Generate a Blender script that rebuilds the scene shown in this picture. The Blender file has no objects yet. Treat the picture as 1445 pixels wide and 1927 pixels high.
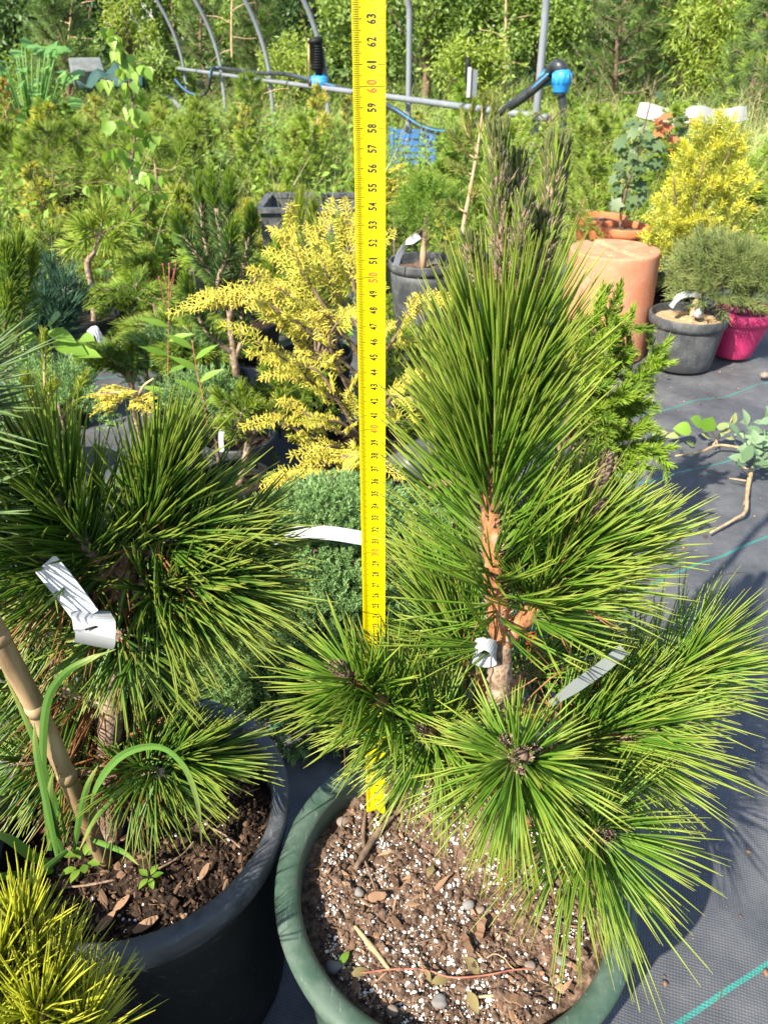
import bpy, math, random
import numpy as np
from math import radians, sin, cos, tan, atan, pi
from mathutils import Vector, Matrix

random.seed(7)
rng = np.random.default_rng(11)
SC = bpy.context.scene
COL = SC.collection

# ---------------------------------------------------------------- camera, sky, sun, exposure
CAM_H, PITCH, FPX, CX, CY = 0.88, radians(32.0), 1447.0, 722.5, 963.5
cam = bpy.data.cameras.new('camera')
cam.sensor_fit = 'VERTICAL'
cam.sensor_height = 24.0
cam.lens = 24.0 * FPX / 1927.0
cam.clip_start, cam.clip_end = 0.02, 300.0
cam.dof.use_dof = True
cam.dof.focus_distance = 0.60
cam.dof.aperture_fstop = 13.0
camo = bpy.data.objects.new('camera', cam)
camo.location = (0, 0, CAM_H)
camo.rotation_euler = (pi / 2 - PITCH, 0, 0)
COL.objects.link(camo)
SC.camera = camo

SUN_EL = radians(41.5)
SUN_TO = Vector((0.67, 0.742, 0)).normalized()          # the way the light travels over the ground
world = bpy.data.worlds.new('World')
SC.world = world
world.use_nodes = True
wn = world.node_tree
bg = wn.nodes['Background']
sky = wn.nodes.new('ShaderNodeTexSky')
sky.sky_type = 'NISHITA'
sky.sun_disc = False
sky.sun_elevation = SUN_EL
sky.sun_rotation = math.atan2(-SUN_TO.x, -SUN_TO.y)
wn.links.new(sky.outputs['Color'], bg.inputs['Color'])
bg.inputs['Strength'].default_value = 0.125

sl = bpy.data.lights.new('sun', 'SUN')
sl.energy = 5.0
sl.angle = radians(0.5)
sl.color = (1.0, 0.94, 0.81)
so = bpy.data.objects.new('sun', sl)
so.location = (-3, -4, 5)
so.rotation_euler = Vector((SUN_TO.x * cos(SUN_EL), SUN_TO.y * cos(SUN_EL), -sin(SUN_EL))).to_track_quat('-Z', 'Y').to_euler()
COL.objects.link(so)

SC.view_settings.view_transform = 'Standard'
SC.view_settings.look = 'None'
SC.view_settings.exposure = 1.40
SC.view_settings.gamma = 1.0
SC.view_settings.use_curve_mapping = False
SC.render.engine = 'CYCLES'
SC.cycles.use_denoising = True
SC.cycles.max_bounces = 8
SC.cycles.transmission_bounces = 6
SC.cycles.diffuse_bounces = 4


def P(x, y, Y=None, z=None):
    """the point in the place seen at pixel x, y of the photograph, at distance Y ahead or at height z"""
    a = PITCH + atan((y - CY) / FPX)
    if Y is None:
        Y = (CAM_H - z) / tan(a)
    zz = CAM_H - Y * tan(a)
    d = Y * cos(PITCH) + (CAM_H - zz) * sin(PITCH)
    return np.array([(x - CX) / FPX * d, Y, zz])


def pxm(Y, z, px):
    """metres that px pixels span at distance Y, height z"""
    return px / FPX * (Y * cos(PITCH) + (CAM_H - z) * sin(PITCH))


# ---------------------------------------------------------------- materials
def new_mat(name):
    m = bpy.data.materials.new(name)
    m.use_nodes = True
    nt = m.node_tree
    return m, nt, nt.nodes['Principled BSDF']


def rgba(c):
    return (c[0], c[1], c[2], 1.0)


def mixc(nt, fac, a, b):
    n = nt.nodes.new('ShaderNodeMix')
    n.data_type = 'RGBA'
    for s, v in ((0, fac), (6, a), (7, b)):
        if isinstance(v, (int, float)):
            n.inputs[s].default_value = v
        elif isinstance(v, tuple):
            n.inputs[s].default_value = rgba(v)
        else:
            nt.links.new(v, n.inputs[s])
    return n.outputs[2]


def ramp(nt, fac, stops):
    n = nt.nodes.new('ShaderNodeValToRGB')
    while len(n.color_ramp.elements) < len(stops):
        n.color_ramp.elements.new(0.5)
    for e, (p, c) in zip(n.color_ramp.elements, stops):
        e.position = p
        e.color = rgba(c) if isinstance(c, tuple) else (c, c, c, 1)
    nt.links.new(fac, n.inputs[0])
    return n.outputs[0]


def attr(nt, name):
    n = nt.nodes.new('ShaderNodeAttribute')
    n.attribute_name = name
    return n.outputs['Fac']


def noise(nt, scale, detail=3.0, rough=0.55, coord='Object', stretch=None):
    tc = nt.nodes.new('ShaderNodeTexCoord')
    n = nt.nodes.new('ShaderNodeTexNoise')
    n.inputs['Scale'].default_value = scale
    n.inputs['Detail'].default_value = detail
    n.inputs['Roughness'].default_value = rough
    v = tc.outputs[coord]
    if stretch:
        mp = nt.nodes.new('ShaderNodeMapping')
        mp.inputs['Scale'].default_value = stretch
        nt.links.new(v, mp.inputs[0])
        v = mp.outputs[0]
    nt.links.new(v, n.inputs['Vector'])
    return n.outputs['Fac']


def bump(nt, b, height, strength, dist=0.002):
    n = nt.nodes.new('ShaderNodeBump')
    n.inputs['Strength'].default_value = strength
    n.inputs['Distance'].default_value = dist
    nt.links.new(height, n.inputs['Height'])
    nt.links.new(n.outputs['Normal'], b.inputs['Normal'])


def foliage(name, c1, c2, tip=None, base=None, rough=0.42, trans=0.3, spec=0.45):
    """c1..c2 by the leaf's own tint, tip and base colours along it"""
    m, nt, b = new_mat(name)
    col = mixc(nt, attr(nt, 'tint'), c1, c2)
    if tip:
        col = mixc(nt, ramp(nt, attr(nt, 'along'), [(0.62, 0.0), (1.0, 1.0)]), col, tip)
    if base:
        col = mixc(nt, ramp(nt, attr(nt, 'along'), [(0.0, 1.0), (0.25, 0.0)]), col, base)
    nt.links.new(col, b.inputs['Base Color'])
    b.inputs['Roughness'].default_value = rough
    b.inputs['Specular IOR Level'].default_value = spec
    tr = nt.nodes.new('ShaderNodeBsdfTranslucent')
    tc = mixc(nt, 0.5, col, (c2[0] * 1.5, c2[1] * 1.5, c2[2] * 0.5))
    nt.links.new(tc, tr.inputs['Color'])
    ms = nt.nodes.new('ShaderNodeMixShader')
    ms.inputs[0].default_value = trans
    nt.links.new(b.outputs[0], ms.inputs[1])
    nt.links.new(tr.outputs[0], ms.inputs[2])
    nt.links.new(ms.outputs[0], nt.nodes['Material Output'].inputs['Surface'])
    return m


def speckled(name, stops, scale, rough=0.8, bstr=0.6, bdist=0.002, stretch=None, spec=0.3, detail=5, bscale=None):
    m, nt, b = new_mat(name)
    f = noise(nt, scale, detail, 0.62, 'Object', stretch)
    nt.links.new(ramp(nt, f, stops), b.inputs['Base Color'])
    b.inputs['Roughness'].default_value = rough
    b.inputs['Specular IOR Level'].default_value = spec
    if bstr:
        f2 = f if bscale is None else noise(nt, bscale, 4, 0.6, 'Object', stretch)
        bump(nt, b, f2, bstr, bdist)
    return m


def plastic(name, c, dusty, rough=0.45, dust=0.35, spec=0.4, scale=14.0):
    """moulded plastic with a film of dust and scuffs"""
    m, nt, b = new_mat(name)
    f = noise(nt, scale, 6, 0.65)
    f2 = noise(nt, scale * 7, 4, 0.7, stretch=(1, 1, 0.25))
    d = nt.nodes.new('ShaderNodeMath')
    d.operation = 'MULTIPLY'
    nt.links.new(ramp(nt, f, [(0.40, 0.1), (0.68, 1.0)]), d.inputs[0])
    nt.links.new(ramp(nt, f2, [(0.3, 0.35), (0.7, 1.0)]), d.inputs[1])
    d2 = nt.nodes.new('ShaderNodeMath')
    d2.operation = 'MULTIPLY'
    nt.links.new(d.outputs[0], d2.inputs[0])
    d2.inputs[1].default_value = dust
    nt.links.new(mixc(nt, d2.outputs[0], c, dusty), b.inputs['Base Color'])
    r = nt.nodes.new('ShaderNodeMath')
    r.operation = 'ADD'
    nt.links.new(d2.outputs[0], r.inputs[0])
    r.inputs[1].default_value = rough
    nt.links.new(r.outputs[0], b.inputs['Roughness'])
    b.inputs['Specular IOR Level'].default_value = spec
    sc = noise(nt, scale * 9, 3, 0.8, stretch=(1, 0.12, 1))
    mark = ramp(nt, sc, [(0.62, 0.0), (0.70, 0.6)])
    base = b.inputs['Base Color'].links[0].from_socket
    nt.links.new(mixc(nt, mark, base, tuple(min(1, v * 1.25) for v in dusty)), b.inputs['Base Color'])
    bump(nt, b, f2, 0.12, 0.001)
    return m


def plain(name, c, rough=0.5, spec=0.4, metal=0.0, trans=0.0):
    m, nt, b = new_mat(name)
    f = noise(nt, 40, 3)
    nt.links.new(mixc(nt, ramp(nt, f, [(0.3, 0.0), (0.8, 0.35)]), c, tuple(v * 0.72 for v in c)), b.inputs['Base Color'])
    b.inputs['Roughness'].default_value = rough
    b.inputs['Specular IOR Level'].default_value = spec
    b.inputs['Metallic'].default_value = metal
    if trans:
        tr = nt.nodes.new('ShaderNodeBsdfTranslucent')
        tr.inputs['Color'].default_value = rgba(c)
        ms = nt.nodes.new('ShaderNodeMixShader')
        ms.inputs[0].default_value = trans
        nt.links.new(b.outputs[0], ms.inputs[1])
        nt.links.new(tr.outputs[0], ms.inputs[2])
        nt.links.new(ms.outputs[0], nt.nodes['Material Output'].inputs['Surface'])
    return m


M = {}
# needles and leaves
M['black_pine'] = foliage('black_pine_needles', (0.095, 0.205, 0.018), (0.195, 0.335, 0.034), (0.44, 0.47, 0.08), (0.23, 0.26, 0.09), 0.42, 0.40)
M['dark_pine'] = foliage('dark_pine_needles', (0.055, 0.132, 0.015), (0.125, 0.235, 0.028), (0.33, 0.37, 0.06), None, 0.40, 0.35)
M['brown_needles'] = foliage('dry_needles', (0.20, 0.085, 0.025), (0.34, 0.17, 0.06), None, None, 0.6, 0.2)
M['yellow_pine'] = foliage('yellow_pine_needles', (0.24, 0.30, 0.015), (0.46, 0.47, 0.03), (0.62, 0.60, 0.08), (0.48, 0.36, 0.05), 0.4, 0.35)
M['candle'] = foliage('candle_needles', (0.036, 0.046, 0.016), (0.110, 0.122, 0.034), (0.145, 0.165, 0.06), (0.15, 0.070, 0.034), 0.8, 0.12, 0.2)
M['candle_scale'] = foliage('candle_scales', (0.13, 0.070, 0.040), (0.34, 0.24, 0.155), (0.42, 0.34, 0.26), None, 0.85, 0.1, 0.2)
M['spruce'] = foliage('spruce_needles', (0.075, 0.165, 0.018), (0.16, 0.27, 0.026), (0.30, 0.40, 0.04), None, 0.4, 0.3)
M['spruce_new'] = foliage('fresh_spruce_needles', (0.16, 0.31, 0.018), (0.30, 0.45, 0.03), (0.44, 0.54, 0.08), None, 0.4, 0.35)
M['mugo'] = foliage('mugo_needles', (0.10, 0.185, 0.022), (0.22, 0.31, 0.035), (0.34, 0.40, 0.05), None, 0.42, 0.3)
M['bright_pine'] = foliage('bright_pine_needles', (0.16, 0.28, 0.022), (0.32, 0.42, 0.045), (0.46, 0.50, 0.08), None, 0.42, 0.35)
M['blue_pine'] = foliage('blue_pine_needles', (0.035, 0.10, 0.065), (0.09, 0.18, 0.10), None, None, 0.45, 0.2)
M['juniper'] = foliage('juniper_scales', (0.085, 0.185, 0.060), (0.19, 0.31, 0.10), (0.32, 0.44, 0.15), None, 0.5, 0.22)
M['thuja_gold'] = foliage('golden_scales', (0.36, 0.38, 0.035), (0.84, 0.68, 0.11), (0.88, 0.75, 0.16), (0.40, 0.40, 0.05), 0.5, 0.3)
M['gold_pine'] = foliage('golden_pine_needles', (0.26, 0.30, 0.03), (0.48, 0.48, 0.08), (0.62, 0.58, 0.14), None, 0.45, 0.35)
M['yew_gold'] = foliage('golden_yew_needles', (0.36, 0.36, 0.025), (0.70, 0.62, 0.06), (0.78, 0.70, 0.12), None, 0.45, 0.35)
M['larch'] = foliage('larch_needles', (0.20, 0.31, 0.035), (0.38, 0.46, 0.08), None, None, 0.5, 0.4)
M['pale_larch'] = foliage('pale_shoot_needles', (0.26, 0.31, 0.06), (0.42, 0.44, 0.12), None, None, 0.5, 0.4)
M['birch'] = foliage('birch_leaves', (0.12, 0.24, 0.03), (0.26, 0.38, 0.06), None, None, 0.45, 0.42)
M['weed_leaf'] = foliage('weed_leaves', (0.10, 0.21, 0.02), (0.22, 0.36, 0.05), None, None, 0.42, 0.4)
M['grey_leaf'] = foliage('grey_green_leaves', (0.12, 0.20, 0.10), (0.22, 0.31, 0.17), None, None, 0.6, 0.3)
M['wilt_leaf'] = foliage('wilted_leaves', (0.17, 0.23, 0.07), (0.30, 0.34, 0.13), None, None, 0.6, 0.35)
M['maple'] = foliage('maple_leaves', (0.075, 0.13, 0.05), (0.15, 0.20, 0.085), None, None, 0.5, 0.3)
M['red_leaf'] = foliage('reddish_leaves', (0.35, 0.10, 0.04), (0.45, 0.20, 0.08), None, None, 0.5, 0.35)
M['broadleaf'] = foliage('broad_leaves', (0.10, 0.24, 0.05), (0.20, 0.36, 0.09), None, None, 0.42, 0.35)
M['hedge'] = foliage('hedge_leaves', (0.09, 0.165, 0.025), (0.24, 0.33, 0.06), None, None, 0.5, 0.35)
M['hedge_dark'] = foliage('dark_hedge_leaves', (0.035, 0.085, 0.022), (0.10, 0.17, 0.045), None, None, 0.5, 0.3)  # leaf colour lowered to paint in the shaded corner tree and dark gaps
M['sparse_pine'] = foliage('sparse_pine_needles', (0.035, 0.080, 0.022), (0.080, 0.150, 0.032), (0.14, 0.21, 0.06), None, 0.42, 0.2)
M['round_pine'] = foliage('round_pine_needles', (0.13, 0.19, 0.05), (0.27, 0.32, 0.10), (0.36, 0.38, 0.14), None, 0.5, 0.3)
M['grey_tag'] = None
M['tree_pine'] = foliage('tree_pine_needles', (0.085, 0.165, 0.04), (0.19, 0.28, 0.07), None, None, 0.5, 0.3)
M['willow'] = foliage('willow_leaves', (0.16, 0.25, 0.03), (0.32, 0.38, 0.06), None, None, 0.5, 0.4)
M['grass'] = foliage('grass_blades', (0.16, 0.26, 0.04), (0.36, 0.42, 0.09), (0.48, 0.48, 0.16), None, 0.5, 0.4)
M['pale_grass'] = foliage('pale_grass_stems', (0.30, 0.34, 0.09), (0.52, 0.50, 0.22), (0.58, 0.52, 0.28), None, 0.6, 0.4)
M['blade'] = foliage('green_grass_blade', (0.075, 0.18, 0.030), (0.14, 0.27, 0.050), (0.34, 0.36, 0.10), None, 0.40, 0.35)
M['dry_leaf'] = foliage('dry_leaves', (0.17, 0.13, 0.05), (0.27, 0.22, 0.09), None, None, 0.8, 0.2)
# bark
M['bark_orange'] = speckled('orange_bark', [(0.34, (0.06, 0.032, 0.02)), (0.44, (0.26, 0.105, 0.04)), (0.56, (0.38, 0.16, 0.065)), (0.66, (0.30, 0.22, 0.15))], 150, 0.8, 1.0, 0.003, (1, 1, 0.35))
M['bark_grey'] = speckled('grey_bark', [(0.32, (0.08, 0.05, 0.035)), (0.48, (0.22, 0.15, 0.10)), (0.66, (0.38, 0.29, 0.21))], 120, 0.85, 1.0, 0.003)
M['bark_brown'] = speckled('brown_bark', [(0.35, (0.07, 0.045, 0.03)), (0.65, (0.20, 0.135, 0.09))], 80, 0.85, 0.8, 0.002)
M['twig_tan'] = speckled('tan_twig', [(0.35, (0.26, 0.17, 0.09)), (0.65, (0.46, 0.33, 0.19))], 70, 0.75, 0.5, 0.001, (1, 1, 0.3))
M['red_stem'] = speckled('red_stem', [(0.35, (0.22, 0.06, 0.05)), (0.65, (0.36, 0.16, 0.09))], 50, 0.6, 0.2, 0.001)
M['bamboo'] = speckled('bamboo_skin', [(0.30, (0.15, 0.095, 0.05)), (0.48, (0.30, 0.20, 0.105)), (0.62, (0.38, 0.27, 0.15)), (0.8, (0.46, 0.35, 0.21))], 45, 0.55, 0.5, 0.001, (1, 1, 0.15), 0.45)
# pots and hard things
M['green_plastic'] = plastic('green_plastic', (0.034, 0.068, 0.045), (0.135, 0.165, 0.135), 0.42, 0.6, 0.40, 30)
M['black_plastic'] = plastic('black_plastic', (0.006, 0.007, 0.007), (0.028, 0.028, 0.028), 0.5, 0.25, 0.22)  # base lowered further to paint in the shade on the big black pot
M['black_rim'] = plastic('dusty_black_rim', (0.030, 0.034, 0.040), (0.13, 0.135, 0.14), 0.40, 0.8, 0.5, 40)
M['grey_plastic'] = plastic('dusty_black_plastic', (0.030, 0.032, 0.035), (0.20, 0.20, 0.19), 0.42, 0.6, 0.45)
M['pink_plastic'] = plastic('pink_plastic', (0.40, 0.018, 0.10), (0.45, 0.12, 0.18), 0.38, 0.25, 0.45)
M['terracotta'] = plastic('terracotta', (0.44, 0.165, 0.085), (0.58, 0.31, 0.20), 0.66, 0.75, 0.25, 16)
M['orange_plastic'] = plastic('orange_plastic', (0.50, 0.13, 0.045), (0.50, 0.24, 0.13), 0.5, 0.4, 0.35)
M['brown_plastic'] = plastic('brown_plastic', (0.16, 0.07, 0.045), (0.30, 0.20, 0.15), 0.5, 0.5, 0.35)
M['grey_tag'] = plain('translucent_tag', (0.26, 0.28, 0.27), 0.4, 0.4, 0, 0.3)
M['white_tag'] = plain('white_tag', (0.52, 0.53, 0.55), 0.42, 0.4, 0, 0.2)
M['steel_pipe'] = plastic('weathered_steel', (0.15, 0.165, 0.18), (0.25, 0.25, 0.25), 0.45, 0.5, 0.45, 5)
M['blue_fit'] = plastic('blue_fitting', (0.012, 0.22, 0.62), (0.20, 0.40, 0.60), 0.38, 0.2, 0.5)
M['hose'] = plastic('black_hose', (0.015, 0.017, 0.020), (0.14, 0.15, 0.16), 0.38, 0.3, 0.5)
M['hose_stripe'] = plain('hose_stripe', (0.05, 0.24, 0.48), 0.45)
M['blue_crate'] = plastic('blue_crate_plastic', (0.03, 0.13, 0.36), (0.15, 0.25, 0.40), 0.45, 0.3)
M['white_foam'] = plain('white_foam', (0.42, 0.41, 0.38), 0.7)
M['shaded_chips'] = foliage('shaded_bark_chips', (0.030, 0.018, 0.012), (0.17, 0.10, 0.06), None, None, 0.85, 0.0, 0.2)  # bark chips darkened so their colour carries the black pot's shade
M['dark_net'] = plain('dark_net', (0.02, 0.06, 0.05), 0.7)
M['tarp'] = plastic('grey_tarp', (0.10, 0.11, 0.105), (0.24, 0.24, 0.21), 0.5, 0.6)
M['tape_yellow'] = plain('tape_yellow', (0.58, 0.475, 0.0), 0.36, 0.4)
M['ink'] = plain('black_ink', (0.02, 0.018, 0.012), 0.5)
M['tick_ink'] = plain('tick_ink', (0.035, 0.03, 0.002), 0.5)
M['red_ink'] = plain('red_ink', (0.85, 0.10, 0.015), 0.5)
M['metal'] = plain('rivet_metal', (0.45, 0.44, 0.42), 0.35, 0.5, 1.0)
M['red_tag'] = plain('red_tag', (0.72, 0.10, 0.04), 0.4, 0.4, 0, 0.2)
M['perlite'] = foliage('perlite', (0.42, 0.36, 0.29), (0.85, 0.83, 0.79), None, None, 0.85, 0.0, 0.25)
M['pebble'] = speckled('pebble_stone', [(0.3, (0.11, 0.08, 0.062)), (0.5, (0.18, 0.14, 0.11)), (0.72, (0.25, 0.20, 0.165))], 60, 0.75, 0.3, 0.001)
M['pebble_grey'] = speckled('grey_stone', [(0.3, (0.10, 0.092, 0.085)), (0.7, (0.20, 0.185, 0.17))], 60, 0.75, 0.3, 0.001)
M['chips'] = foliage('bark_chips', (0.075, 0.040, 0.024), (0.33, 0.20, 0.12), None, None, 0.85, 0.0, 0.2)
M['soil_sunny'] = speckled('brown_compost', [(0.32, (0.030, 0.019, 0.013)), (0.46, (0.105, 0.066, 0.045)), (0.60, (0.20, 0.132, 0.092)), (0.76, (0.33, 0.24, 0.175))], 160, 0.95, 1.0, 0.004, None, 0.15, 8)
M['soil_shaded'] = speckled('shaded_compost', [(0.30, (0.008, 0.006, 0.005)), (0.52, (0.032, 0.020, 0.014)), (0.75, (0.09, 0.058, 0.038))], 140, 0.95, 1.0, 0.004, None, 0.15, 8)  # darker compost copy: the shade in the black pot is put into its colour
M['earth'] = speckled('grassy_earth', [(0.35, (0.045, 0.050, 0.022)), (0.65, (0.10, 0.12, 0.04))], 4, 0.95, 0.5, 0.02, None, 0.1, 8)


def make_mat_fabric():
    """woven black ground cover: crossing tapes, teal marker threads, dust"""
    m, nt, b = new_mat('woven_ground_cover')
    L = nt.links.new
    tc = nt.nodes.new('ShaderNodeTexCoord')
    mp = nt.nodes.new('ShaderNodeMapping')
    mp.inputs['Rotation'].default_value = (0, 0, radians(-28))
    L(tc.outputs['Object'], mp.inputs[0])
    sp = nt.nodes.new('ShaderNodeSeparateXYZ')
    L(mp.outputs[0], sp.inputs[0])

    def math_(op, a, bb=None, c=None):
        n = nt.nodes.new('ShaderNodeMath')
        n.operation = op
        for i, v in enumerate((a, bb, c)):
            if v is None:
                continue
            if isinstance(v, (int, float)):
                n.inputs[i].default_value = v
            else:
                L(v, n.inputs[i])
        return n.outputs[0]
    u, v = sp.outputs['X'], sp.outputs['Y']
    k = 2 * pi / 0.0046
    su, sv = math_('SINE', math_('MULTIPLY', u, k)), math_('SINE', math_('MULTIPLY', v, k))
    weave = math_('MULTIPLY', su, sv)
    wob = math_('MULTIPLY', math_('SUBTRACT', noise(nt, 1.8, 1), 0.5), 0.05)
    vv = math_('ADD', v, wob)
    stripe = None
    for off in (0.205, 0.778, 1.072, 1.35, 1.80, 2.3):
        d = math_('LESS_THAN', math_('ABSOLUTE', math_('SUBTRACT', vv, off)), 0.0027)
        stripe = d if stripe is None else math_('ADD', stripe, d)
    chk = math_('GREATER_THAN', math_('MULTIPLY', math_('SINE', math_('MULTIPLY', u, k * 0.75)), math_('SINE', math_('MULTIPLY', vv, k * 0.75))), -0.35)
    stripe = math_('MULTIPLY', stripe, math_('ADD', math_('MULTIPLY', chk, 0.65), 0.35))
    f = noise(nt, 3.5, 9, 0.68)
    f2 = noise(nt, 26, 6, 0.7)
    dust = math_('MULTIPLY', ramp(nt, f, [(0.34, 0.15), (0.70, 1.0)]), ramp(nt, f2, [(0.25, 0.3), (0.75, 1.0)]))
    col = mixc(nt, dust, (0.032, 0.036, 0.044), (0.155, 0.153, 0.155))
    col = mixc(nt, math_('MULTIPLY', ramp(nt, weave, [(0.3, 0.0), (0.8, 1.0)]), 0.25), col, (0.16, 0.16, 0.17))
    col = mixc(nt, stripe, col, (0.03, 0.19, 0.16))
    L(col, b.inputs['Base Color'])
    b.inputs['Roughness'].default_value = 0.55
    b.inputs['Specular IOR Level'].default_value = 0.35
    hgt = math_('ADD', math_('MULTIPLY', weave, 0.5), math_('MULTIPLY', f2, 1.2))
    bump(nt, b, hgt, 0.5, 0.0012)
    return m


M['fabric'] = make_mat_fabric()


# ---------------------------------------------------------------- mesh building
class MB:
    def __init__(self):
        self.v, self.f, self.t, self.a, self.n, self.mi = [], [], [], [], 0, []

    def add(self, v, faces, tint=0.5, along=0.0, mi=0):
        v = np.asarray(v, dtype=np.float32).reshape(-1, 3)
        n = len(v)
        for f in (faces if isinstance(faces, list) else [faces]):
            f = np.asarray(f, dtype=np.int32)
            if len(f):
                self.f.append(f + self.n)
                self.mi.append(np.full(len(f), mi, dtype=np.int32))
        self.v.append(v)
        self.t.append(np.broadcast_to(np.asarray(tint, dtype=np.float32), (n,)))
        self.a.append(np.broadcast_to(np.asarray(along, dtype=np.float32), (n,)))
        self.n += n

    def mesh(self, name, mats, smooth=True):
        me = bpy.data.meshes.new(name)
        v = np.concatenate(self.v)
        me.vertices.add(len(v))
        me.vertices.foreach_set('co', v.ravel())
        loops = np.concatenate([f.ravel() for f in self.f])
        tot = np.concatenate([np.full(len(f), f.shape[1], dtype=np.int32) for f in self.f])
        start = np.concatenate([[0], np.cumsum(tot)[:-1]]).astype(np.int32)
        me.loops.add(len(loops))
        me.loops.foreach_set('vertex_index', loops.astype(np.int32))
        me.polygons.add(len(tot))
        me.polygons.foreach_set('loop_start', start)
        me.polygons.foreach_set('loop_total', tot)
        me.polygons.foreach_set('material_index', np.concatenate(self.mi))
        me.polygons.foreach_set('use_smooth', np.full(len(tot), smooth, dtype=bool))
        for m in (mats if isinstance(mats, (list, tuple)) else [mats]):
            me.materials.append(m)
        for nm, d in (('tint', self.t), ('along', self.a)):
            at = me.attributes.new(nm, 'FLOAT', 'POINT')
            at.data.foreach_set('value', np.concatenate(d).astype(np.float32))
        me.update(calc_edges=True)
        me.validate()
        return me

    def build(self, name, mats, parent=None, kind=None, smooth=True):  # links the shape as one object
        o = bpy.data.objects.new(name, self.mesh(name, mats, smooth))
        COL.objects.link(o)
        if parent is not None:
            # the vertices are given in the place's coordinates: keep them there under a thing that stands elsewhere
            o.parent = parent
            o.matrix_parent_inverse = parent_world(parent).inverted()
        if kind:
            o['kind'] = kind
        return o


def parent_world(p):
    m = Matrix.LocRotScale(p.location, p.rotation_euler, p.scale)
    if p.parent is not None:
        m = parent_world(p.parent) @ p.matrix_parent_inverse @ m
    return m


def tag(o, label, cat, group=None, kind=None):
    if label:
        o['label'] = label
    if cat:
        o['category'] = cat
    if group:
        o['group'] = group
    if kind:
        o['kind'] = kind
    return o


def thing(name, label, cat, loc=(0, 0, 0), group=None):
    o = bpy.data.objects.new(name, None)
    o.empty_display_size = 0.05
    o.location = [float(c) for c in loc]
    COL.objects.link(o)
    return tag(o, label, cat, group)


def nrm(a):
    return a / np.maximum(np.linalg.norm(a, axis=-1, keepdims=True), 1e-9)


def frames(d):
    ref = np.where(np.abs(d[:, 2:3]) < 0.9, np.array([[0, 0, 1.0]]), np.array([[1.0, 0, 0]]))
    u = nrm(np.cross(d, ref))
    return u, np.cross(d, u)


def needles(mb, base, d, L, r, bend, K=3, S=3, tint=None, mi=0, flat=1.0):
    """round tapered needles; bend is added in proportion to the square of the way along"""
    n = len(base)
    if n == 0:
        return
    d = nrm(d)
    u, v = frames(d)
    t = np.linspace(0, 1, K + 1)
    prof = np.interp(t, [0, 0.15, 0.8, 1], [0.75, 1.0, 0.85, 0.16])
    L = np.broadcast_to(np.asarray(L, dtype=float), (n,))
    r = np.broadcast_to(np.asarray(r, dtype=float), (n,))
    c = base[:, None, :] + d[:, None, :] * (L[:, None] * t)[:, :, None] + bend[:, None, :] * (t * t)[None, :, None]
    ang = np.arange(S) * 2 * pi / S + 0.4
    off = np.cos(ang)[None, :, None] * u[:, None, :] + flat * np.sin(ang)[None, :, None] * v[:, None, :]
    vv = c[:, :, None, :] + off[:, None, :, :] * (r[:, None] * prof)[:, :, None, None]
    k, s = np.meshgrid(np.arange(K), np.arange(S), indexing='ij')
    a = (k * S + s).ravel()
    b = (k * S + (s + 1) % S).ravel()
    q = np.stack([a, b, b + S, a + S], 1)
    f = (np.arange(n) * (K + 1) * S)[:, None, None] + q[None]
    if tint is None:
        tint = rng.random(n)
    mb.add(vv, f.reshape(-1, 4), np.repeat(tint, (K + 1) * S), np.tile(np.repeat(t, S), n), mi)


def blades(mb, base, d, L, w, up=None, fold=0.25, tint=None, mi=0, droop=0.0):
    """folded leaf of four triangles (a kite with a midrib)"""
    n = len(base)
    if n == 0:
        return
    d = nrm(d)
    if up is None:
        up = rng.normal(size=(n, 3))
    s = nrm(np.cross(d, up))
    nn = np.cross(s, d)
    L = np.broadcast_to(np.asarray(L, dtype=float), (n,))[:, None]
    w = np.broadcast_to(np.asarray(w, dtype=float), (n,))[:, None]
    mid = base + d * L * 0.45 - nn * w * fold
    tip = base + d * L - np.array([0, 0, 1.0]) * L * droop
    a = base + d * L * 0.42 + s * w * 0.5
    b = base + d * L * 0.42 - s * w * 0.5
    vv = np.stack([base, a, b, mid, tip], 1)
    q = np.array([[0, 1, 3], [0, 3, 2], [1, 4, 3], [3, 4, 2]])
    f = (np.arange(n) * 5)[:, None, None] + q[None]
    if tint is None:
        tint = rng.random(n)
    mb.add(vv, f.reshape(-1, 3), np.repeat(tint, 5), np.tile([0, 0.5, 0.5, 0.5, 1.0], n), mi)


def curve(pts, n=16):
    """Catmull-Rom through the points"""
    p = np.asarray(pts, dtype=float)
    if len(p) == 2:
        return p[0] + (p[1] - p[0]) * np.linspace(0, 1, n)[:, None]
    q = np.vstack([2 * p[0] - p[1], p, 2 * p[-1] - p[-2]])
    t = np.linspace(0, len(p) - 1 - 1e-6, n)
    i = t.astype(int)
    f = (t - i)[:, None]
    a, b, c, d = q[i], q[i + 1], q[i + 2], q[i + 3]
    return 0.5 * (2 * b + (c - a) * f + (2 * a - 5 * b + 4 * c - d) * f ** 2 + (3 * b - a - 3 * c + d) * f ** 3)


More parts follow.
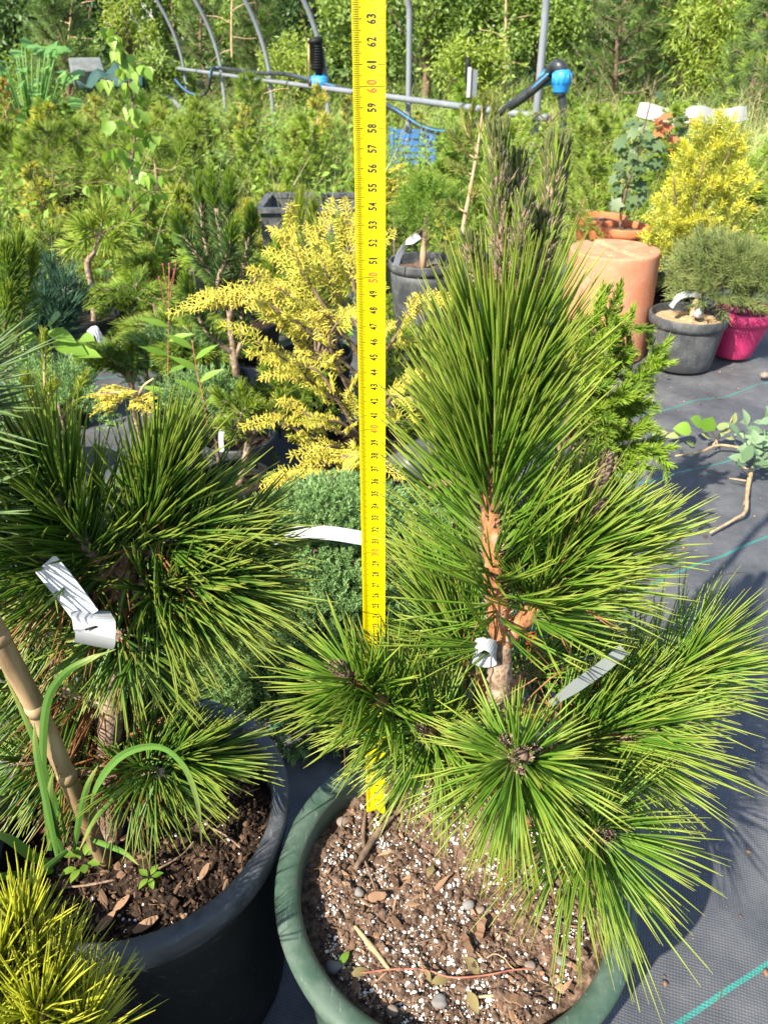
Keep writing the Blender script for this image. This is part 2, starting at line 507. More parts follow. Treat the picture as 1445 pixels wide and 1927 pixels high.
def tube(mb, pts, r, S=7, mi=0, cap=True, rough=0.0, tint=0.5):
    p = np.asarray(pts, dtype=float)
    n = len(p)
    r = np.interp(np.linspace(0, 1, n), np.linspace(0, 1, len(np.atleast_1d(r))), np.atleast_1d(r))
    tg = nrm(np.gradient(p, axis=0))
    u = np.zeros_like(p)
    ref = np.array([0, 0, 1.0]) if abs(tg[0, 2]) < 0.9 else np.array([1.0, 0, 0])
    x = np.cross(tg[0], ref)
    for i in range(n):
        x = x - tg[i] * np.dot(x, tg[i])
        x = x / max(np.linalg.norm(x), 1e-9)
        u[i] = x
    v = np.cross(tg, u)
    a = np.arange(S) * 2 * pi / S
    rr = r[:, None] * (1 + rough * rng.normal(size=(n, S)))
    vv = p[:, None] + rr[:, :, None] * (np.cos(a)[None, :, None] * u[:, None] + np.sin(a)[None, :, None] * v[:, None])
    k, s = np.meshgrid(np.arange(n - 1), np.arange(S), indexing='ij')
    A, B = (k * S + s).ravel(), (k * S + (s + 1) % S).ravel()
    q = np.stack([A, B, B + S, A + S], 1)
    fs = [q]
    if cap:
        fs += [np.arange(S)[::-1][None], (np.arange(S) + (n - 1) * S)[None]]
    mb.add(vv, fs, tint, np.repeat(np.linspace(0, 1, n), S), mi)


def lathe(mb, prof, cx, cy, z0, S=64, closed=False, lean=(0, 0), wob=0.0, mi=0):
    pr = np.asarray(prof, dtype=float)
    a = np.arange(S) * 2 * pi / S
    n = len(pr)
    w = 1 + wob * np.sin(2 * a + 0.7)
    vv = np.stack([cx + lean[0] * pr[:, None, ][:, :, 1] + pr[:, :1] * (np.cos(a) * w)[None],
                   cy + lean[1] * pr[:, 1:2] + pr[:, :1] * (np.sin(a) * w)[None],
                   z0 + np.repeat(pr[:, 1:2], S, 1)], 2)
    m = n if closed else n - 1
    k, s = np.meshgrid(np.arange(m), np.arange(S), indexing='ij')
    A, B = (k * S + s).ravel(), (k * S + (s + 1) % S).ravel()
    k2 = ((k + 1) % n)
    D, C = (k2 * S + s).ravel(), (k2 * S + (s + 1) % S).ravel()
    mb.add(vv, np.stack([A, B, C, D], 1), 0.5, 0, mi)


def along_curve(c, t):
    """points and tangents at fractions t of a polyline"""
    s = np.concatenate([[0], np.cumsum(np.linalg.norm(np.diff(c, axis=0), axis=1))])
    s /= s[-1]
    p = np.stack([np.interp(t, s, c[:, i]) for i in range(3)], 1)
    g = np.gradient(c, axis=0)
    tg = nrm(np.stack([np.interp(t, s, g[:, i]) for i in range(3)], 1))
    return p, tg


def shoot(mb, pts, n, L, r, a0, a1, t0=0.0, t1=1.0, up=0.0, droop=0.0, pair=2, K=3, S=3, curl=0.08, jit=0.14, mi=0, tint=(0, 1), power=1.0, Lj=0.3, push=None, stem_r=0.0, Ltip=1.0):
    """needles in bundles round a twig; a0, a1 = their angle from the twig at its foot and its tip (degrees)"""
    c = curve(pts, 24) if len(pts) < 12 else np.asarray(pts)
    t = t0 + (t1 - t0) * ((np.arange(n) + rng.random(n)) / n) ** power
    p, tg = along_curve(c, t)
    u, v = frames(tg)
    ph = np.arange(n) * 2.39996 + rng.normal(size=n) * 1.6
    f = (t - t0) / max(t1 - t0, 1e-6)
    a = np.radians(a0 + (a1 - a0) * f) + rng.normal(size=n) * jit
    rad = np.cos(ph)[:, None] * u + np.sin(ph)[:, None] * v
    d = np.cos(a)[:, None] * tg + np.sin(a)[:, None] * rad
    d[:, 2] += up
    if push is not None:
        d = d + np.asarray(push)
    d = nrm(d)
    p = p + rad * stem_r
    LL = L * (1 - Lj / 2 + Lj * rng.random(n)) * (1 + (Ltip - 1) * f)
    ti = tint[0] + (tint[1] - tint[0]) * rng.random(n)
    for j in range(pair):
        dd = nrm(d + rng.normal(size=(n, 3)) * (0.05 if pair > 1 else 0))
        bend = rng.normal(size=(n, 3)) * (L * curl * 0.5) + tg * (L * curl * 1.2)
        bend[:, 2] -= droop * LL
        needles(mb, p, dd, LL * (0.94 + 0.1 * rng.random(n)), r * (0.85 + 0.3 * rng.random(n)), bend, K, S, np.clip(ti + rng.normal(size=n) * 0.1, 0, 1), mi)


def ribbon(mb, pts, w, th=0.0006, side=None, twist=0.0, mi=0, taper=None, vfold=0.0, tint=0.5):
    """a strip with thickness along a path; side = its width direction"""
    p = np.asarray(pts, dtype=float)
    n = len(p)
    tg = nrm(np.gradient(p, axis=0))
    s = np.broadcast_to(np.asarray(side if side is not None else (1, 0, 0), dtype=float), (n, 3))
    s = nrm(s - tg * np.sum(s * tg, 1, keepdims=True))
    nn = np.cross(tg, s)
    if twist:
        a = np.linspace(0, twist, n)[:, None]
        s, nn = s * np.cos(a) + nn * np.sin(a), nn * np.cos(a) - s * np.sin(a)
    ww = np.full(n, w) if taper is None else w * np.interp(np.linspace(0, 1, n), np.linspace(0, 1, len(taper)), taper)
    h = ww[:, None] / 2
    vv = np.stack([p - s * h + nn * (th / 2), p - nn * (vfold * h * 2) + nn * (th / 2), p + s * h + nn * (th / 2),
                   p + s * h - nn * (th / 2), p - nn * (vfold * h * 2) - nn * (th / 2), p - s * h - nn * (th / 2)], 1)
    k, j = np.meshgrid(np.arange(n - 1), np.arange(6), indexing='ij')
    A, B = (k * 6 + j).ravel(), (k * 6 + (j + 1) % 6).ravel()
    mb.add(vv, [np.stack([A, B, B + 6, A + 6], 1), np.arange(6)[::-1][None], (np.arange(6) + (n - 1) * 6)[None]], tint, np.repeat(np.linspace(0, 1, n), 6), mi)


def box(mb, c, e, rz=0.0, mi=0, tilt=None):
    c, e = np.asarray(c, float), np.asarray(e, float) / 2
    v = np.array([[x, y, z] for z in (-1, 1) for y in (-1, 1) for x in (-1, 1)], float) * e
    R = Matrix.Rotation(rz, 3, 'Z')
    if tilt:
        R = R @ Matrix.Rotation(tilt, 3, 'X')
    v = v @ np.array(R).T + c
    mb.add(v, [np.array([[0, 2, 3, 1], [4, 5, 7, 6], [0, 1, 5, 4], [2, 6, 7, 3], [0, 4, 6, 2], [1, 3, 7, 5]])], 0.5, 0, mi)


def ico_verts():
    t = (1 + 5 ** 0.5) / 2
    v = np.array([[-1, t, 0], [1, t, 0], [-1, -t, 0], [1, -t, 0], [0, -1, t], [0, 1, t], [0, -1, -t], [0, 1, -t], [t, 0, -1], [t, 0, 1], [-t, 0, -1], [-t, 0, 1]], float)
    f = np.array([[0, 11, 5], [0, 5, 1], [0, 1, 7], [0, 7, 10], [0, 10, 11], [1, 5, 9], [5, 11, 4], [11, 10, 2], [10, 7, 6], [7, 1, 8], [3, 9, 4], [3, 4, 2], [3, 2, 6], [3, 6, 8], [3, 8, 9], [4, 9, 5], [2, 4, 11], [6, 2, 10], [8, 6, 7], [9, 8, 1]])
    return nrm(v), f


ICO_V, ICO_F = ico_verts()


def grains(mb, c, r, squash=0.8, mi=0, tint=None):
    n = len(c)
    sc = np.asarray(r)[:, None, None] * (0.7 + 0.6 * rng.random((n, 12, 1))) * (np.array([1, 1, squash]) * (0.8 + 0.4 * rng.random((n, 1, 3))))
    v = c[:, None, :] + ICO_V[None] * sc
    f = (np.arange(n) * 12)[:, None, None] + ICO_F[None]
    mb.add(v, f.reshape(-1, 3), np.repeat(rng.random(n) if tint is None else tint, 12), 0, mi)


def ball_mesh(mb, c, rad, n=2, amp=0.12, seed=0, mi=0):
    """a lumpy pebble"""
    v, f = ICO_V, ICO_F
    for _ in range(n):
        mids, nf, vl = {}, [], list(v)
        for a, b, c_ in f:
            idx = []
            for p, q in ((a, b), (b, c_), (c_, a)):
                key = (min(p, q), max(p, q))
                if key not in mids:
                    mids[key] = len(vl)
                    vl.append(nrm((vl[p] + vl[q])[None])[0])
                idx.append(mids[key])
            nf += [[a, idx[0], idx[2]], [b, idx[1], idx[0]], [c_, idx[2], idx[1]], idx]
        v, f = np.array(vl), np.array(nf)
    rs = np.random.default_rng(seed)
    k = rs.normal(size=(4, 3)) * 1.6
    h = sum(np.sin(v @ k[i] + i) for i in range(4)) / 4
    mb.add(np.asarray(c) + v * (1 + amp * h[:, None] * 2) * np.asarray(rad), f, 0.5, 0, mi)


# ================================================================ the setting
def ground_h(x, y):
    """height of the ground cover: shallow wrinkles and hollows"""
    h = 0.005 * np.sin(x * 5.1 + y * 3.3) + 0.005 * np.sin(x * 11 - y * 7 + 1 + np.sin(y * 6)) + 0.0034 * np.sin(x * 19 + y * 23 + 2) + 0.002 * np.sin(-x * 31 + y * 17)
    return h + 0.0012 * np.sin(x * 47 + y * 61 + 3 * np.sin(x * 5))


def sheet(name, x0, x1, y0, y1, nx, ny, zf, mat, keep=None, kind='structure', label=None):
    mb = MB()
    X, Y = np.meshgrid(np.linspace(x0, x1, nx), np.linspace(y0, y1, ny))
    Z = zf(X, Y)
    i, j = np.meshgrid(np.arange(ny - 1), np.arange(nx - 1), indexing='ij')
    a = (i * nx + j).ravel()
    q = np.stack([a, a + 1, a + nx + 1, a + nx], 1)
    V = np.stack([X, Y, Z], 2).reshape(-1, 3)
    if keep is not None:
        q = q[keep(V[q].mean(1))]
    mb.add(V, q)
    o = mb.build(name, mat)
    o['kind'] = kind
    if label:
        o['label'] = label
    return o


NV = np.array([-sin(radians(28)), cos(radians(28))])


def far_z(X, Y):
    # the meadow rises gently towards the trees
    r = np.clip((Y - 3.6) / 8.0, 0, None)
    return -0.02 + 0.05 * np.sin(X * 0.9 + Y * 0.6) * np.clip(r * 2, 0, 1) + 0.06 * r


sheet('ground', -60, 60, -40, 120, 121, 161, lambda X, Y: np.where(Y > 60, 0, 1) * far_z(X, np.clip(Y, 0, 14)) - 0.012, M['earth'], label='grassy earth of the nursery ground')


def near_z(X, Y):
    off = X * NV[0] + Y * NV[1]
    lift = 0.016 * np.exp(-((off - 0.924) / 0.020) ** 2) * (0.45 + 0.55 * np.sin(X * 4.2 + 0.4) ** 2)
    return 0.010 + ground_h(X, Y) + lift


sheet('weed_mat', -2.6, 1.9, -0.7, 2.1, 300, 200, near_z, M['fabric'], keep=lambda c: c[:, 0] * NV[0] + c[:, 1] * NV[1] < 0.925 + 0.004 * np.sin(c[:, 0] * 9), label='dusty black woven ground cover with teal threads')
sheet('weed_mat', -3.2, 3.4, 0.4, 3.75, 300, 170, lambda X, Y: 0.003 + ground_h(X, Y), M['fabric'],
      keep=lambda c: (c[:, 0] * NV[0] + c[:, 1] * NV[1] > 0.86) & (c[:, 1] < 3.6 + 0.1 * np.sin(c[:, 0] * 2.3)), label='far sheet of black woven ground cover')


# ================================================================ pots
def rolled(R, w, z, n=9):
    """half-round top of a rim: from the outside over the top to the inside"""
    a = np.linspace(0, pi, n)
    return [(R - w / 2 + w / 2 * cos(t), z - w * 0.32 + w * 0.32 * sin(t)) for t in a]


def pot(name, label, cat, cx, cy, H, R, Rb, mat, soil, soil_mat=None, rim_w=0.008, rim_h=0.03, group=None, S=48, z0=0.012, lean=(0, 0), wob=0.0, rim_mat=None):
    t = thing(name, label, cat, (cx, cy, z0), group)
    b = MB()
    th = 0.003
    rr = R - rim_w * 0.55
    prof = [(Rb * 0.15, 0.004), (Rb - 0.004, 0.002), (Rb, 0.006)]
    for k in range(1, 7):
        f = k / 6
        prof.append((Rb + (rr - Rb) * f, 0.006 + (H - rim_h * 0.6) * f))
    prof += [(rr - th, H - rim_h * 0.6)]
    for k in range(5, -1, -1):
        f = k / 6
        prof.append((Rb + (rr - Rb) * f - th, 0.009 + (H - rim_h * 0.6) * f))
    prof.append((Rb * 0.15, 0.009))
    lathe(b, prof, cx, cy, z0, S, lean=lean, wob=wob)
    b.build('body', mat, t)
    m = MB()
    pr = [(R - rim_w, H - rim_h), (R - rim_w * 0.35, H - rim_h), (R - rim_w * 0.1, H - rim_h * 0.6)] + rolled(R, rim_w, H) + [(R - rim_w, H - rim_h)]
    lathe(m, pr, cx, cy, z0, S, lean=lean, wob=wob)
    m.build('rim', rim_mat or mat, t)
    if soil:
        s = MB()
        sz = H - soil
        Rs = Rb + (rr - Rb) * sz / H - th - 0.001
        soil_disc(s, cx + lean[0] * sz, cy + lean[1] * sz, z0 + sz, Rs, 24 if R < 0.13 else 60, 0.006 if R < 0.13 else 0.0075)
        s.build('soil', soil_mat or M['soil_shaded'], t)
    return t


def soil_z(x, y, amp):
    return amp * (np.sin(x * 37 + 1) * np.sin(y * 41) + 0.6 * np.sin(x * 83 + y * 61) + 0.45 * np.sin(-x * 151 + y * 173) + 0.35 * np.sin(x * 287 + 2 * np.sin(y * 191)) + 0.25 * np.sin(y * 397 + 2 * np.sin(x * 251)))


def soil_disc(mb, cx, cy, z, R, n, amp):
    k = n * 2
    rr = np.linspace(0, 1, n) ** 0.8 * R
    a = np.arange(k) * 2 * pi / k
    X = cx + rr[:, None] * np.cos(a)
    Y = cy + rr[:, None] * np.sin(a)
    Z = z + soil_z(X, Y, amp * 0.5) - 0.004 * (rr[:, None] / R) ** 4
    i, j = np.meshgrid(np.arange(n - 1), np.arange(k), indexing='ij')
    A, B = (i * k + j).ravel(), (i * k + (j + 1) % k).ravel()
    mb.add(np.stack([X, Y, Z], 2), np.stack([A, A + k, B + k, B], 1))


GP = (0.0585, 0.388)                  # green pot
BP = (-0.2240, 0.4490)                # black pot on the left
green = pot('plant_pot', 'large green plastic pot with rolled rim and perlite soil', 'plant pot', GP[0], GP[1], 0.268, 0.150, 0.118, M['green_plastic'], 0.026, M['soil_sunny'], 0.021, 0.030, S=96)
black = pot('plant_pot', 'large black plastic pot with dusty rim beside the green pot', 'plant pot', BP[0], BP[1], 0.276, 0.1375, 0.115, M['black_plastic'], 0.058, M['soil_shaded'], 0.0155, 0.034, S=96, rim_mat=M['black_rim'])
GZ, BZ = 0.012 + 0.268 - 0.026, 0.012 + 0.276 - 0.058


def on_disc(n, c, R, power=0.5):
    a = rng.random(n) * 2 * pi
    r = R * rng.random(n) ** power
    return c[0] + r * np.cos(a), c[1] + r * np.sin(a)


def litter(parent, c, z, R, n_perl, n_chip, n_grit, amp, pr=(0.0006, 0.0019)):
    # white perlite, gathered in loose drifts
    if n_perl:
        mb = MB()
        x, y = on_disc(n_perl * 3, c, R)
        w = 0.5 + 0.5 * np.sin(x * 71 + 2 * np.sin(y * 53)) * np.sin(y * 83 + 2 * np.sin(x * 61))
        k = rng.random(len(x)) < 0.12 + 0.75 * w ** 1.5
        x, y = x[k][:n_perl], y[k][:n_perl]
        n_perl = len(x)
        r = pr[0] + (pr[1] - pr[0]) * rng.random(n_perl) ** 3
        grains(mb, np.stack([x, y, z + soil_z(x, y, amp) + r * 0.3], 1), r, tint=1 - rng.random(n_perl) ** 2.2)
        mb.build('perlite', M['perlite'], parent, 'stuff')
    # chips and fibres of bark
    mb = MB()
    x, y = on_disc(n_chip, c, R)
    a = rng.random(n_chip) * 2 * pi
    d = np.stack([np.cos(a), np.sin(a), rng.normal(size=n_chip) * 0.25], 1)
    L = 0.003 + 0.018 * rng.random(n_chip) ** 4
    up = np.stack([rng.normal(size=n_chip) * 0.45, rng.normal(size=n_chip) * 0.45, np.ones(n_chip)], 1)
    needles(mb, np.stack([x, y, z + soil_z(x, y, amp) + 0.0012], 1), d, L, 0.0005 + 0.0022 * rng.random(n_chip) ** 2, rng.normal(size=(n_chip, 3)) * 0.0015, 2, 4, flat=0.35)
    n2 = n_chip // 4
    x, y = on_disc(n2, c, R)
    r = 0.0014 + 0.0034 * rng.random(n2) ** 4
    grains(mb, np.stack([x, y, z + soil_z(x, y, amp) + r * 0.15], 1), r, 0.5)
    mb.build('bark_chips', M['chips' if parent is green else 'shaded_chips'], parent, 'stuff', smooth=False)
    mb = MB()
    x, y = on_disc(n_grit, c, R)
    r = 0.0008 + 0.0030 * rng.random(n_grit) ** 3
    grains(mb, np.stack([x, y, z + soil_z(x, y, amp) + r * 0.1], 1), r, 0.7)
    mb.build('soil_crumbs', M['soil_sunny'] if parent is green else M['soil_shaded'], parent, 'stuff', smooth=False)


litter(green, GP, GZ, 0.116, 3600, 750, 5200, 0.00375)
litter(black, BP, BZ, 0.108, 130, 1300, 3000, 0.00375, (0.0008, 0.0022))


# ---- loose things on the soil of the green pot
def pebble(px, py, size, mat, label, seed):
    p = P(px, py, z=GZ + 0.002)
    mb = MB()
    ball_mesh(mb, p, (size * 0.82, size * 0.68, size * 0.50), 2, 0.17, seed)
    tag(mb.build('pebble', mat), label, 'pebble', 'pebbles on the soil of the green pot')


for px, py, s, mt, lb in [
    (676, 1678, 0.0062, 'pebble_grey', 'rounded olive grey pebble in the middle left of the perlite soil'),
    (645, 1545, 0.0070, 'pebble', 'brown pebble on the soil just left of the tape foot'),
    (881, 1702, 0.0060, 'pebble_grey', 'grey pebble under the tips of the front pine branch, left of its twin'),
    (904, 1712, 0.0046, 'pebble', 'small tan pebble touching a grey one under the front pine branch'),
    (773, 1847, 0.0046, 'pebble', 'small tan pebble below the dried weed stem'),
    (738, 1903, 0.0058, 'pebble', 'smooth pink brown pebble near the front rim of the green pot'),
    (997, 1817, 0.0050, 'pebble', 'round brown pebble at the right end of the dried weed stem'),
    (1092, 1800, 0.0066, 'pebble', 'broad tan pebble by the right wall of the green pot'),
    (1056, 1808, 0.0060, 'pebble_grey', 'dull grey brown stone beside the broad tan pebble'),
    (628, 1820, 0.0078, 'pebble_grey', 'dark stone in the shade of the left wall of the green pot'),
    (827, 1885, 0.0072, 'pebble_grey', 'wide flat dark stone half sunk near the front of the soil'),
]:
    pebble(px, py, s, M[mt], lb, int(px))


def twig(name, label, cat, pts, r, mat, z=GZ, group=None, lift=0.002, S=7, n=22):
    q = np.array([P(a, b, z=z) for a, b in pts])
    q[:, 2] = z + lift + soil_z(q[:, 0], q[:, 1], 0.00375) * 0.5
    mb = MB()
    tube(mb, curve(q, n), r, S, rough=0.06)
    return tag(mb.build(name, mat), label, cat, group)


TG = 'twigs on the soil of the green pot'
twig('straw', 'split straw coloured stalk lying slantwise on the perlite soil', 'straw', [(668, 1750), (700, 1790), (732, 1830)], [0.0016, 0.0026, 0.0016], M['twig_tan'], group=TG, lift=0.004)
twig('weed_stem', 'dried weed stem turning purple, lying across the front of the soil', 'dried stem', [(668, 1838), (735, 1830), (800, 1832), (850, 1845), (915, 1840), (960, 1832), (1003, 1826)], [0.0007, 0.0008, 0.0006], M['red_stem'], group=TG, lift=0.004)
twig('twig', 'dark thin twig with a kink running down from the tape foot', 'twig', [(680, 1605), (697, 1650), (711, 1695), (704, 1730), (700, 1765)], [0.0010, 0.0008, 0.0006], M['bark_brown'], group=TG, lift=0.003)
twig('root', 'thick brown root stub slanting up to the tape foot', 'root', [(668, 1642), (690, 1605), (715, 1570), (742, 1543)], [0.0022, 0.0034, 0.0030, 0.0014], M['bark_brown'], group=TG, lift=0.006)
twig('root', 'short upright brown root behind the slanting stub', 'root', [(685, 1600), (684, 1565), (688, 1535)], [0.0018, 0.0022, 0.0014], M['bark_brown'], group=TG, lift=0.004)
twig('twig', 'short reddish twig in the middle of the soil', 'twig', [(745, 1787), (785, 1778), (822, 1768)], [0.0007, 0.0009, 0.0005], M['bark_brown'], group=TG, lift=0.003)
twig('twig', 'pale brown twig along the very front of the soil', 'twig', [(880, 1880), (920, 1879), (965, 1878)], [0.0010, 0.0012, 0.0008], M['twig_tan'], group=TG, lift=0.003)
twig('rootlet', 'thin curled tan rootlet right of the middle of the soil', 'root', [(915, 1808), (930, 1800), (948, 1806), (958, 1822), (968, 1832)], [0.0005, 0.0005, 0.0004], M['twig_tan'], group=TG, lift=0.004)
twig('rootlet', 'fine rootlet arching along the left wall of the green pot', 'root', [(582, 1590), (586, 1565), (600, 1545), (618, 1530)], [0.0005, 0.0005, 0.0004], M['bark_brown'], group=TG, lift=0.006)


def leaf_mesh(name, mat, outline, fold=0.12, curlz=0.0, nrow=6, tint=0.5):
    """a leaf one metre long along +X, blade in XY; outline = half widths at equal steps"""
    mb = MB()
    n = len(outline)
    x = np.linspace(0, 1, n)
    w = np.asarray(outline, float)
    z = -curlz * x ** 2
    V = np.concatenate([np.stack([x, w, z + w * fold], 1), np.stack([x, 0 * w, z], 1), np.stack([x, -w, z + w * fold], 1)])
    i = np.arange(n - 1)
    q = np.concatenate([np.stack([i, i + n, i + n + 1, i + 1], 1), np.stack([i + n, i + 2 * n, i + 2 * n + 1, i + n + 1], 1)])
    mb.add(V, q, tint, np.concatenate([x, x, x]))
    return mb.mesh(name, mat)


def lobed_mesh(name, mat, lobes=5, tint=0.5, curlz=0.15, deep=0.24):
    """a hand-shaped leaf (maple, rhubarb): points round the edge, fan to the middle"""
    mb = MB()
    pts, k = [(0.0, 0.0)], 0
    ang = np.linspace(-2.3, 2.3, lobes * 4 + 1)
    for i, a in enumerate(ang):
        r = 0.36 + deep * (i % 4 == 2) + deep * 0.4 * (i % 2 == 1) - 0.08 * (abs(a) / 2.3)
        pts.append((0.38 + r * cos(a), r * sin(a)))
    p = np.array([(x, y, -curlz * ((x - 0.3) ** 2 + y * y) + 0.12 * abs(y)) for x, y in pts])
    c = len(p)
    p = np.vstack([p, [[0.38, 0, 0.02]]])
    f = [[c, i, i + 1] for i in range(1, c - 1)] + [[c, 0, 1], [c, c - 1, 0]]
    mb.add(p, np.array(f), tint, 0.3)
    return mb.mesh(name, mat)


HEART = [0.0, 0.30, 0.38, 0.36, 0.29, 0.19, 0.09, 0.0]
OVAL = [0.02, 0.13, 0.22, 0.26, 0.25, 0.20, 0.11, 0.0]
LANCE = [0.02, 0.07, 0.11, 0.12, 0.10, 0.07, 0.035, 0.0]
ROUND = [0.02, 0.28, 0.42, 0.46, 0.44, 0.36, 0.22, 0.0]
LEAVES = {}
for nm, mt, outl, cz in (('heart', 'birch', HEART, 0.10), ('oval', 'weed_leaf', OVAL, 0.18), ('lance', 'weed_leaf', LANCE, 0.15), ('grey', 'grey_leaf', OVAL, 0.15), ('wilt', 'wilt_leaf', OVAL, 0.28),
                         ('round', 'weed_leaf', ROUND, 0.15), ('dry', 'dry_leaf', OVAL, 0.35), ('broad', 'broadleaf', ROUND, 0.22)):
    LEAVES[nm] = [leaf_mesh('leaf', M[mt], outl, 0.10 + 0.12 * k, cz * (0.5 + k * 0.6), tint=0.1 + 0.4 * k) for k in range(3)]
LEAVES['maple'] = [lobed_mesh('leaf', M['maple'], 5, 0.1 + 0.4 * k) for k in range(3)]
LEAVES['red'] = [lobed_mesh('leaf', M['red_leaf'], 5, 0.3 + 0.4 * k) for k in range(2)]
LEAVES['lobed'] = [lobed_mesh('leaf', M['broadleaf'], 5, 0.1 + 0.4 * k, 0.35, 0.10) for k in range(3)]


def leaf(parent, kind, p, d, size, up=(0, 0, 1), label=None):
    """one leaf of a plant: its stalk end at p, pointing along d"""
    o = bpy.data.objects.new('leaf', LEAVES[kind][int(rng.integers(len(LEAVES[kind])))])
    COL.objects.link(o)
    d = Vector([float(v) for v in d]).normalized()
    u = Vector([float(v) for v in up])
    y = u.cross(d)
    if y.length < 1e-3:
        y = Vector((0, 1, 0)).cross(d)
    y.normalize()
    z = d.cross(y)
    R = Matrix((d, y, z)).transposed().to_4x4()
    o.parent = parent
    o.matrix_parent_inverse = parent_world(parent).inverted()
    o.matrix_basis = Matrix.Translation([float(v) for v in p]) @ R @ Matrix.Scale(float(size), 4)
    if label:
        o['label'] = label
    return o


def loose_leaf(kind, px, py, z, size, ang, label, name='dry_leaf', cat='dry leaf', group=None, tilt=0.2):
    p = P(px, py, z=z + 0.004)
    o = bpy.data.objects.new(name, LEAVES[kind][1])
    COL.objects.link(o)
    o.location = [float(v) for v in p]
    o.rotation_euler = (rng.normal() * 0.3, -tilt, ang)
    o.scale = (size,) * 3
    tag(o, label, cat, group)


DL = 'withered leaves on the soil of the green pot'
loose_leaf('dry', 805, 1650, GZ, 0.013, 1.2, 'pale curled leaf left of the lowest front needles', group=DL)
loose_leaf('dry', 875, 1800, GZ, 0.017, -0.9, 'withered olive leaf above the purple part of the dried stem', group=DL)
loose_leaf('dry', 790, 1815, GZ, 0.014, -1.0, 'withered leaf with its stalk on the dried stem, left of the largest one', group=DL)
loose_leaf('dry', 812, 1850, GZ, 0.015, 0.3, 'crumpled olive leaf hanging below the dried stem', group=DL)
loose_leaf('dry', 880, 1865, GZ, 0.016, -1.2, 'narrow withered leaf below the purple part of the dried stem', group=DL)
loose_leaf('dry', 660, 1837, GZ, 0.016, 0.4, 'shrivelled leaf at the left end of the dried stem', group=DL)
loose_leaf('oval', 640, 1815, GZ, 0.012, 1.0, 'single fresh green leaf near the left rim of the green pot', 'green_leaf', 'leaf')
for i, (px, py, L, lb) in enumerate([(705, 1690, 0.020, 'broad dark bark flake left of the middle of the soil'), (742, 1660, 0.012, 'round bark scrap with a hole right of the kinked twig'), (880, 1775, 0.017, 'blocky tan bark piece right of the middle of the soil'),
                                     (748, 1740, 0.014, 'orange bark sliver standing on the middle of the soil'), (905, 1745, 0.017, 'orange brown bark flake under the front needles'), (1045, 1780, 0.013, 'tan bark block by the right wall of the green pot'), (965, 1880, 0.020, 'fibrous lump of bark at the front right of the soil')]):
    mb = MB()
    c = P(px, py, z=GZ + 0.004)
    a = rng.random() * 3
    pts = np.array([c + np.array([cos(a), sin(a), 0.15]) * L * (k - 0.5) for k in np.linspace(0, 1, 5)])
    pts[:, 2] += rng.normal(size=5) * 0.0008
    ribbon(mb, curve(pts, 9) + rng.normal(size=(9, 3)) * 0.0005, L * 0.42, 0.0022, (-sin(a), cos(a), 0.3 * rng.normal()), taper=[0.35, 0.9, 0.8, 1, 0.75, 0.85, 0.3], tint=0.1 + 0.5 * rng.random())
    tag(mb.build('bark_flake', M['chips'], smooth=False), lb, 'bark flake', 'bark pieces on the soil of the green pot')

# ================================================================ the tape measure
TX, TY, TW = -0.0077, 0.4637, 0.0172
T0 = 0.2555                                     # height of its foot on the soil


def tape_y(x):
    """the steel strip is hollow on its printed side"""
    return TY - 0.0021 * ((x - TX) / (TW / 2)) ** 2


tape = thing('tape_measure', 'yellow steel tape measure standing upright in front of the pine', 'tape measure', (TX, TY, T0))
mb = MB()
nx, ns, top = 9, 90, 0.93
xs = np.linspace(-TW / 2, TW / 2, nx)
ss = np.concatenate([[0.0, 0.004, 0.008], np.linspace(0.012, top, ns)])
V, F = [], []
for side in (0, 1):
    for s in ss:
        for x in xs:
            zz = T0 + s
            if s == 0.0:
                zz += 0.009 * max(0, 1 - abs(x) / (TW * 0.30))        # notch between the two corners of the end
            V.append((TX + x, tape_y(TX + x) + side * 0.0003, zz))
N = len(ss)
for i in range(N - 1):
    for j in range(nx - 1):
        a = i * nx + j
        F.append((a, a + 1, a + nx + 1, a + nx))
        b = a + N * nx
        F.append((b, b + nx, b + nx + 1, b + 1))
for i in range(N - 1):
    for j in (0, nx - 1):
        a = i * nx + j
        F.append((a, a + nx, a + nx + N * nx, a + N * nx))
for j in range(nx - 1):
    F.append((j, j + N * nx, j + 1 + N * nx, j + 1))
mb.add(np.array(V), np.array(F))
mb.build('blade', M['tape_yellow'], tape)


def tick(mb, s, x0, x1, w):
    k = 4
    X = np.linspace(x0, x1, k)
    v = [(TX + x, tape_y(TX + x) - 0.00015, T0 + s + dz) for dz in (-w / 2, w / 2) for x in X]
    mb.add(np.array(v), np.array([[i, i + 1, i + k + 1, i + k] for i in range(k - 1)]))


mb = MB()
h = TW / 2
for m in range(12, int(top * 1000)):
    s = m / 1000
    if m % 10 == 0:
        if m % 100 == 0:
            tick(mb, s, -h * 0.98, h * 0.98, 0.00030)
        else:
            tick(mb, s, -h * 0.98, -h * 0.42, 0.00034)
            tick(mb, s, h * 0.52, h * 0.98, 0.00034)
    else:
        lw = 0.46 if m % 5 == 0 else 0.58
        tick(mb, s, -h * 0.98, -h * lw, 0.00026)
        tick(mb, s, h * (0.60 if m % 5 == 0 else 0.70), h * 0.98, 0.00026)
mb.build('tick_marks', M['tick_ink'], tape, 'stuff')

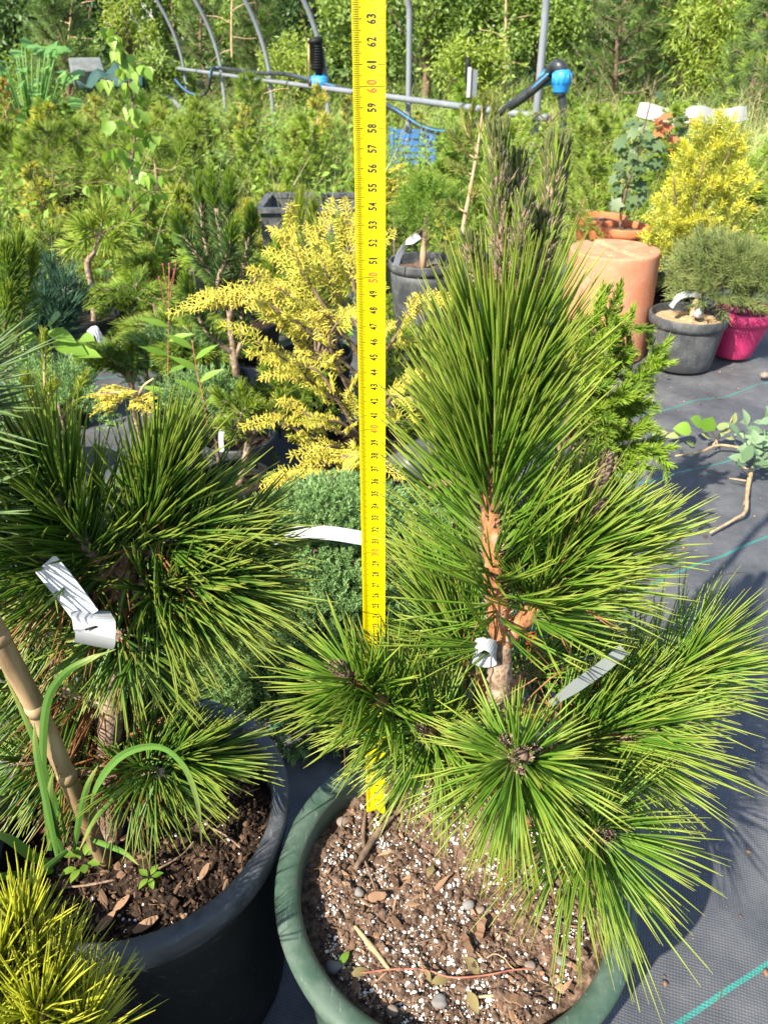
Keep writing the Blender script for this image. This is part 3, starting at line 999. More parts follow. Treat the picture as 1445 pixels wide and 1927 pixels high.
DIG = {}
for ch in '0123456789':
    fc = bpy.data.curves.new('digit', 'FONT')
    fc.body = ch
    fc.size = 1.0
    fc.offset = 0.030
    fc.resolution_u = 3
    fc.align_x = 'CENTER'
    fo = bpy.data.objects.new('digit', fc)
    COL.objects.link(fo)
    bpy.context.view_layer.update()
    me = bpy.data.meshes.new_from_object(fo.evaluated_get(bpy.context.evaluated_depsgraph_get()))
    V = np.array([v.co[:] for v in me.vertices])
    F = [tuple(p.vertices) for p in me.polygons]
    V[:, 0] -= (V[:, 0].min() + V[:, 0].max()) / 2
    V[:, 1] -= (V[:, 1].min() + V[:, 1].max()) / 2
    V[:, 0] /= max(np.ptp(V[:, 0]), 0.35)
    V[:, 1] /= np.ptp(V[:, 1])
    DIG[ch] = (V, F)
    bpy.data.objects.remove(fo)
    bpy.data.curves.remove(fc)
    bpy.data.meshes.remove(me)


def digit(mb, ch, s, xc, w, hh):
    V, F = DIG[ch]
    x = TX + xc - V[:, 1] * hh                   # glyph tops point to the left edge
    z = T0 + s + V[:, 0] * w
    v = np.stack([x, tape_y(x) - 0.00022, z], 1)
    by = {}
    for f in F:
        by.setdefault(len(f), []).append(f)
    mb.add(v, [np.array(x) for x in by.values()])


for n in range(1, 93):
    s = n / 100
    red = n % 10 == 0
    mb = MB()
    d = str(n)
    w, hh, gap = (0.0024, 0.0056, 0.0038) if red else (0.00196, 0.0050, 0.00235)
    if len(d) == 2:
        digit(mb, d[0], s - gap / 2, 0.0012, w, hh)
        digit(mb, d[1], s + gap / 2, 0.0012, w, hh)
    else:
        digit(mb, d, s, 0.0012, w, hh)
    mb.build('number', M['red_ink'] if red else M['ink'], tape, smooth=False)
mb = MB()
a = np.arange(10) * 2 * pi / 10
rv = np.stack([TX + 0.0010 + 0.0013 * np.cos(a), np.full(10, TY - 0.0006), T0 + 0.014 + 0.0013 * np.sin(a)], 1)
mb.add(np.vstack([rv, rv + [0, 0.0008, 0], [[TX + 0.001, TY - 0.0011, T0 + 0.014]]]),
       [np.array([[i, (i + 1) % 10, 10 + (i + 1) % 10, 10 + i] for i in range(10)]), np.array([[20, (i + 1) % 10, i] for i in range(10)])])
mb.build('rivet', M['metal'], tape)


# ================================================================ pines in the foreground
def trunk_part(parent, pts, r, mat, S=10, n=40, rough=0.12, name='trunk'):
    mb = MB()
    tube(mb, curve(pts, n), r, S, rough=rough)
    return mb.build(name, mat, parent)


def bud_part(parent, base, d, L, r, mat=None, n=60, nl=0.004):
    """a resting bud or young candle: overlapping scales and stubby needles on a spindle"""
    d = nrm(np.asarray(d, float)[None])[0]
    mb = MB()
    pts = np.array([base + d * L * t for t in np.linspace(0, 1, 8)])
    tube(mb, pts, r * np.array([0.55, 0.8, 0.9, 0.95, 0.9, 0.75, 0.5, 0.15]), 8, mi=0)
    shoot(mb, pts, int(n * 1.5), nl, 0.0008, 30, 12, 0.05, 0.97, pair=1, K=2, S=3, mi=1, stem_r=r * 0.8)
    shoot(mb, pts, int(n * 1.6), nl * 0.8, 0.0008, 40, 18, 0.0, 0.95, pair=1, K=2, S=3, mi=2, stem_r=r * 0.75, curl=0.3)
    return mb.build('bud', [M['bark_brown'], mat or M['candle'], M['candle_scale']], parent)


def pine_branch(parent, pts, n, L, r=0.00092, a0=70, a1=32, t0=0.35, mat='black_pine', bark='bark_orange', stem=(0.005, 0.0035), bud=True, up=0.05, droop=0.05, bud_L=0.019, bud_r=0.0052, label=None, push=None, dry=8, K=4, bud_dir=None, Ltip=1.0, t1=1.0, power=1.0, buds=1, jit=0.22):
    c = curve(pts, 24)
    mb = MB()
    tube(mb, c, list(stem), 8, rough=0.12)
    # pegs left by fallen scales
    shoot(mb, c, 120, 0.0035, 0.0009, 60, 50, 0.03, 1.0, pair=1, K=2, S=3, mi=1, stem_r=stem[1] * 0.8, curl=0.3)
    b = mb.build('branch', [M[bark], M['candle_scale']], parent)
    if label:
        b['label'] = label
    mb = MB()
    shoot(mb, c, int(n * 0.74), L, r, a0, a1, t0, t1, up, droop, 2, K, 3, push=push, stem_r=stem[1] * 0.6, curl=0.09, Lj=0.5, jit=jit, Ltip=Ltip, power=power)
    if dry:
        shoot(mb, c, dry, L * 0.9, r * 0.8, 95, 70, 0.05, 0.6, -0.25, 0.2, 2, 3, 3, mi=1, curl=0.15)
    mb.build('needles', [M[mat], M['brown_needles']], b, 'stuff')
    if bud:
        d = c[-1] - c[-3] if bud_dir is None else np.asarray(bud_dir)
        bud_part(b, c[-1], d, bud_L, bud_r)
        u = rng.normal(size=3)
        for k in range(buds - 1):
            bud_part(b, c[-1] - nrm((c[-1] - c[-3])[None])[0] * 0.004 + rng.normal(size=3) * 0.004, d + rng.normal(size=3) * np.linalg.norm(d) * 0.4, bud_L * 0.6, bud_r * 0.65, n=36, nl=0.003)
    return b


pine = thing('pine_sapling', 'young black pine with long bright green needles standing in the green pot', 'pine', (0.09, 0.43, GZ - 0.01))
tk = [np.array([0.092, 0.425, GZ - 0.012]), P(936, 1340, .438), P(942, 1200, .45), P(928, 1050, .456), P(926, 900, .462), P(945, 700, .468), P(958, 520, .472)]
trunk_part(pine, tk[:3], [0.0105, 0.0095, 0.0090], M['bark_grey'], 14, 30, 0.10)
leader = curve(tk[2:], 40)
mb = MB()
tube(mb, leader, [0.0085, 0.0080, 0.0072, 0.0062, 0.005], 12, rough=0.10)
shoot(mb, leader, 420, 0.006, 0.0012, 55, 45, 0.0, 1.0, pair=1, K=2, S=3, mi=1, stem_r=0.0055, curl=0.3)
lead = mb.build('leader', [M['bark_orange'], M['candle_scale']], pine)
mb = MB()
shoot(mb, leader, 115, 0.096, 0.00098, 62, 42, 0.12, 0.46, 0.12, 0.0, 2, 5, 3, stem_r=0.004, curl=0.06, Lj=0.34, jit=0.2, push=(0, 0.25, 0))
shoot(mb, leader, 390, 0.096, 0.00098, 46, 21, 0.42, 0.78, 0.12, 0.0, 2, 5, 3, stem_r=0.004, curl=0.05, Lj=0.36, Ltip=0.9, power=0.85, jit=0.18)
shoot(mb, leader, 34, 0.080, 0.00095, 85, 55, 0.02, 0.25, 0.10, 0.02, 2, 5, 3, stem_r=0.004, curl=0.06, Lj=0.3)
mb.build('needles', M['black_pine'], lead, 'stuff')

# the candles at the top
for (b, e, r, n, lb) in (
    ((955, 560, .470), (934, 245, .470), 0.0064, 430, 'tall grey green candle at the very top'),
    ((972, 560, .476), (976, 298, .482), 0.0044, 240, None),
    ((975, 560, .466), (988, 378, .462), 0.0054, 260, None),
    ((985, 570, .474), (1050, 266, .482), 0.0072, 470, 'broad dark candle leaning right at the top'),
    ((925, 570, .474), (880, 450, .476), 0.0042, 130, None),
):
    p0, p1 = P(*b), P(*e)
    mid = (p0 + p1) / 2 + np.array([0.004 if e[0] > 1000 else -0.001, 0, 0])
    c = curve([p0, mid, p1], 24)
    mb = MB()
    tube(mb, c, r * np.array([0.42, 0.44, 0.52, 0.72, 0.92, 1.0, 0.85, 0.25]), 9, mi=0, rough=0.08)
    shoot(mb, c, int(n * 1.15), 0.0080, 0.00110, 15, 7, 0.36, 0.985, pair=1, K=2, S=4, mi=1, stem_r=r * 0.75, curl=0.05, tint=(0, 1.0), Lj=0.6)
    shoot(mb, c, int(n * 1.1), 0.0055, 0.00100, 15, 10, 0.20, 0.95, pair=1, K=2, S=4, mi=1, stem_r=r * 0.8, curl=0.05, tint=(0.2, 1.0), Lj=0.6)
    shoot(mb, c, int(n * 1.7), 0.0052, 0.00125, 24, 14, 0.06, 0.90, pair=1, K=2, S=3, mi=2, stem_r=r * 0.72, curl=0.25)
    shoot(mb, c, int(n * 0.9), 0.0050, 0.00035, 80, 40, 0.0, 0.70, pair=1, K=2, S=3, mi=2, stem_r=r * 0.6, curl=0.7, jit=0.4)
    shoot(mb, c, int(n * 0.16), 0.010, 0.0011, 20, 12, 0.34, 0.94, pair=1, K=2, S=4, mi=3, stem_r=r * 0.85, curl=0.05)
    o = mb.build('candle', [M['bark_grey'], M['candle'], M['candle_scale'], M['mugo']], pine)
    if lb:
        o['label'] = lb

pine_branch(pine, [P(948, 1205, .448), P(1000, 1150, .452), P(1055, 1050, .462), P(1098, 955, .47)], 400, 0.066, a0=70, a1=28, t0=0.22, t1=0.86, buds=3, bud_L=0.046, bud_r=0.0078, up=0.05, push=(0.05, 0.04, 0.0), bud_dir=(0.03, 0.0, 0.1), stem=(0.0075, 0.0055))
pine_branch(pine, [P(1000, 1150, .452), P(1100, 1090, .468), P(1178, 1012, .48)], 170, 0.058, a0=70, a1=35, t0=0.3, push=(0.10, 0.05, 0.0), bud_L=0.014)
pine_branch(pine, [P(935, 1500, .42), P(958, 1460, .375), P(972, 1428, .325)], 300, 0.060, a0=92, a1=44, t0=0.45, stem=(0.006, 0.004), buds=5, up=0.0, droop=0.20, bud_L=0.020, bud_r=0.0060, bud_dir=(0.05, -0.40, 0.60), power=0.85, jit=0.36, push=(0.03, -0.08, -0.10))
pine_branch(pine, [P(945, 1530, .42), P(1050, 1560, .385), P(1128, 1568, .352)], 190, 0.082, a0=75, a1=50, t0=0.5, up=-0.28, droop=0.20, bud_L=0.010, push=(0.14, -0.1, -0.05), power=0.8)
pine_branch(pine, [P(945, 1455, .44), P(1080, 1400, .445), P(1188, 1383, .44)], 270, 0.088, a0=72, a1=38, t0=0.4, up=-0.10, droop=0.14, buds=3, push=(0.15, 0.0, -0.05))
pine_branch(pine, [P(946, 1335, .448), P(1090, 1350, .47), P(1230, 1290, .485), P(1303, 1243, .49)], 340, 0.078, a0=75, a1=32, t0=0.42, up=0.0, droop=0.07, buds=3, push=(0.12, 0.02, 0.02))
pine_branch(pine, [P(928, 1450, .432), P(800, 1370, .425), P(720, 1320, .41), P(660, 1275, .40)], 360, 0.060, a0=80, a1=42, t0=0.42, up=0.04, droop=0.08, push=(-0.12, -0.05, 0.03), bud_L=0.020, bud_r=0.0058)
pine_branch(pine, [P(935, 1340, .45), P(880, 1230, .50), P(850, 1120, .54)], 260, 0.085, a0=75, a1=30, t0=0.3, up=0.12, push=(-0.22, 0.1, 0.1), bud=False)
pine_branch(pine, [P(928, 1470, .432), P(860, 1400, .415), P(800, 1375, .39)], 190, 0.062, a0=95, a1=62, t0=0.55, up=-0.22, droop=0.18, push=(-0.12, -0.1, -0.1), bud_L=0.008, bud_r=0.003, buds=2)
pine_branch(pine, [P(950, 1290, .46), P(1030, 1250, .53), P(1100, 1205, .58)], 240, 0.085, a0=80, a1=35, t0=0.2, up=0.05, bud=False, push=(0.1, 0.15, 0.0))
pine_branch(pine, [P(920, 1400, .45), P(850, 1330, .50), P(800, 1280, .54)], 200, 0.075, a0=80, a1=40, t0=0.3, up=0.0, bud=False, dry=14, push=(-0.1, 0.1, 0.0))
# a few old needles spread below the whorl
mb = MB()
c = np.array([P(938, 1225, .445), P(940, 1190, .449)])
q = np.repeat(P(930, 1215, .443)[None], 16, 0)
tips = np.array([P(x, y, .40) for x, y in ((720, 1195), (735, 1215), (760, 1240), (700, 1235), (790, 1265), (770, 1215), (840, 1045), (850, 1060), (745, 1180), (800, 1195), (830, 1230), (860, 1275), (775, 1250), (720, 1210), (870, 1120), (880, 1150))])
dd = tips - q
needles(mb, q, dd, np.linalg.norm(dd, axis=1), 0.00085, rng.normal(size=(16, 3)) * 0.006, 5, 3)
mb.build('needles', M['black_pine'], pine, 'stuff')
mb = MB()
for a, b in (((875, 1170, .45), (862, 1330, .45)), ((905, 1150, .44), (868, 1255, .44)), ((1120, 1560, .34), (1075, 1640, .33)), ((640, 1360, .39), (660, 1455, .385)), ((1010, 1275, .42), (960, 1310, .42)), ((870, 1200, .46), (878, 1380, .45)), ((1300, 1000, .5), (1195, 1070, .5))):
    p0, p1 = P(*a), P(*b)
    needles(mb, p0[None], (p1 - p0)[None], np.linalg.norm(p1 - p0), 0.0008, rng.normal(size=(1, 3)) * 0.004, 5, 3)
mb.build('dry_needles', M['brown_needles'], pine, 'stuff')


def strap(name, label, cat, pts, w, side, mat='white_tag', twist=0.0, n=24, taper=None, group=None, th=0.0007):
    mb = MB()
    ribbon(mb, curve(pts, n), w, th, side, twist, taper=taper)
    return tag(mb.build(name, M[mat], smooth=False), label, cat, group)


strap('plant_tag', 'white loop tag fastened round the pine trunk at the whorl', 'plant tag', [P(890, 1225, .437), P(905, 1212, .428), P(925, 1216, .430), P(932, 1235, .436), P(915, 1245, .440), P(893, 1238, .438)], 0.010, (0, 0.2, 1))
strap('plant_tag', 'translucent white strip tag behind the right branches of the pine', 'plant tag', [P(1035, 1325, .435), P(1085, 1290, .44), P(1130, 1258, .445), P(1174, 1222, .45)], 0.011, (0.3, 0.3, 1), 'grey_tag', taper=[0.5, 1, 1, 0.9])
strap('price_marker', 'small red plastic marker seen right of the pine trunk', 'plant tag', [P(998, 1190, .52), P(1002, 1225, .515), P(1004, 1248, .515)], 0.010, (1, 0, 0.1), 'red_tag')

# soil spilt on the ground cover, with dry needles
n = 900
x, y = 0.25 + 1.1 * rng.random(n), 0.3 + 2.6 * rng.random(n) ** 1.2
mb = MB()
r = 0.0008 + 0.0035 * rng.random(n) ** 5
zz = np.where(x * NV[0] + y * NV[1] < 0.92, 0.011, 0.004) + ground_h(x, y)
grains(mb, np.stack([x, y, zz + r * 0.4], 1), r, 0.6)
n = 70
x, y = 0.25 + 1.0 * rng.random(n), 0.3 + 2.2 * rng.random(n)
zz = np.where(x * NV[0] + y * NV[1] < 0.92, 0.013, 0.006) + ground_h(x, y)
needles(mb, np.stack([x, y, zz], 1), np.stack([rng.normal(size=n), rng.normal(size=n), 0 * x], 1), 0.02 + 0.04 * rng.random(n), 0.0007, rng.normal(size=(n, 3)) * np.array([0.006, 0.006, 0.0]), 3, 3)
o = mb.build('debris', M['chips'], None, 'stuff')
o['label'] = 'spilt soil and dry needles on the ground cover'

# ---------------------------------------------------------------- the darker pine in the black pot
lp = thing('pine_sapling', 'dark green pine with tangled branches in the large black pot', 'pine', (-0.262, 0.455, BZ - 0.01))
LT = [np.array([-0.262, 0.455, BZ - 0.012]), P(205, 1420, .46), P(225, 1200, .465), P(235, 1090, .47), P(262, 985, .475)]
trunk_part(lp, LT, [0.011, 0.010, 0.009, 0.008], M['bark_grey'], 12, 36, 0.12)


def lb_(*a, **k):
    k.setdefault('mat', 'dark_pine')
    k.setdefault('bark', 'bark_grey')
    k.setdefault('bud', False)
    return pine_branch(lp, *a, **k)


R = 0.00100
lb_([P(235, 1090, .47), P(275, 1000, .47), P(302, 915, .465)], 230, 0.070, a0=44, a1=7, t0=0.30, up=0.10, r=0.0011, power=0.8, jit=0.13)
lb_([P(235, 1120, .47), P(310, 1110, .455), P(395, 1085, .45)], 270, 0.066, a0=70, a1=34, t0=0.30, up=0.02, droop=0.12, r=R, push=(0.10, 0, 0.0))
lb_([P(240, 1060, .47), P(330, 1010, .47), P(375, 985, .47)], 170, 0.064, a0=70, a1=32, t0=0.3, up=0.05, droop=0.1, push=(0.12, 0, 0.0), r=R)
lb_([P(235, 1130, .47), P(330, 1135, .462), P(440, 1105, .455)], 260, 0.060, a0=72, a1=36, t0=0.2, up=-0.05, droop=0.14, r=R, push=(0.10, 0, 0), dry=10)
lb_([P(235, 1110, .475), P(340, 1070, .485), P(450, 1020, .49)], 240, 0.062, a0=70, a1=30, t0=0.25, up=0.05, droop=0.1, r=R, push=(0.10, 0, 0))
lb_([P(228, 1100, .46), P(160, 1070, .47), P(90, 1085, .475)], 190, 0.062, a0=75, a1=38, t0=0.2, up=-0.02, droop=0.15, r=R, dry=16)
lb_([P(235, 1110, .47), P(300, 1080, .475), P(360, 1050, .485)], 170, 0.060, a0=75, a1=38, t0=0.2, up=0.0, droop=0.15, r=R)
lb_([P(228, 1110, .47), P(150, 1010, .455), P(105, 930, .445)], 230, 0.074, a0=60, a1=16, t0=0.3, up=0.12, r=R, power=0.8, jit=0.16)
lb_([P(228, 1140, .475), P(120, 1080, .46), P(20, 1010, .44)], 200, 0.075, a0=75, a1=40, t0=0.2, up=0.05, dry=26, r=R)
lb_([P(228, 1180, .468), P(225, 1190, .44), P(222, 1195, .425)], 110, 0.050, a0=95, a1=75, t0=0.2, up=-0.45, droop=0.2, r=0.001)
lb_([P(225, 1200, .465), P(250, 1215, .44), P(270, 1225, .43)], 90, 0.052, a0=90, a1=60, t0=0.2, up=-0.35, droop=0.15, push=(0.10, 0, 0), r=0.001)
lb_([P(205, 1440, .455), P(290, 1430, .44), P(372, 1425, .43)], 210, 0.058, a0=75, a1=30, t0=0.45, up=0.05, droop=0.05, push=(0.08, 0, 0.06), dry=24, r=0.0010)
lb_([P(205, 1450, .455), P(265, 1455, .43), P(305, 1455, .41)], 130, 0.056, a0=85, a1=55, t0=0.3, up=-0.35, droop=0.22, dry=30, push=(0.08, 0, 0), r=0.0010)
lb_([P(205, 1460, .46), P(110, 1440, .45), P(20, 1430, .44)], 130, 0.058, a0=80, a1=50, t0=0.2, up=-0.15, droop=0.12, dry=70, r=0.0010)
lb_([P(205, 1330, .47), P(110, 1300, .47), P(10, 1290, .46)], 150, 0.064, a0=80, a1=45, t0=0.2, up=-0.10, droop=0.10, dry=60, r=0.0010)
lb_([P(205, 1400, .46), P(260, 1370, .48), P(300, 1340, .50)], 130, 0.056, a0=85, a1=50, t0=0.2, up=0.0, dry=30, r=0.0010)
lb_([P(230, 1130, .48), P(80, 1150, .50), P(-40, 1130, .50)], 220, 0.072, a0=80, a1=45, t0=0.15, up=0.0, dry=40, r=0.0011)
lb_([P(205, 1350, .47), P(130, 1360, .50), P(60, 1380, .51)], 160, 0.060, a0=80, a1=50, t0=0.1, up=-0.1, dry=60, r=0.0010)

# a second branch of needles reaching in at the left edge, from a pine standing outside the frame
ep = thing('pine_sapling', 'pine at the left edge, its dark needles sweeping in over the black pot', 'pine', (-0.50, 0.42, 0.0))
E0 = [np.array([-0.50, 0.42, 0.20]), np.array([-0.48, 0.43, 0.42]), np.array([-0.44, 0.44, 0.56])]
trunk_part(ep, E0, [0.011, 0.009, 0.007], M['bark_grey'], 10, 24)
for pts, n, L in (([E0[1], P(-190, 960, .44), P(-100, 860, .435)], 260, 0.066), ([E0[2], P(-170, 800, .43), P(-95, 720, .42)], 260, 0.062), ([E0[1], P(-170, 1010, .42), P(-90, 960, .40)], 220, 0.060)):
    pine_branch(ep, pts, n, L, 0.0011, 66, 30, 0.2, 'sparse_pine', 'bark_grey', bud=False, push=(0.22, 0, 0.02), up=0.0, droop=0.03)
pot('plant_pot', 'black pot outside the left edge holding the sweeping pine', 'plant pot', -0.50, 0.42, 0.22, 0.11, 0.09, M['black_plastic'], 0.03)

# bamboo cane
mb = MB()
cane = [P(-60, 1080, .375), P(0, 1205, .38), P(75, 1345, .395), P(135, 1480, .41), P(200, 1625, .43)]
cc = curve(cane, 60)
tube(mb, cc, 0.0070, 14, rough=0.012)
bc = thing('bamboo_cane', 'smooth tan bamboo cane leaning left out of the black pot', 'cane', cc[-1])
mb.build('stalk', M['bamboo'], bc)
for i in (14, 28, 42):
    mb = MB()
    tube(mb, cc[i - 1:i + 2], [0.0071, 0.0078, 0.0072], 14)
    mb.build('node_ring', M['bamboo'], bc)

# name tag on the dark pine: a long strip with a curled end
nt_ = thing('plant_tag', 'long white plant tag with a curled end hanging in the dark pine', 'plant tag', P(160, 1180, .43))
mb = MB()
ribbon(mb, curve([P(86, 1060, .415), P(130, 1115, .405), P(165, 1162, .398)], 14), 0.021, 0.0006, (0.8, 0, 0.55))
mb.build('strip', M['white_tag'], nt_, smooth=False)
mb = MB()
ribbon(mb, curve([P(170, 1150, .402), P(177, 1168, .390), P(180, 1188, .384), P(180, 1205, .390), P(177, 1214, .402), P(172, 1214, .412)], 18), 0.026, 0.0006, (0.85, 0, -0.22))
mb.build('loop_end', M['white_tag'], nt_, smooth=False)
mb = MB()
box(mb, P(172, 1182, .3835), (0.0075, 0.0005, 0.0018), 0.4)
mb.build('slot', M['ink'], nt_)

# grass growing in the black pot: every long blade is a part
gr = thing('grass_tuft', 'tuft of broad green grass blades growing in the black pot', 'grass', P(110, 1610, z=BZ))
for pts, w, up in (
    ([P(165, 1560, .40), P(178, 1490, .385), P(225, 1425, .375), P(295, 1405, .37), P(345, 1440, .365), P(372, 1510, .365), P(380, 1592, .37)], 0.0056, (0.3, 0, 1)),
    ([P(95, 1600, .40), P(82, 1450, .39), P(88, 1330, .385), P(120, 1270, .38), P(170, 1240, .38), P(218, 1222, .385)], 0.0058, (1, 0, 0.2)),
    ([P(130, 1590, .41), P(95, 1480, .40), P(60, 1380, .395), P(5, 1260, .39)], 0.0050, (1, 0, 0)),
    ([P(128, 1600, .36), P(80, 1640, .345), P(30, 1680, .33), P(-40, 1725, .315)], 0.0075, (0.3, 0.3, 1)),
    ([P(110, 1620, .39), P(90, 1520, .385), P(70, 1420, .38), P(65, 1360, .375)], 0.0055, (1, 0, 0)),
    ([P(170, 1580, .41), P(200, 1590, .40), P(235, 1605, .39), P(262, 1628, .385)], 0.0060, (0, 0.3, 1)),
    ([P(100, 1630, .37), P(60, 1610, .355), P(20, 1580, .345), P(-30, 1560, .335)], 0.0070, (0.2, 0.3, 1)),
    ([P(100, 1640, .37), P(50, 1645, .35), P(0, 1650, .335), P(-40, 1660, .33)], 0.0065, (0.2, 0.3, 1)),
    ([P(140, 1600, .40), P(150, 1540, .395), P(165, 1480, .39), P(185, 1440, .39)], 0.0050, (1, 0, 0)),
    ([P(120, 1610, .40), P(105, 1560, .39), P(95, 1500, .385), P(100, 1450, .38)], 0.0060, (1, 0, 0)),
    ([P(250, 1470, .40), P(215, 1500, .395), P(180, 1540, .395), P(150, 1600, .40)], 0.0050, (0.3, 0, 1)),
):
    mb = MB()
    ribbon(mb, curve(pts, 26), w, 0.0004, up, taper=[0.55, 0.9, 1, 1, 0.9, 0.6, 0.06], vfold=0.10, tint=rng.random())
    mb.build('grass_blade', M['blade'], gr, smooth=False)
# seedling and twigs on the dark soil
sd = thing('seedling', 'tiny seedling with pale round leaves on the dark soil', 'seedling', P(283, 1655, z=BZ))
p0 = P(283, 1655, z=BZ + 0.004)
for a in (0.2, 1.2, 2.6, 4.2, 5.2):
    leaf(sd, 'oval', p0 + np.array([0.002 * cos(a), 0.002 * sin(a), 0.004]), (cos(a), sin(a), 0.25), 0.011)
sd2 = thing('seedling', 'small leafy seedling in the shade of the bamboo cane foot', 'seedling', P(165, 1640, z=BZ))
for a in np.linspace(0, 6, 9):
    leaf(sd2, 'oval', P(160, 1635, z=BZ) + np.array([0.006 * cos(a), 0.006 * sin(a), 0.006 + 0.012 * rng.random()]), (cos(a), sin(a), 0.4), 0.014)
tgd = 'twigs on the soil of the black pot'
twig('twig', 'grey forked twig on the dark soil under the pine needles', 'twig', [(395, 1562), (420, 1575), (440, 1588), (453, 1600)], [0.0012, 0.0009, 0.0006], M['bark_grey'], BZ, tgd, 0.005)
twig('twig', 'bent grey stick in the middle of the dark soil', 'twig', [(300, 1645), (330, 1625), (350, 1605), (366, 1588)], [0.0011, 0.0009, 0.0006], M['bark_grey'], BZ, tgd, 0.005)
twig('twig', 'straight grey stick left on the dark soil', 'twig', [(120, 1680), (170, 1676), (222, 1664)], [0.0009, 0.0012, 0.0010], M['bark_grey'], BZ, tgd, 0.006)
for px, py, L, lb in ((200, 1735, 0.020, 'pale brown wood chip at the front of the dark soil'), (275, 1740, 0.022, 'brown wood chip lying right of the pale one on the dark soil'), (340, 1730, 0.013, 'small orange wood chip near the front rim of the black pot'), (230, 1700, 0.016, 'sunlit wood chip on the dark soil above the pale one'), (425, 1668, 0.012, 'short tan wood chip near the right rim of the black pot'), (385, 1640, 0.015, 'grey square wood chip on the right of the dark soil')):
    mb = MB()
    c = P(px, py, z=BZ + 0.005)
    a = 0.5 + rng.random()
    ribbon(mb, np.array([c + np.array([cos(a), sin(a), 0.2]) * L * (k - 0.5) for k in np.linspace(0, 1, 5)]), L * 0.38, 0.0025, (-sin(a), cos(a), 0.2), taper=[0.4, 0.9, 1, 0.8, 0.3], tint=0.7)
    tag(mb.build('wood_chip', M['chips'], smooth=False), lb, 'wood chip', 'wood chips on the soil of the black pot')

# ---------------------------------------------------------------- yellow green pine at the bottom left
yp = thing('pine_sapling', 'bright yellow green young pine in the nearest left corner', 'pine', (-0.275, 0.165, 0.24))
trunk_part(yp, [np.array([-0.275, 0.165, 0.23]), np.array([-0.272, 0.18, 0.30]), np.array([-0.265, 0.20, 0.36])], [0.008, 0.007, 0.006], M['bark_grey'], 10, 16)
for pts, n, L in (
    ([np.array([-.268, .19, .33]), P(30, 1830, .265), P(38, 1735, .275)], 170, 0.048),
    ([np.array([-.268, .19, .33]), P(85, 1900, .250), P(105, 1835, .258)], 170, 0.044),
    ([np.array([-.266, .20, .34]), P(10, 1880, .25), P(-10, 1800, .255)], 150, 0.050),
    ([np.array([-.266, .19, .31]), P(60, 1950, .235), P(75, 1890, .235)], 170, 0.050),
    ([np.array([-.266, .19, .31]), P(130, 1990, .235), P(150, 1930, .24)], 150, 0.050),
    ([np.array([-.268, .19, .31]), P(-20, 1950, .24), P(-30, 1880, .24)], 150, 0.050),
):
    pine_branch(yp, pts, n, L, 0.00075, 62, 22, 0.3, 'yellow_pine', 'twig_tan', (0.004, 0.002), bud=True, bud_L=0.006, bud_r=0.002, up=0.1, droop=0.0)
for k in range(6):  # extra low branches, added to throw shade on the black pot's front
    a = -0.9 + k * 0.6
    e = np.array([-.275 + 0.085 * cos(a), .175 + 0.085 * sin(a), 0.285 + 0.02 * (k % 3)])
    pine_branch(yp, [np.array([-.272, .18, .28]), (np.array([-.272, .18, .29]) + e) / 2, e], 110, 0.038, 0.00075, 66, 30, 0.2, 'yellow_pine', 'twig_tan', (0.004, 0.002), bud=False, up=0.15, droop=0.0)
pot('plant_pot', 'black pot below the yellow green pine at the nearest corner', 'plant pot', -0.275, 0.165, 0.24, 0.10, 0.082, M['black_plastic'], 0.02)


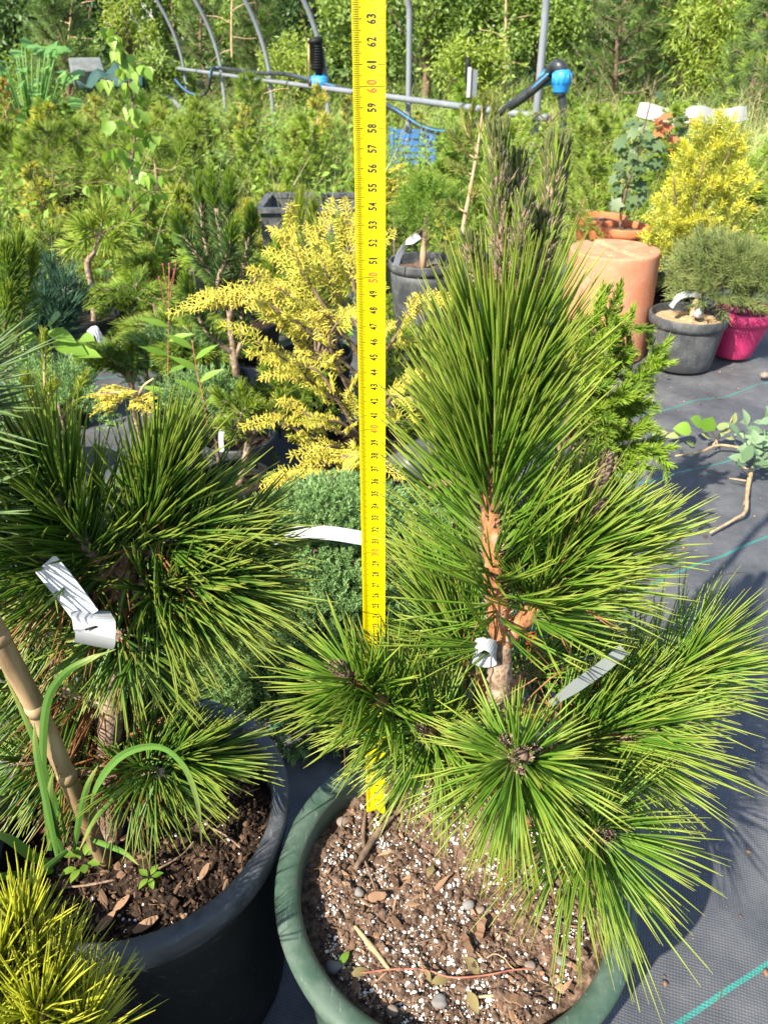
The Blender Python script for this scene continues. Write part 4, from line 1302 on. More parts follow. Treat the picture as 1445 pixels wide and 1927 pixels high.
# ================================================================ plants behind: builders
def branchy(root, base, top, nb, spread, mat, bark, nL, nr, ang=(70, 35), per=60, up=0.4, lo=0.15, r0=0.006, K=2, S=3, pair=1, profile=None, lean=0.0, tipmat=None, droop=0.0, sub=3, name='branch', wave=0.25, merge=False, blen=None, tint=(0, 1)):
    """trunk with side branches, each branch one mesh with its own needles"""
    base, top = np.asarray(base, float), np.asarray(top, float)
    ax = top - base
    Hh = np.linalg.norm(ax)
    mid = (base + top) / 2 + rng.normal(size=3) * Hh * 0.04 * wave * 4
    tc = curve([base, mid, top], 20)
    mb = MB()
    tube(mb, tc, [r0, r0 * 0.75, r0 * 0.35], 7, rough=0.08)
    mb.build('trunk', M[bark], root)
    mats = [M[bark], M[mat], M[tipmat or mat]]
    crown = MB()
    for i in range(nb):
        f = lo + (1 - lo) * (i + 0.5) / nb
        p, tg = along_curve(tc, np.array([f]))
        p = p[0]
        w = spread * (profile(f) if profile else (1 - f) ** 0.8 + 0.12)
        a = i * 2.39996 + rng.normal() * 0.5
        w *= 0.75 + 0.5 * rng.random()
        d = np.array([cos(a), sin(a), up + rng.normal() * 0.12])
        e = p + d / np.linalg.norm(d) * w
        m1 = (p + e) / 2 + np.array([0, 0, -w * 0.10 + rng.normal() * w * wave * 0.3]) + rng.normal(size=3) * w * 0.06
        e[2] -= droop * w
        c = curve([p, m1, e], 12)
        mb = crown if merge else MB()
        tube(mb, c, [r0 * 0.45, r0 * 0.3, r0 * 0.15], 5, mi=0)
        shoot(mb, c, per, nL, nr, ang[0], ang[1], 0.12, 1.0, 0.1, 0, pair, K, S, mi=1, tint=tint)
        shoot(mb, c, max(per // 4, 6), nL, nr, 50, 12, 0.82, 1.0, 0.1, 0, pair, K, S, mi=2)
        for s in range(sub):
            t = 0.3 + 0.6 * (s + rng.random()) / sub
            q, tq = along_curve(c, np.array([t]))
            dd = nrm((tq[0] + rng.normal(size=3) * 0.65 + np.array([0, 0, up * 0.4]))[None])[0] * w * (0.30 + 0.25 * rng.random())
            cs = curve([q[0], q[0] + dd * 0.55 + rng.normal(size=3) * w * 0.03, q[0] + dd], 8)
            tube(mb, cs, [r0 * 0.2, r0 * 0.1], 4, mi=0)
            shoot(mb, cs, max(per // 3, 8), nL, nr, ang[0], ang[1], 0.05, 1.0, 0.1, 0, pair, K, S, mi=1, tint=tint)
            shoot(mb, cs, max(per // 8, 5), nL, nr, 45, 10, 0.8, 1.0, 0.1, 0, pair, K, S, mi=2)
        if not merge:
            mb.build(name, mats, root)
    c2 = tc[-8:]
    mb = crown if merge else MB()
    shoot(mb, c2, per, nL, nr, ang[0], ang[1] * 0.7, 0.0, 1.0, 0.1, 0, pair, K, S, mi=2)
    mb.build('crown' if merge else 'leader', mats, root)


def tufts(root, items, mat, bark, nL, nr, n=90, a=(75, 25), K=3, S=3, t0=0.45, up=0.08, pair=2, stem=0.004, tip=None, rough=0.1, dryn=0):
    """bare branches that end in tufts of needles; items = lists of points"""
    for pts in items:
        c = curve(pts, 20)
        mb = MB()
        tube(mb, c, [stem, stem * 0.7, stem * 0.45], 7, mi=0, rough=rough)
        shoot(mb, c, n, nL, nr, a[0], a[1], t0, 1.0, up, 0.0, pair, K, S, mi=1)
        if tip:
            shoot(mb, c, n // 3, nL * 0.8, nr, 40, 8, 0.85, 1.0, up, 0, pair, K, S, mi=2)
        mb.build('branch', [M[bark], M[mat], M[tip or mat]], root)


def ball(root, c, rad, n, sl, per, nL, nr, mat, tip=None, a=(60, 20), out=0.7, up=0.35, shell=0.45, K=1, S=3, flat=True, merge='crown', dens=1.0):
    """a dense crown of short shoots set in a rounded, uneven volume"""
    c, rad = np.asarray(c, float), np.asarray(rad, float)
    d = nrm(rng.normal(size=(n, 3)))
    d[:, 2] = np.where(d[:, 2] < -0.45, -d[:, 2], d[:, 2])
    k = rng.normal(size=(5, 3)) * 2.4
    lump = 1 + 0.16 * sum(np.sin(d @ k[i] + i * 1.7) for i in range(5)) / 2
    r = (shell + (1 - shell) * rng.random(n) ** 0.5) * lump
    p = c + d * rad * r[:, None]
    dr = nrm(d * out + np.array([0, 0, up]) + rng.normal(size=(n, 3)) * 0.35)
    mb = MB()
    N = n * per
    t = np.tile((np.arange(per) + 0.5) / per, n)
    pb, db = np.repeat(p, per, 0), np.repeat(dr, per, 0)
    pb = pb + db * (sl * t)[:, None]
    u, v = frames(db)
    ph = np.tile(np.arange(per) * 2.39996, n) + np.repeat(rng.random(n) * 6, per)
    al = np.radians(a[0] + (a[1] - a[0]) * t) + rng.normal(size=N) * 0.15
    dd = np.cos(al)[:, None] * db + np.sin(al)[:, None] * (np.cos(ph)[:, None] * u + np.sin(ph)[:, None] * v)
    tn = np.clip(np.repeat(rng.random(n), per) * 0.7 + rng.random(N) * 0.3, 0, 1)
    istip = (t > 0.6) & (np.repeat(r / lump, per) > 0.80) if tip else np.zeros(N, bool)
    for sel, mi in ((~istip, 0), (istip, 1)):
        if sel.any():
            if flat:
                blades(mb, pb[sel], dd[sel], nL * (0.8 + 0.4 * rng.random(sel.sum())), nr * 2.4, tint=tn[sel], mi=mi)
            else:
                needles(mb, pb[sel], dd[sel], nL * (0.8 + 0.4 * rng.random(sel.sum())), nr, np.zeros((sel.sum(), 3)), K, S, tn[sel], mi)
    return mb.build(merge, [M[mat], M[tip or mat]], root)


def spray(mb, base, d, side, L, mi=0, tint=0.5, nb=13, w=0.0030, dens=1.0):
    """a flat fan of scale-leaved twigs, drooping at its end"""
    d = nrm(np.asarray(d, float)[None])[0]
    side = np.asarray(side, float) - d * np.dot(side, d)
    side = side / np.linalg.norm(side)
    nn = np.cross(side, d)
    t = np.linspace(0, 1, nb)
    ax = base + d * L * t[:, None] - np.array([0, 0, 1.0]) * L * 0.22 * (t ** 2)[:, None] + nn * L * 0.05 * np.sin(t * 5 + rng.random() * 6)[:, None]
    B, D, LL, W = [], [], [], []
    for i in range(nb):
        for s in (-1, 1):
            ll = L * 0.36 * (1 - 0.7 * t[i]) * (0.7 + 0.5 * rng.random())
            dt = nrm((d * 0.85 + side * s * 0.70 + rng.normal(size=3) * 0.13)[None])[0]
            B.append(ax[i]); D.append(dt); LL.append(ll); W.append(w * 0.36)
            m = max(2, int(ll / (w * 1.1) * dens))
            for k in range(m):
                q = (k + 0.5) / m
                B.append(ax[i] + dt * ll * q)
                D.append(dt * 0.8 + np.cross(nn, dt) * (0.75 if k % 2 else -0.75) + rng.normal(size=3) * 0.15)
                LL.append(w * 3.0 * (1.15 - 0.6 * q) * (0.7 + 0.5 * rng.random()))
                W.append(w * 0.36)
    n = len(B)
    bend = rng.normal(size=(n, 3)) * w * 0.25
    bend[:, 2] -= np.array(LL) * 0.12
    needles(mb, np.array(B), np.array(D), np.array(LL), np.array(W), bend, 2, 3, np.clip(tint + rng.normal(size=n) * 0.2, 0, 1), mi, 0.6)
    return ax


def small_pot(px, py, R, Hh, label, mat='black_plastic', soil=0.02, Y=None, Rb=None, lean=(0, 0), soil_mat=None, group='plant pots standing behind', name='plant_pot', rim_w=0.007, rim_h=0.025, S=40):
    """a pot whose foot centre is seen at px, py (or stands at distance Y)"""
    q = P(px, py, z=0.012) if Y is None else np.array([P(px, py, Y=Y)[0], Y, 0.012])
    t = pot(name, label, 'plant pot', q[0], q[1], Hh, R, Rb or R * 0.8, M[mat], soil, soil_mat or M['soil_shaded'], rim_w, rim_h, group, S, 0.012, lean)
    return q, Hh + 0.012 - soil

# ================================================================ right-hand group
# upturned terracotta pot
TCX, TCY, TCH, TCR = P(1152, 500, Y=2.38)[0], 2.38, 0.315, 0.136
tc_ = thing('terracotta_pot', 'large terracotta pot standing upside down with grooved base and drain holes on top', 'plant pot', (TCX, TCY, 0.012))
mb = MB()
pr = [(TCR * 1.03, 0.0), (TCR * 1.03, 0.01)] + [(TCR * (1.03 - 0.05 * f), 0.01 + (TCH - 0.03) * f) for f in np.linspace(0.1, 1, 7)] + [(TCR * 0.977, TCH - 0.010), (TCR * 0.973, TCH - 0.004), (TCR * 0.962, TCH - 0.001), (TCR * 0.93, TCH)]
lathe(mb, pr, TCX, TCY, 0.012, 72)
mb.build('body', M['terracotta'], tc_)
mb = MB()
n, k = 60, 160
rr = np.linspace(0.0, 0.931, n) * TCR
aa = np.arange(k) * 2 * pi / k
X, Y = rr[:, None] * np.cos(aa), rr[:, None] * np.sin(aa)
Z = np.full_like(X, TCH)
for g in (0.35, 0.35 + pi / 2):
    dist = np.abs(-X * sin(g) + Y * cos(g))
    Z -= 0.008 * (1 / (1 + np.exp((dist - 0.011) / 0.0012)))
for hx, hy in ((0.0, 0.0), (0.07, 0.02), (-0.05, 0.055), (0.03, -0.07), (-0.07, -0.03), (0.085, 0.07), (0.055, 0.095), (-0.02, 0.095), (0.095, -0.04), (-0.04, -0.085)):
    Z -= 0.02 * (1 / (1 + np.exp((np.hypot(X - hx, Y - hy) - 0.0065) / 0.0008)))
i, j = np.meshgrid(np.arange(n - 1), np.arange(k), indexing='ij')
A, B = (i * k + j).ravel(), (i * k + (j + 1) % k).ravel()
mb.add(np.stack([TCX + X, TCY + Y, 0.012 + Z], 2), np.stack([A, A + k, B + k, B], 1))
mb.build('base', M['terracotta'], tc_)

# black pot with the round pine
q = np.array([P(1294, 600, Y=2.25)[0], 2.25, 0.012])
pot('plant_pot', 'dusty black pot of the round pine, in front of the pink pot', 'plant pot', q[0], q[1], 0.160, 0.114, 0.092, M['grey_plastic'], 0.022, M['twig_tan'], 0.008, 0.032, 'plant pots on the ground cover')
rp = thing('round_pine', 'round headed dwarf pine on a short bare stem in the dusty black pot', 'pine', (q[0] + .012, q[1], 0.145))
cc = P(1364, 530, Y=2.30)
tr = [np.array([q[0] + .012, q[1], 0.14]), np.array([q[0] + .014, q[1] + .004, 0.19]), np.array([q[0] + .030, q[1] + .02, 0.225]), cc]
mb = MB()
tube(mb, curve(tr, 20), [0.0105, 0.0095, 0.007, 0.003], 9, rough=0.1)
mb.build('trunk', M['twig_tan'], rp)
ball(rp, cc, (0.130, 0.115, 0.092), 420, 0.045, 26, 0.032, 0.0016, 'round_pine', 'round_pine', (60, 22), 0.8, 0.45, 0.3, flat=False, S=3)
strap('plant_tag', 'white tag bent over the rim of the dusty black pot', 'plant tag', [P(1262, 578, 2.24), P(1275, 560, 2.24), P(1295, 553, 2.25), P(1318, 556, 2.26)], 0.018, (0.2, 0.6, 1))
tag_ = P(1312, 590, 2.22)
mb = MB()
ball_mesh(mb, tag_, (0.014, 0.010, 0.012), 1, 0.3, 3)
tag(mb.build('paper_scrap', M['white_tag']), 'crumpled white scrap beside the round pine stem', 'paper scrap')
litter_t = MB()

# pink pot
q = np.array([P(1391, 600, Y=2.33)[0], 2.33, 0.012])
pot('plant_pot', 'bright pink pot right of the dusty black pot', 'plant pot', q[0], q[1], 0.150, 0.094, 0.058, M['pink_plastic'], 0.045, None, 0.006, 0.038, 'plant pots on the ground cover', lean=(0.06, 0.0))
pk = thing('leafy_shoot', 'dark leafy twig leaning right out of the pink pot', 'plant', (q[0], q[1], 0.11))
c = curve([np.array([q[0] - .015, q[1] - .02, 0.10]), P(1398, 575, 2.31), P(1420, 545, 2.30), P(1450, 520, 2.29)], 20)
mb = MB()
tube(mb, c, [0.006, 0.005, 0.003], 7, rough=0.1)
mb.build('stem', M['bark_brown'], pk)
for t in np.linspace(0.35, 1, 12):
    p, tg = along_curve(c, np.array([t]))
    leaf(pk, 'maple', p[0], rng.normal(size=3) + tg[0], 0.03 + 0.015 * rng.random(), rng.normal(size=3) * 0.4 + np.array([0, 0, 1]))

# golden yew and its pot
q = np.array([P(1258, 600, Y=2.62)[0], 2.62, 0.012])
pot('plant_pot', 'black pot of the golden yew, behind the dusty black pot', 'plant pot', q[0], q[1], 0.155, 0.108, 0.085, M['black_plastic'], 0.02, None, 0.008, 0.03, 'plant pots on the ground cover')
yw = thing('golden_yew', 'upright golden yew bush right of the terracotta pot', 'shrub', (q[0], q[1], 0.15))
mb = MB()
for k in range(7):
    a = k * 0.9
    e = np.array([q[0] + 0.10 * cos(a), q[1] + 0.09 * sin(a), 0.30 + 0.05 * k])
    tube(mb, curve([np.array([q[0], q[1], 0.14]), (np.array([q[0], q[1], 0.2]) + e) / 2, e], 10), [0.006, 0.002], 6)
mb.build('trunk', M['bark_brown'], yw)
for cz, rx, rz, n, dx in ((0.26, 0.105, 0.11, 110, -0.01), (0.37, 0.125, 0.12, 150, 0.02), (0.48, 0.095, 0.09, 90, 0.03), (0.575, 0.045, 0.06, 30, 0.035)):
    ball(yw, (q[0] + dx, q[1], cz), (rx, rx * 0.85, rz), int(n * 1.3), 0.055, 30, 0.020, 0.0017, 'gold_pine', 'yew_gold', (70, 35), 0.9, 0.35, 0.35)

# square orange planters with the grey-leaved maple
for i, (px, Yp, lb) in enumerate(((1172, 3.05, 'orange plastic planter with flared rim behind the terracotta pot'), (1128, 3.22, 'orange plastic planter half hidden behind its neighbour and the terracotta pot'))):
    x = P(px, 440, Y=Yp)[0]
    pot('planter', lb, 'planter', x, Yp, 0.245, 0.105, 0.08, M['orange_plastic'], 0.02, M['soil_sunny'], 0.012, 0.035, 'orange planters', S=8)
mp = thing('maple_sapling', 'thin maple sapling with dark grey green lobed leaves in the orange planter', 'maple', (P(1165, 440, Y=3.05)[0], 3.05, 0.235))
c = curve([np.array([P(1165, 440, Y=3.05)[0], 3.05, 0.22]), P(1172, 380, 3.05), P(1198, 290, 3.05), P(1215, 225, 3.04), P(1233, 150, 3.03)], 30)
mb = MB()
tube(mb, c, [0.006, 0.004, 0.002], 6)
mb.build('stem', M['bark_brown'], mp)
for i in range(58):
    t = 0.25 + 0.5 * rng.random()
    p, tg = along_curve(c, np.array([t]))
    d = nrm(rng.normal(size=3) * np.array([1, 1, 0.4]))
    leaf(mp, 'maple', p[0] + d * 0.075 * rng.random() * (1.3 - t), d + np.array([0, 0, -0.4]), 0.042 + 0.026 * rng.random(), d * 0.8 + np.array([0, -0.6, 0.5]))
mred = thing('maple_sapling', 'small maple with reddish young leaves behind the grey leaved one', 'maple', (P(1250, 300, Y=4.2)[0], 4.2, 0.0))
c = curve([np.array([P(1250, 300, Y=4.2)[0], 4.2, 0.0]), P(1252, 300, 4.2), P(1262, 225, 4.2)], 14)
mb = MB()
tube(mb, c, [0.006, 0.003], 6)
mb.build('stem', M['bark_brown'], mred)
for px, py in ((1235, 222), (1245, 232), (1228, 232), (1300, 235), (1285, 237), (1315, 233), (1258, 252), (1252, 262), (1225, 250), (1250, 280), (1268, 285), (1240, 240)):
    leaf(mred, 'red', P(px, py, 4.15), (rng.normal(), -0.4, 0.1), 0.055 + 0.03 * rng.random(), (0.2, -0.6, 0.8))
for i in range(26):
    leaf(mred, 'maple', P(1262 + rng.normal() * 30, 262 + rng.normal() * 24, 4.25), rng.normal(size=3), 0.07, (0.2, -0.5, 0.8))

# wilting weeds thrown on the ground cover
w1 = thing('uprooted_weed', 'wilting uprooted weed with rounded leaves lying on the ground cover', 'weed', P(1330, 830, z=0.01))
cw = curve([P(1392, 842, z=0.026), P(1350, 838, z=0.028), P(1318, 850, z=0.028), P(1270, 858, z=0.026)], 20)
mb = MB()
tube(mb, cw, [0.003, 0.0035, 0.002], 6)
tube(mb, curve([P(1350, 838, z=0.022), P(1340, 815, z=0.05), P(1310, 800, z=0.06)], 10), [0.002, 0.0015], 5)
tube(mb, curve([P(1340, 838, z=0.022), P(1365, 810, z=0.05), P(1378, 785, z=0.07)], 10), [0.002, 0.0015], 5)
mb.build('stem', M['twig_tan'], w1)
for px, py, z, s, dx, dz in ((1300, 812, .05, .062, -1, .3), (1325, 812, .07, .058, .1, .6), (1320, 800, .06, .055, -.7, .5), (1345, 808, .06, .05, .6, .5), (1255, 815, .03, .05, -1, .1), (1280, 820, .03, .05, -.8, .2), (1375, 800, .05, .045, .2, 1), (1290, 830, .02, .045, .6, -.3), (1350, 822, .04, .034, .4, .4), (1358, 815, .05, .03, .8, .6), (1365, 825, .03, .03, .9, .2), (1335, 826, .04, .032, -.5, .5), (1240, 835, .02, .035, -.6, 0)):
    leaf(w1, 'wilt' if s < .052 else 'round', P(px, py, z=z), (dx, -0.3 + 0.4 * rng.random(), dz), s * 0.70, (0.1 * rng.normal(), -0.55, 0.8))
w2 = thing('uprooted_weed', 'grey green bushy weed with a bent bare root lying at the right edge', 'weed', P(1425, 850, z=0.01))
cw = curve([P(1412, 885, z=0.035), P(1405, 930, z=0.034), P(1402, 962, z=0.036), P(1380, 978, z=0.036), P(1335, 1003, z=0.034)], 26)
mb = MB()
tube(mb, cw, [0.0055, 0.0045, 0.0038, 0.0035, 0.0018], 7, rough=0.08)
tube(mb, curve([P(1404, 905, z=0.034), P(1385, 902, z=0.034), P(1370, 900, z=0.032)], 8), [0.0022, 0.001], 5)
tube(mb, curve([P(1402, 940, z=0.02), P(1398, 950, z=0.016)], 4), [0.002, 0.001], 5)
tube(mb, curve([P(1412, 885, z=0.02), P(1400, 880, z=0.03), P(1386, 868, z=0.03)], 8), [0.0025, 0.0012], 5)
mb.build('root', M['twig_tan'], w2)
mb = MB()
for k in range(5):
    tube(mb, curve([P(1412, 885, z=0.02), P(1425 + k * 6, 850, z=0.06), P(1410 + k * 14, 800 + k * 5, z=0.10)], 10), [0.0025, 0.0015], 5)
mb.build('stem', M['grey_leaf'], w2)
for i in range(46):
    px, py = 1428 + rng.normal() * 24, 838 + rng.normal() * 24
    leaf(w2, 'grey', P(px, py, z=0.03 + 0.07 * rng.random()), (rng.normal(), rng.normal() * .6 - .3, .5), 0.028 + 0.026 * rng.random(), (rng.normal() * .3, -0.5, 0.9))
for px, py, L, lb in ((1250, 708, 0.022, 'brown dry leaf at the foot of the dusty black pot'), (1347, 707, 0.008, 'small orange leaf scrap right of the dusty black pot')):
    loose_leaf('dry', px, py, 0.012, L, 0.3, lb)
mb = MB()
ball_mesh(mb, P(1438, 706, z=0.02), (0.013, 0.011, 0.009), 2, 0.1, 5)
tag(mb.build('pebble', M['pebble']), 'pinkish pebble lying alone on the ground cover at the right edge', 'pebble')

# bright spruce behind the main pine
q, zt = small_pot(1058, 1060, 0.095, 0.17, 'black pot hidden behind the main pine, holding the bright dwarf spruce', rim_w=0.007)
q = np.array([0.33, 1.19, 0.012])
sp = thing('dwarf_spruce', 'dense dwarf pine with fresh green tips right behind the main pine', 'pine', (q[0], q[1], 0.17))
mb = MB()
tube(mb, curve([np.array([0.29, 1.19, 0.15]), np.array([0.31, 1.19, 0.30]), P(1135, 570, 1.2)], 16), [0.010, 0.006, 0.003], 8, rough=0.1)
mb.build('trunk', M['bark_brown'], sp)
o0 = np.array([0.31, 1.19, 0.27])
for (px, py, Yb, n) in ((1133, 545, 1.20, 150), (1165, 545, 1.21, 110), (1190, 585, 1.20, 120), (1160, 615, 1.17, 120), (1185, 650, 1.21, 100), (1150, 690, 1.15, 140), (1255, 645, 1.20, 130), (1225, 690, 1.19, 130), (1245, 675, 1.22, 90), (1175, 730, 1.14, 130), (1205, 745, 1.19, 120), (1130, 640, 1.18, 110),
                        (1215, 800, 1.17, 110), (1165, 800, 1.13, 120), (1195, 770, 1.2, 100), (1262, 842, 1.14, 110), (1240, 830, 1.2, 80), (1130, 770, 1.12, 110), (1150, 850, 1.13, 90), (1185, 850, 1.16, 90), (1200, 880, 1.13, 70), (1110, 720, 1.13, 100), (1105, 600, 1.2, 90), (1170, 560, 1.26, 80), (1225, 720, 1.26, 90), (1210, 840, 1.22, 90), (1140, 820, 1.2, 80)):
    e = P(px, py, Yb)
    s0 = o0 + (e - o0) * 0.15
    s0[2] = min(s0[2], e[2] - 0.01)
    m1 = (s0 + e) / 2 + np.array([0, 0, -0.012])
    c = curve([s0, m1, e], 20)
    mb = MB()
    tube(mb, c, [0.004, 0.003, 0.0016], 6, mi=0, rough=0.1)
    shoot(mb, c, int(n * .9), 0.0150, 0.0010, 70, 48, 0.25, 0.95, 0.1, 0, 2, 2, 3, mi=1)
    shoot(mb, c, int(n * .75), 0.0155, 0.0011, 66, 26, 0.60, 1.0, 0.1, 0, 2, 2, 3, mi=2)
    for k in range(7):
        p, tg = along_curve(c, np.array([0.45 + 0.07 * k]))
        dd = nrm((tg[0] + rng.normal(size=3) * 0.85)[None])[0] * (0.025 + 0.02 * rng.random())
        cs = np.array([p[0], p[0] + dd * .5, p[0] + dd])
        shoot(mb, curve(cs, 8), int(n * 0.34), 0.0145, 0.0010, 60, 18, 0.1, 1.0, 0.1, 0, 2, 2, 3, mi=2 if k % 3 else 1)
    mb.build('branch', [M['bark_brown'], M['spruce'], M['spruce_new']], sp)

# ================================================================ middle: juniper mound, golden cypress and neighbours
jc = np.array([-0.115, 0.985, 0.0])
pot('plant_pot', 'wide black pot under the blue green juniper mound', 'plant pot', jc[0], jc[1], 0.15, 0.15, 0.12, M['black_plastic'], 0.02, None, 0.009, 0.03)
jn = thing('juniper', 'low mound of dense blue green juniper behind the two big pots', 'juniper', (jc[0], jc[1], 0.14))
mb = MB()
for k in range(9):
    a = k * 0.7
    e = jc + np.array([0.17 * cos(a), 0.15 * sin(a), 0.2 + 0.02 * (k % 3)])
    tube(mb, curve([jc + [0, 0, 0.13], jc + [0.07 * cos(a), 0.07 * sin(a), 0.2], e], 10), [0.006, 0.002], 6)
mb.build('trunk', M['bark_brown'], jn)
for dx, rad, n in (((-0.01, 0.0, 0.145), (0.22, 0.18, 0.100), 2500), ((0.03, 0.10, 0.175), (0.17, 0.12, 0.070), 1200), ((0.01, -0.12, 0.10), (0.20, 0.12, 0.10), 2600), ((-0.10, -0.10, 0.12), (0.15, 0.12, 0.10), 1300), ((-0.02, -0.17, 0.05), (0.22, 0.09, 0.06), 1300), ((-0.19, -0.04, 0.10), (0.13, 0.13, 0.09), 1000), ((0.10, -0.15, 0.06), (0.10, 0.09, 0.07), 700)):
    ball(jn, jc + np.array(dx), rad, n, 0.019, 20, 0.0080, 0.00105, 'juniper', None, (60, 20), 0.9, 0.4, 0.70)
strap('plant_tag', 'white strip tag arching over the juniper mound behind the tape', 'plant tag', [P(505, 1045, .93), P(522, 1012, .925), P(560, 1002, .92), P(620, 1003, .92), P(690, 1014, .92)], 0.020, (0, 0.45, 1))

# golden cypress
GC = np.array([-0.03, 1.38, 0.012])
pot('plant_pot', 'black pot of the golden cypress behind the juniper', 'plant pot', GC[0], GC[1], 0.17, 0.11, 0.09, M['black_plastic'], 0.02)
gc = thing('golden_cypress', 'golden yellow cypress with drooping flat sprays behind the tape measure', 'cypress', (GC[0], GC[1], 0.16))
G0 = GC + np.array([0, 0, 0.14])
tc2 = curve([G0, P(690, 760, 1.39), P(680, 600, 1.40), P(668, 470, 1.42), P(655, 400, 1.43)], 30)
mb = MB()
tube(mb, tc2, [0.009, 0.007, 0.005, 0.002], 8, rough=0.1)
mb.build('trunk', M['bark_brown'], gc)
LIMBS = [([(690, 720, 1.39), (600, 640, 1.36), (500, 570, 1.34), (405, 555, 1.33)], 12, 0.105), ([(690, 690, 1.4), (600, 560, 1.42), (560, 490, 1.43), (545, 420, 1.44)], 10, 0.10), ([(690, 790, 1.38), (600, 730, 1.35), (540, 680, 1.33), (480, 640, 1.32)], 9, 0.09),
         ([(695, 700, 1.39), (740, 640, 1.38), (780, 580, 1.37), (822, 568, 1.36)], 9, 0.07), ([(690, 850, 1.37), (650, 800, 1.33), (600, 790, 1.3), (560, 770, 1.3)], 7, 0.08), ([(690, 640, 1.4), (672, 560, 1.38), (662, 500, 1.38), (665, 420, 1.39)], 9, 0.085),
         ([(690, 880, 1.36), (650, 850, 1.31), (620, 840, 1.27), (600, 850, 1.26)], 8, 0.085), ([(690, 900, 1.36), (630, 880, 1.30), (570, 885, 1.26), (530, 890, 1.25)], 7, 0.075), ([(690, 860, 1.37), (640, 860, 1.26), (660, 860, 1.22), (690, 870, 1.2)], 7, 0.08),
         ([(695, 780, 1.38), (730, 740, 1.36), (760, 715, 1.35), (785, 705, 1.34)], 6, 0.055), ([(690, 740, 1.4), (620, 690, 1.38), (570, 640, 1.38), (530, 600, 1.38)], 8, 0.09), ([(690, 680, 1.4), (620, 600, 1.37), (570, 570, 1.36), (520, 540, 1.35)], 8, 0.085),
         ([(690, 830, 1.36), (600, 800, 1.36), (540, 770, 1.37), (490, 760, 1.37)], 6, 0.075), ([(690, 640, 1.42), (640, 560, 1.47), (610, 500, 1.48), (600, 430, 1.49)], 8, 0.09), ([(690, 900, 1.34), (660, 890, 1.25), (620, 900, 1.22), (600, 890, 1.21)], 6, 0.07)]
LIMBS += [([(690, 850, 1.37), (640, 760, 1.36), (600, 700, 1.37), (560, 690, 1.37)], 8, 0.08), ([(695, 820, 1.38), (720, 780, 1.33), (740, 745, 1.3), (765, 760, 1.29)], 6, 0.06), ([(690, 900, 1.36), (590, 830, 1.30), (540, 800, 1.27), (500, 790, 1.26)], 7, 0.07),
          ([(690, 720, 1.4), (700, 620, 1.38), (690, 540, 1.37), (700, 470, 1.37)], 8, 0.07), ([(690, 800, 1.37), (640, 700, 1.33), (620, 640, 1.31), (640, 600, 1.3)], 8, 0.08), ([(690, 900, 1.34), (590, 900, 1.27), (550, 900, 1.22), (540, 905, 1.2)], 6, 0.07)]
for pts, ns, L in LIMBS:
    c = curve([P(*p) for p in pts], 24)
    mb = MB()
    tube(mb, c, [0.0042, 0.003, 0.0012], 6, mi=0, rough=0.06)
    ns = max(4, int(ns * 0.72))
    for k in range(ns):
        t = 0.30 + 0.70 * (k + 0.5) / ns
        p, tg = along_curve(c, np.array([t]))
        s = 1 if k % 2 else -1
        lat = nrm(np.cross(tg[0], np.array([0, 0.35, 1.0])))
        d = tg[0] * (0.5 + 0.7 * t) + lat * s * (0.85 - 0.5 * t) + np.array([0, -0.25, 0.15]) + rng.normal(size=3) * 0.18
        spray(mb, p[0], d, np.cross(d, np.array([0.2 * rng.normal(), -0.6, 0.8])), L * (0.7 + 0.6 * rng.random()) * (1.1 - 0.3 * t), 1, 0.05 + 1.0 * rng.random() * t, 11, 0.0044)
    mb.build('branch', [M['bark_brown'], M['thuja_gold']], gc)

# the tall open pine with grey stems (bottle-brush needles)
tp = thing('open_pine', 'tall sparse pine with bare grey stems and dark tufted tips left of the cypress', 'pine', P(455, 910, 1.5))
small_pot(455, 905, 0.085, 0.13, 'grey black pot of the sparse tall pine, with a white tag loop', 'grey_plastic', Y=1.5)
mb = MB()
ctr = curve([np.array([P(455, 880, 1.5)[0], 1.5, 0.12]), P(450, 760, 1.5), P(438, 650, 1.5), P(425, 520, 1.51), P(405, 355, 1.52)], 30)
tube(mb, ctr, [0.0095, 0.008, 0.0065, 0.004], 9, rough=0.12)
mb.build('trunk', M['bark_grey'], tp)
for pts, n in (([(438, 655, 1.5), (425, 520, 1.51), (398, 340, 1.52)], 240), ([(440, 665, 1.5), (390, 625, 1.48), (360, 560, 1.47), (352, 535, 1.47)], 150), ([(430, 560, 1.5), (385, 500, 1.48), (345, 440, 1.48), (335, 415, 1.48)], 170), ([(436, 600, 1.5), (432, 500, 1.46), (430, 420, 1.46), (432, 345, 1.46)], 190),
               ([(435, 600, 1.51), (455, 520, 1.52), (470, 440, 1.52), (472, 405, 1.52)], 170), ([(440, 680, 1.5), (455, 640, 1.5), (455, 590, 1.5), (452, 560, 1.5)], 110), ([(430, 580, 1.5), (410, 540, 1.45), (430, 470, 1.44), (440, 430, 1.44)], 120), ([(425, 560, 1.52), (390, 470, 1.55), (380, 400, 1.56), (378, 350, 1.56)], 150)):
    c = curve([P(*p) for p in pts], 24)
    mb = MB()
    tube(mb, c, [0.0055, 0.0042, 0.003], 7, mi=0, rough=0.12)
    shoot(mb, c, int(n * 1.5), 0.026, 0.0010, 66, 40, 0.22, 0.97, 0.05, 0, 2, 2, 3, mi=1)
    shoot(mb, c, int(n * .8), 0.027, 0.0012, 50, 8, 0.84, 1.0, 0.1, 0, 2, 2, 3, mi=2)
    mb.build('branch', [M['bark_grey'], M['sparse_pine'], M['spruce']], tp)
strap('plant_tag', 'white tag looped round the stem in the grey pot under the sparse tall pine', 'plant tag', [P(436, 935, 1.4), P(445, 915, 1.39), P(462, 922, 1.39), P(466, 940, 1.39)], 0.014, (0, 0.4, 1))

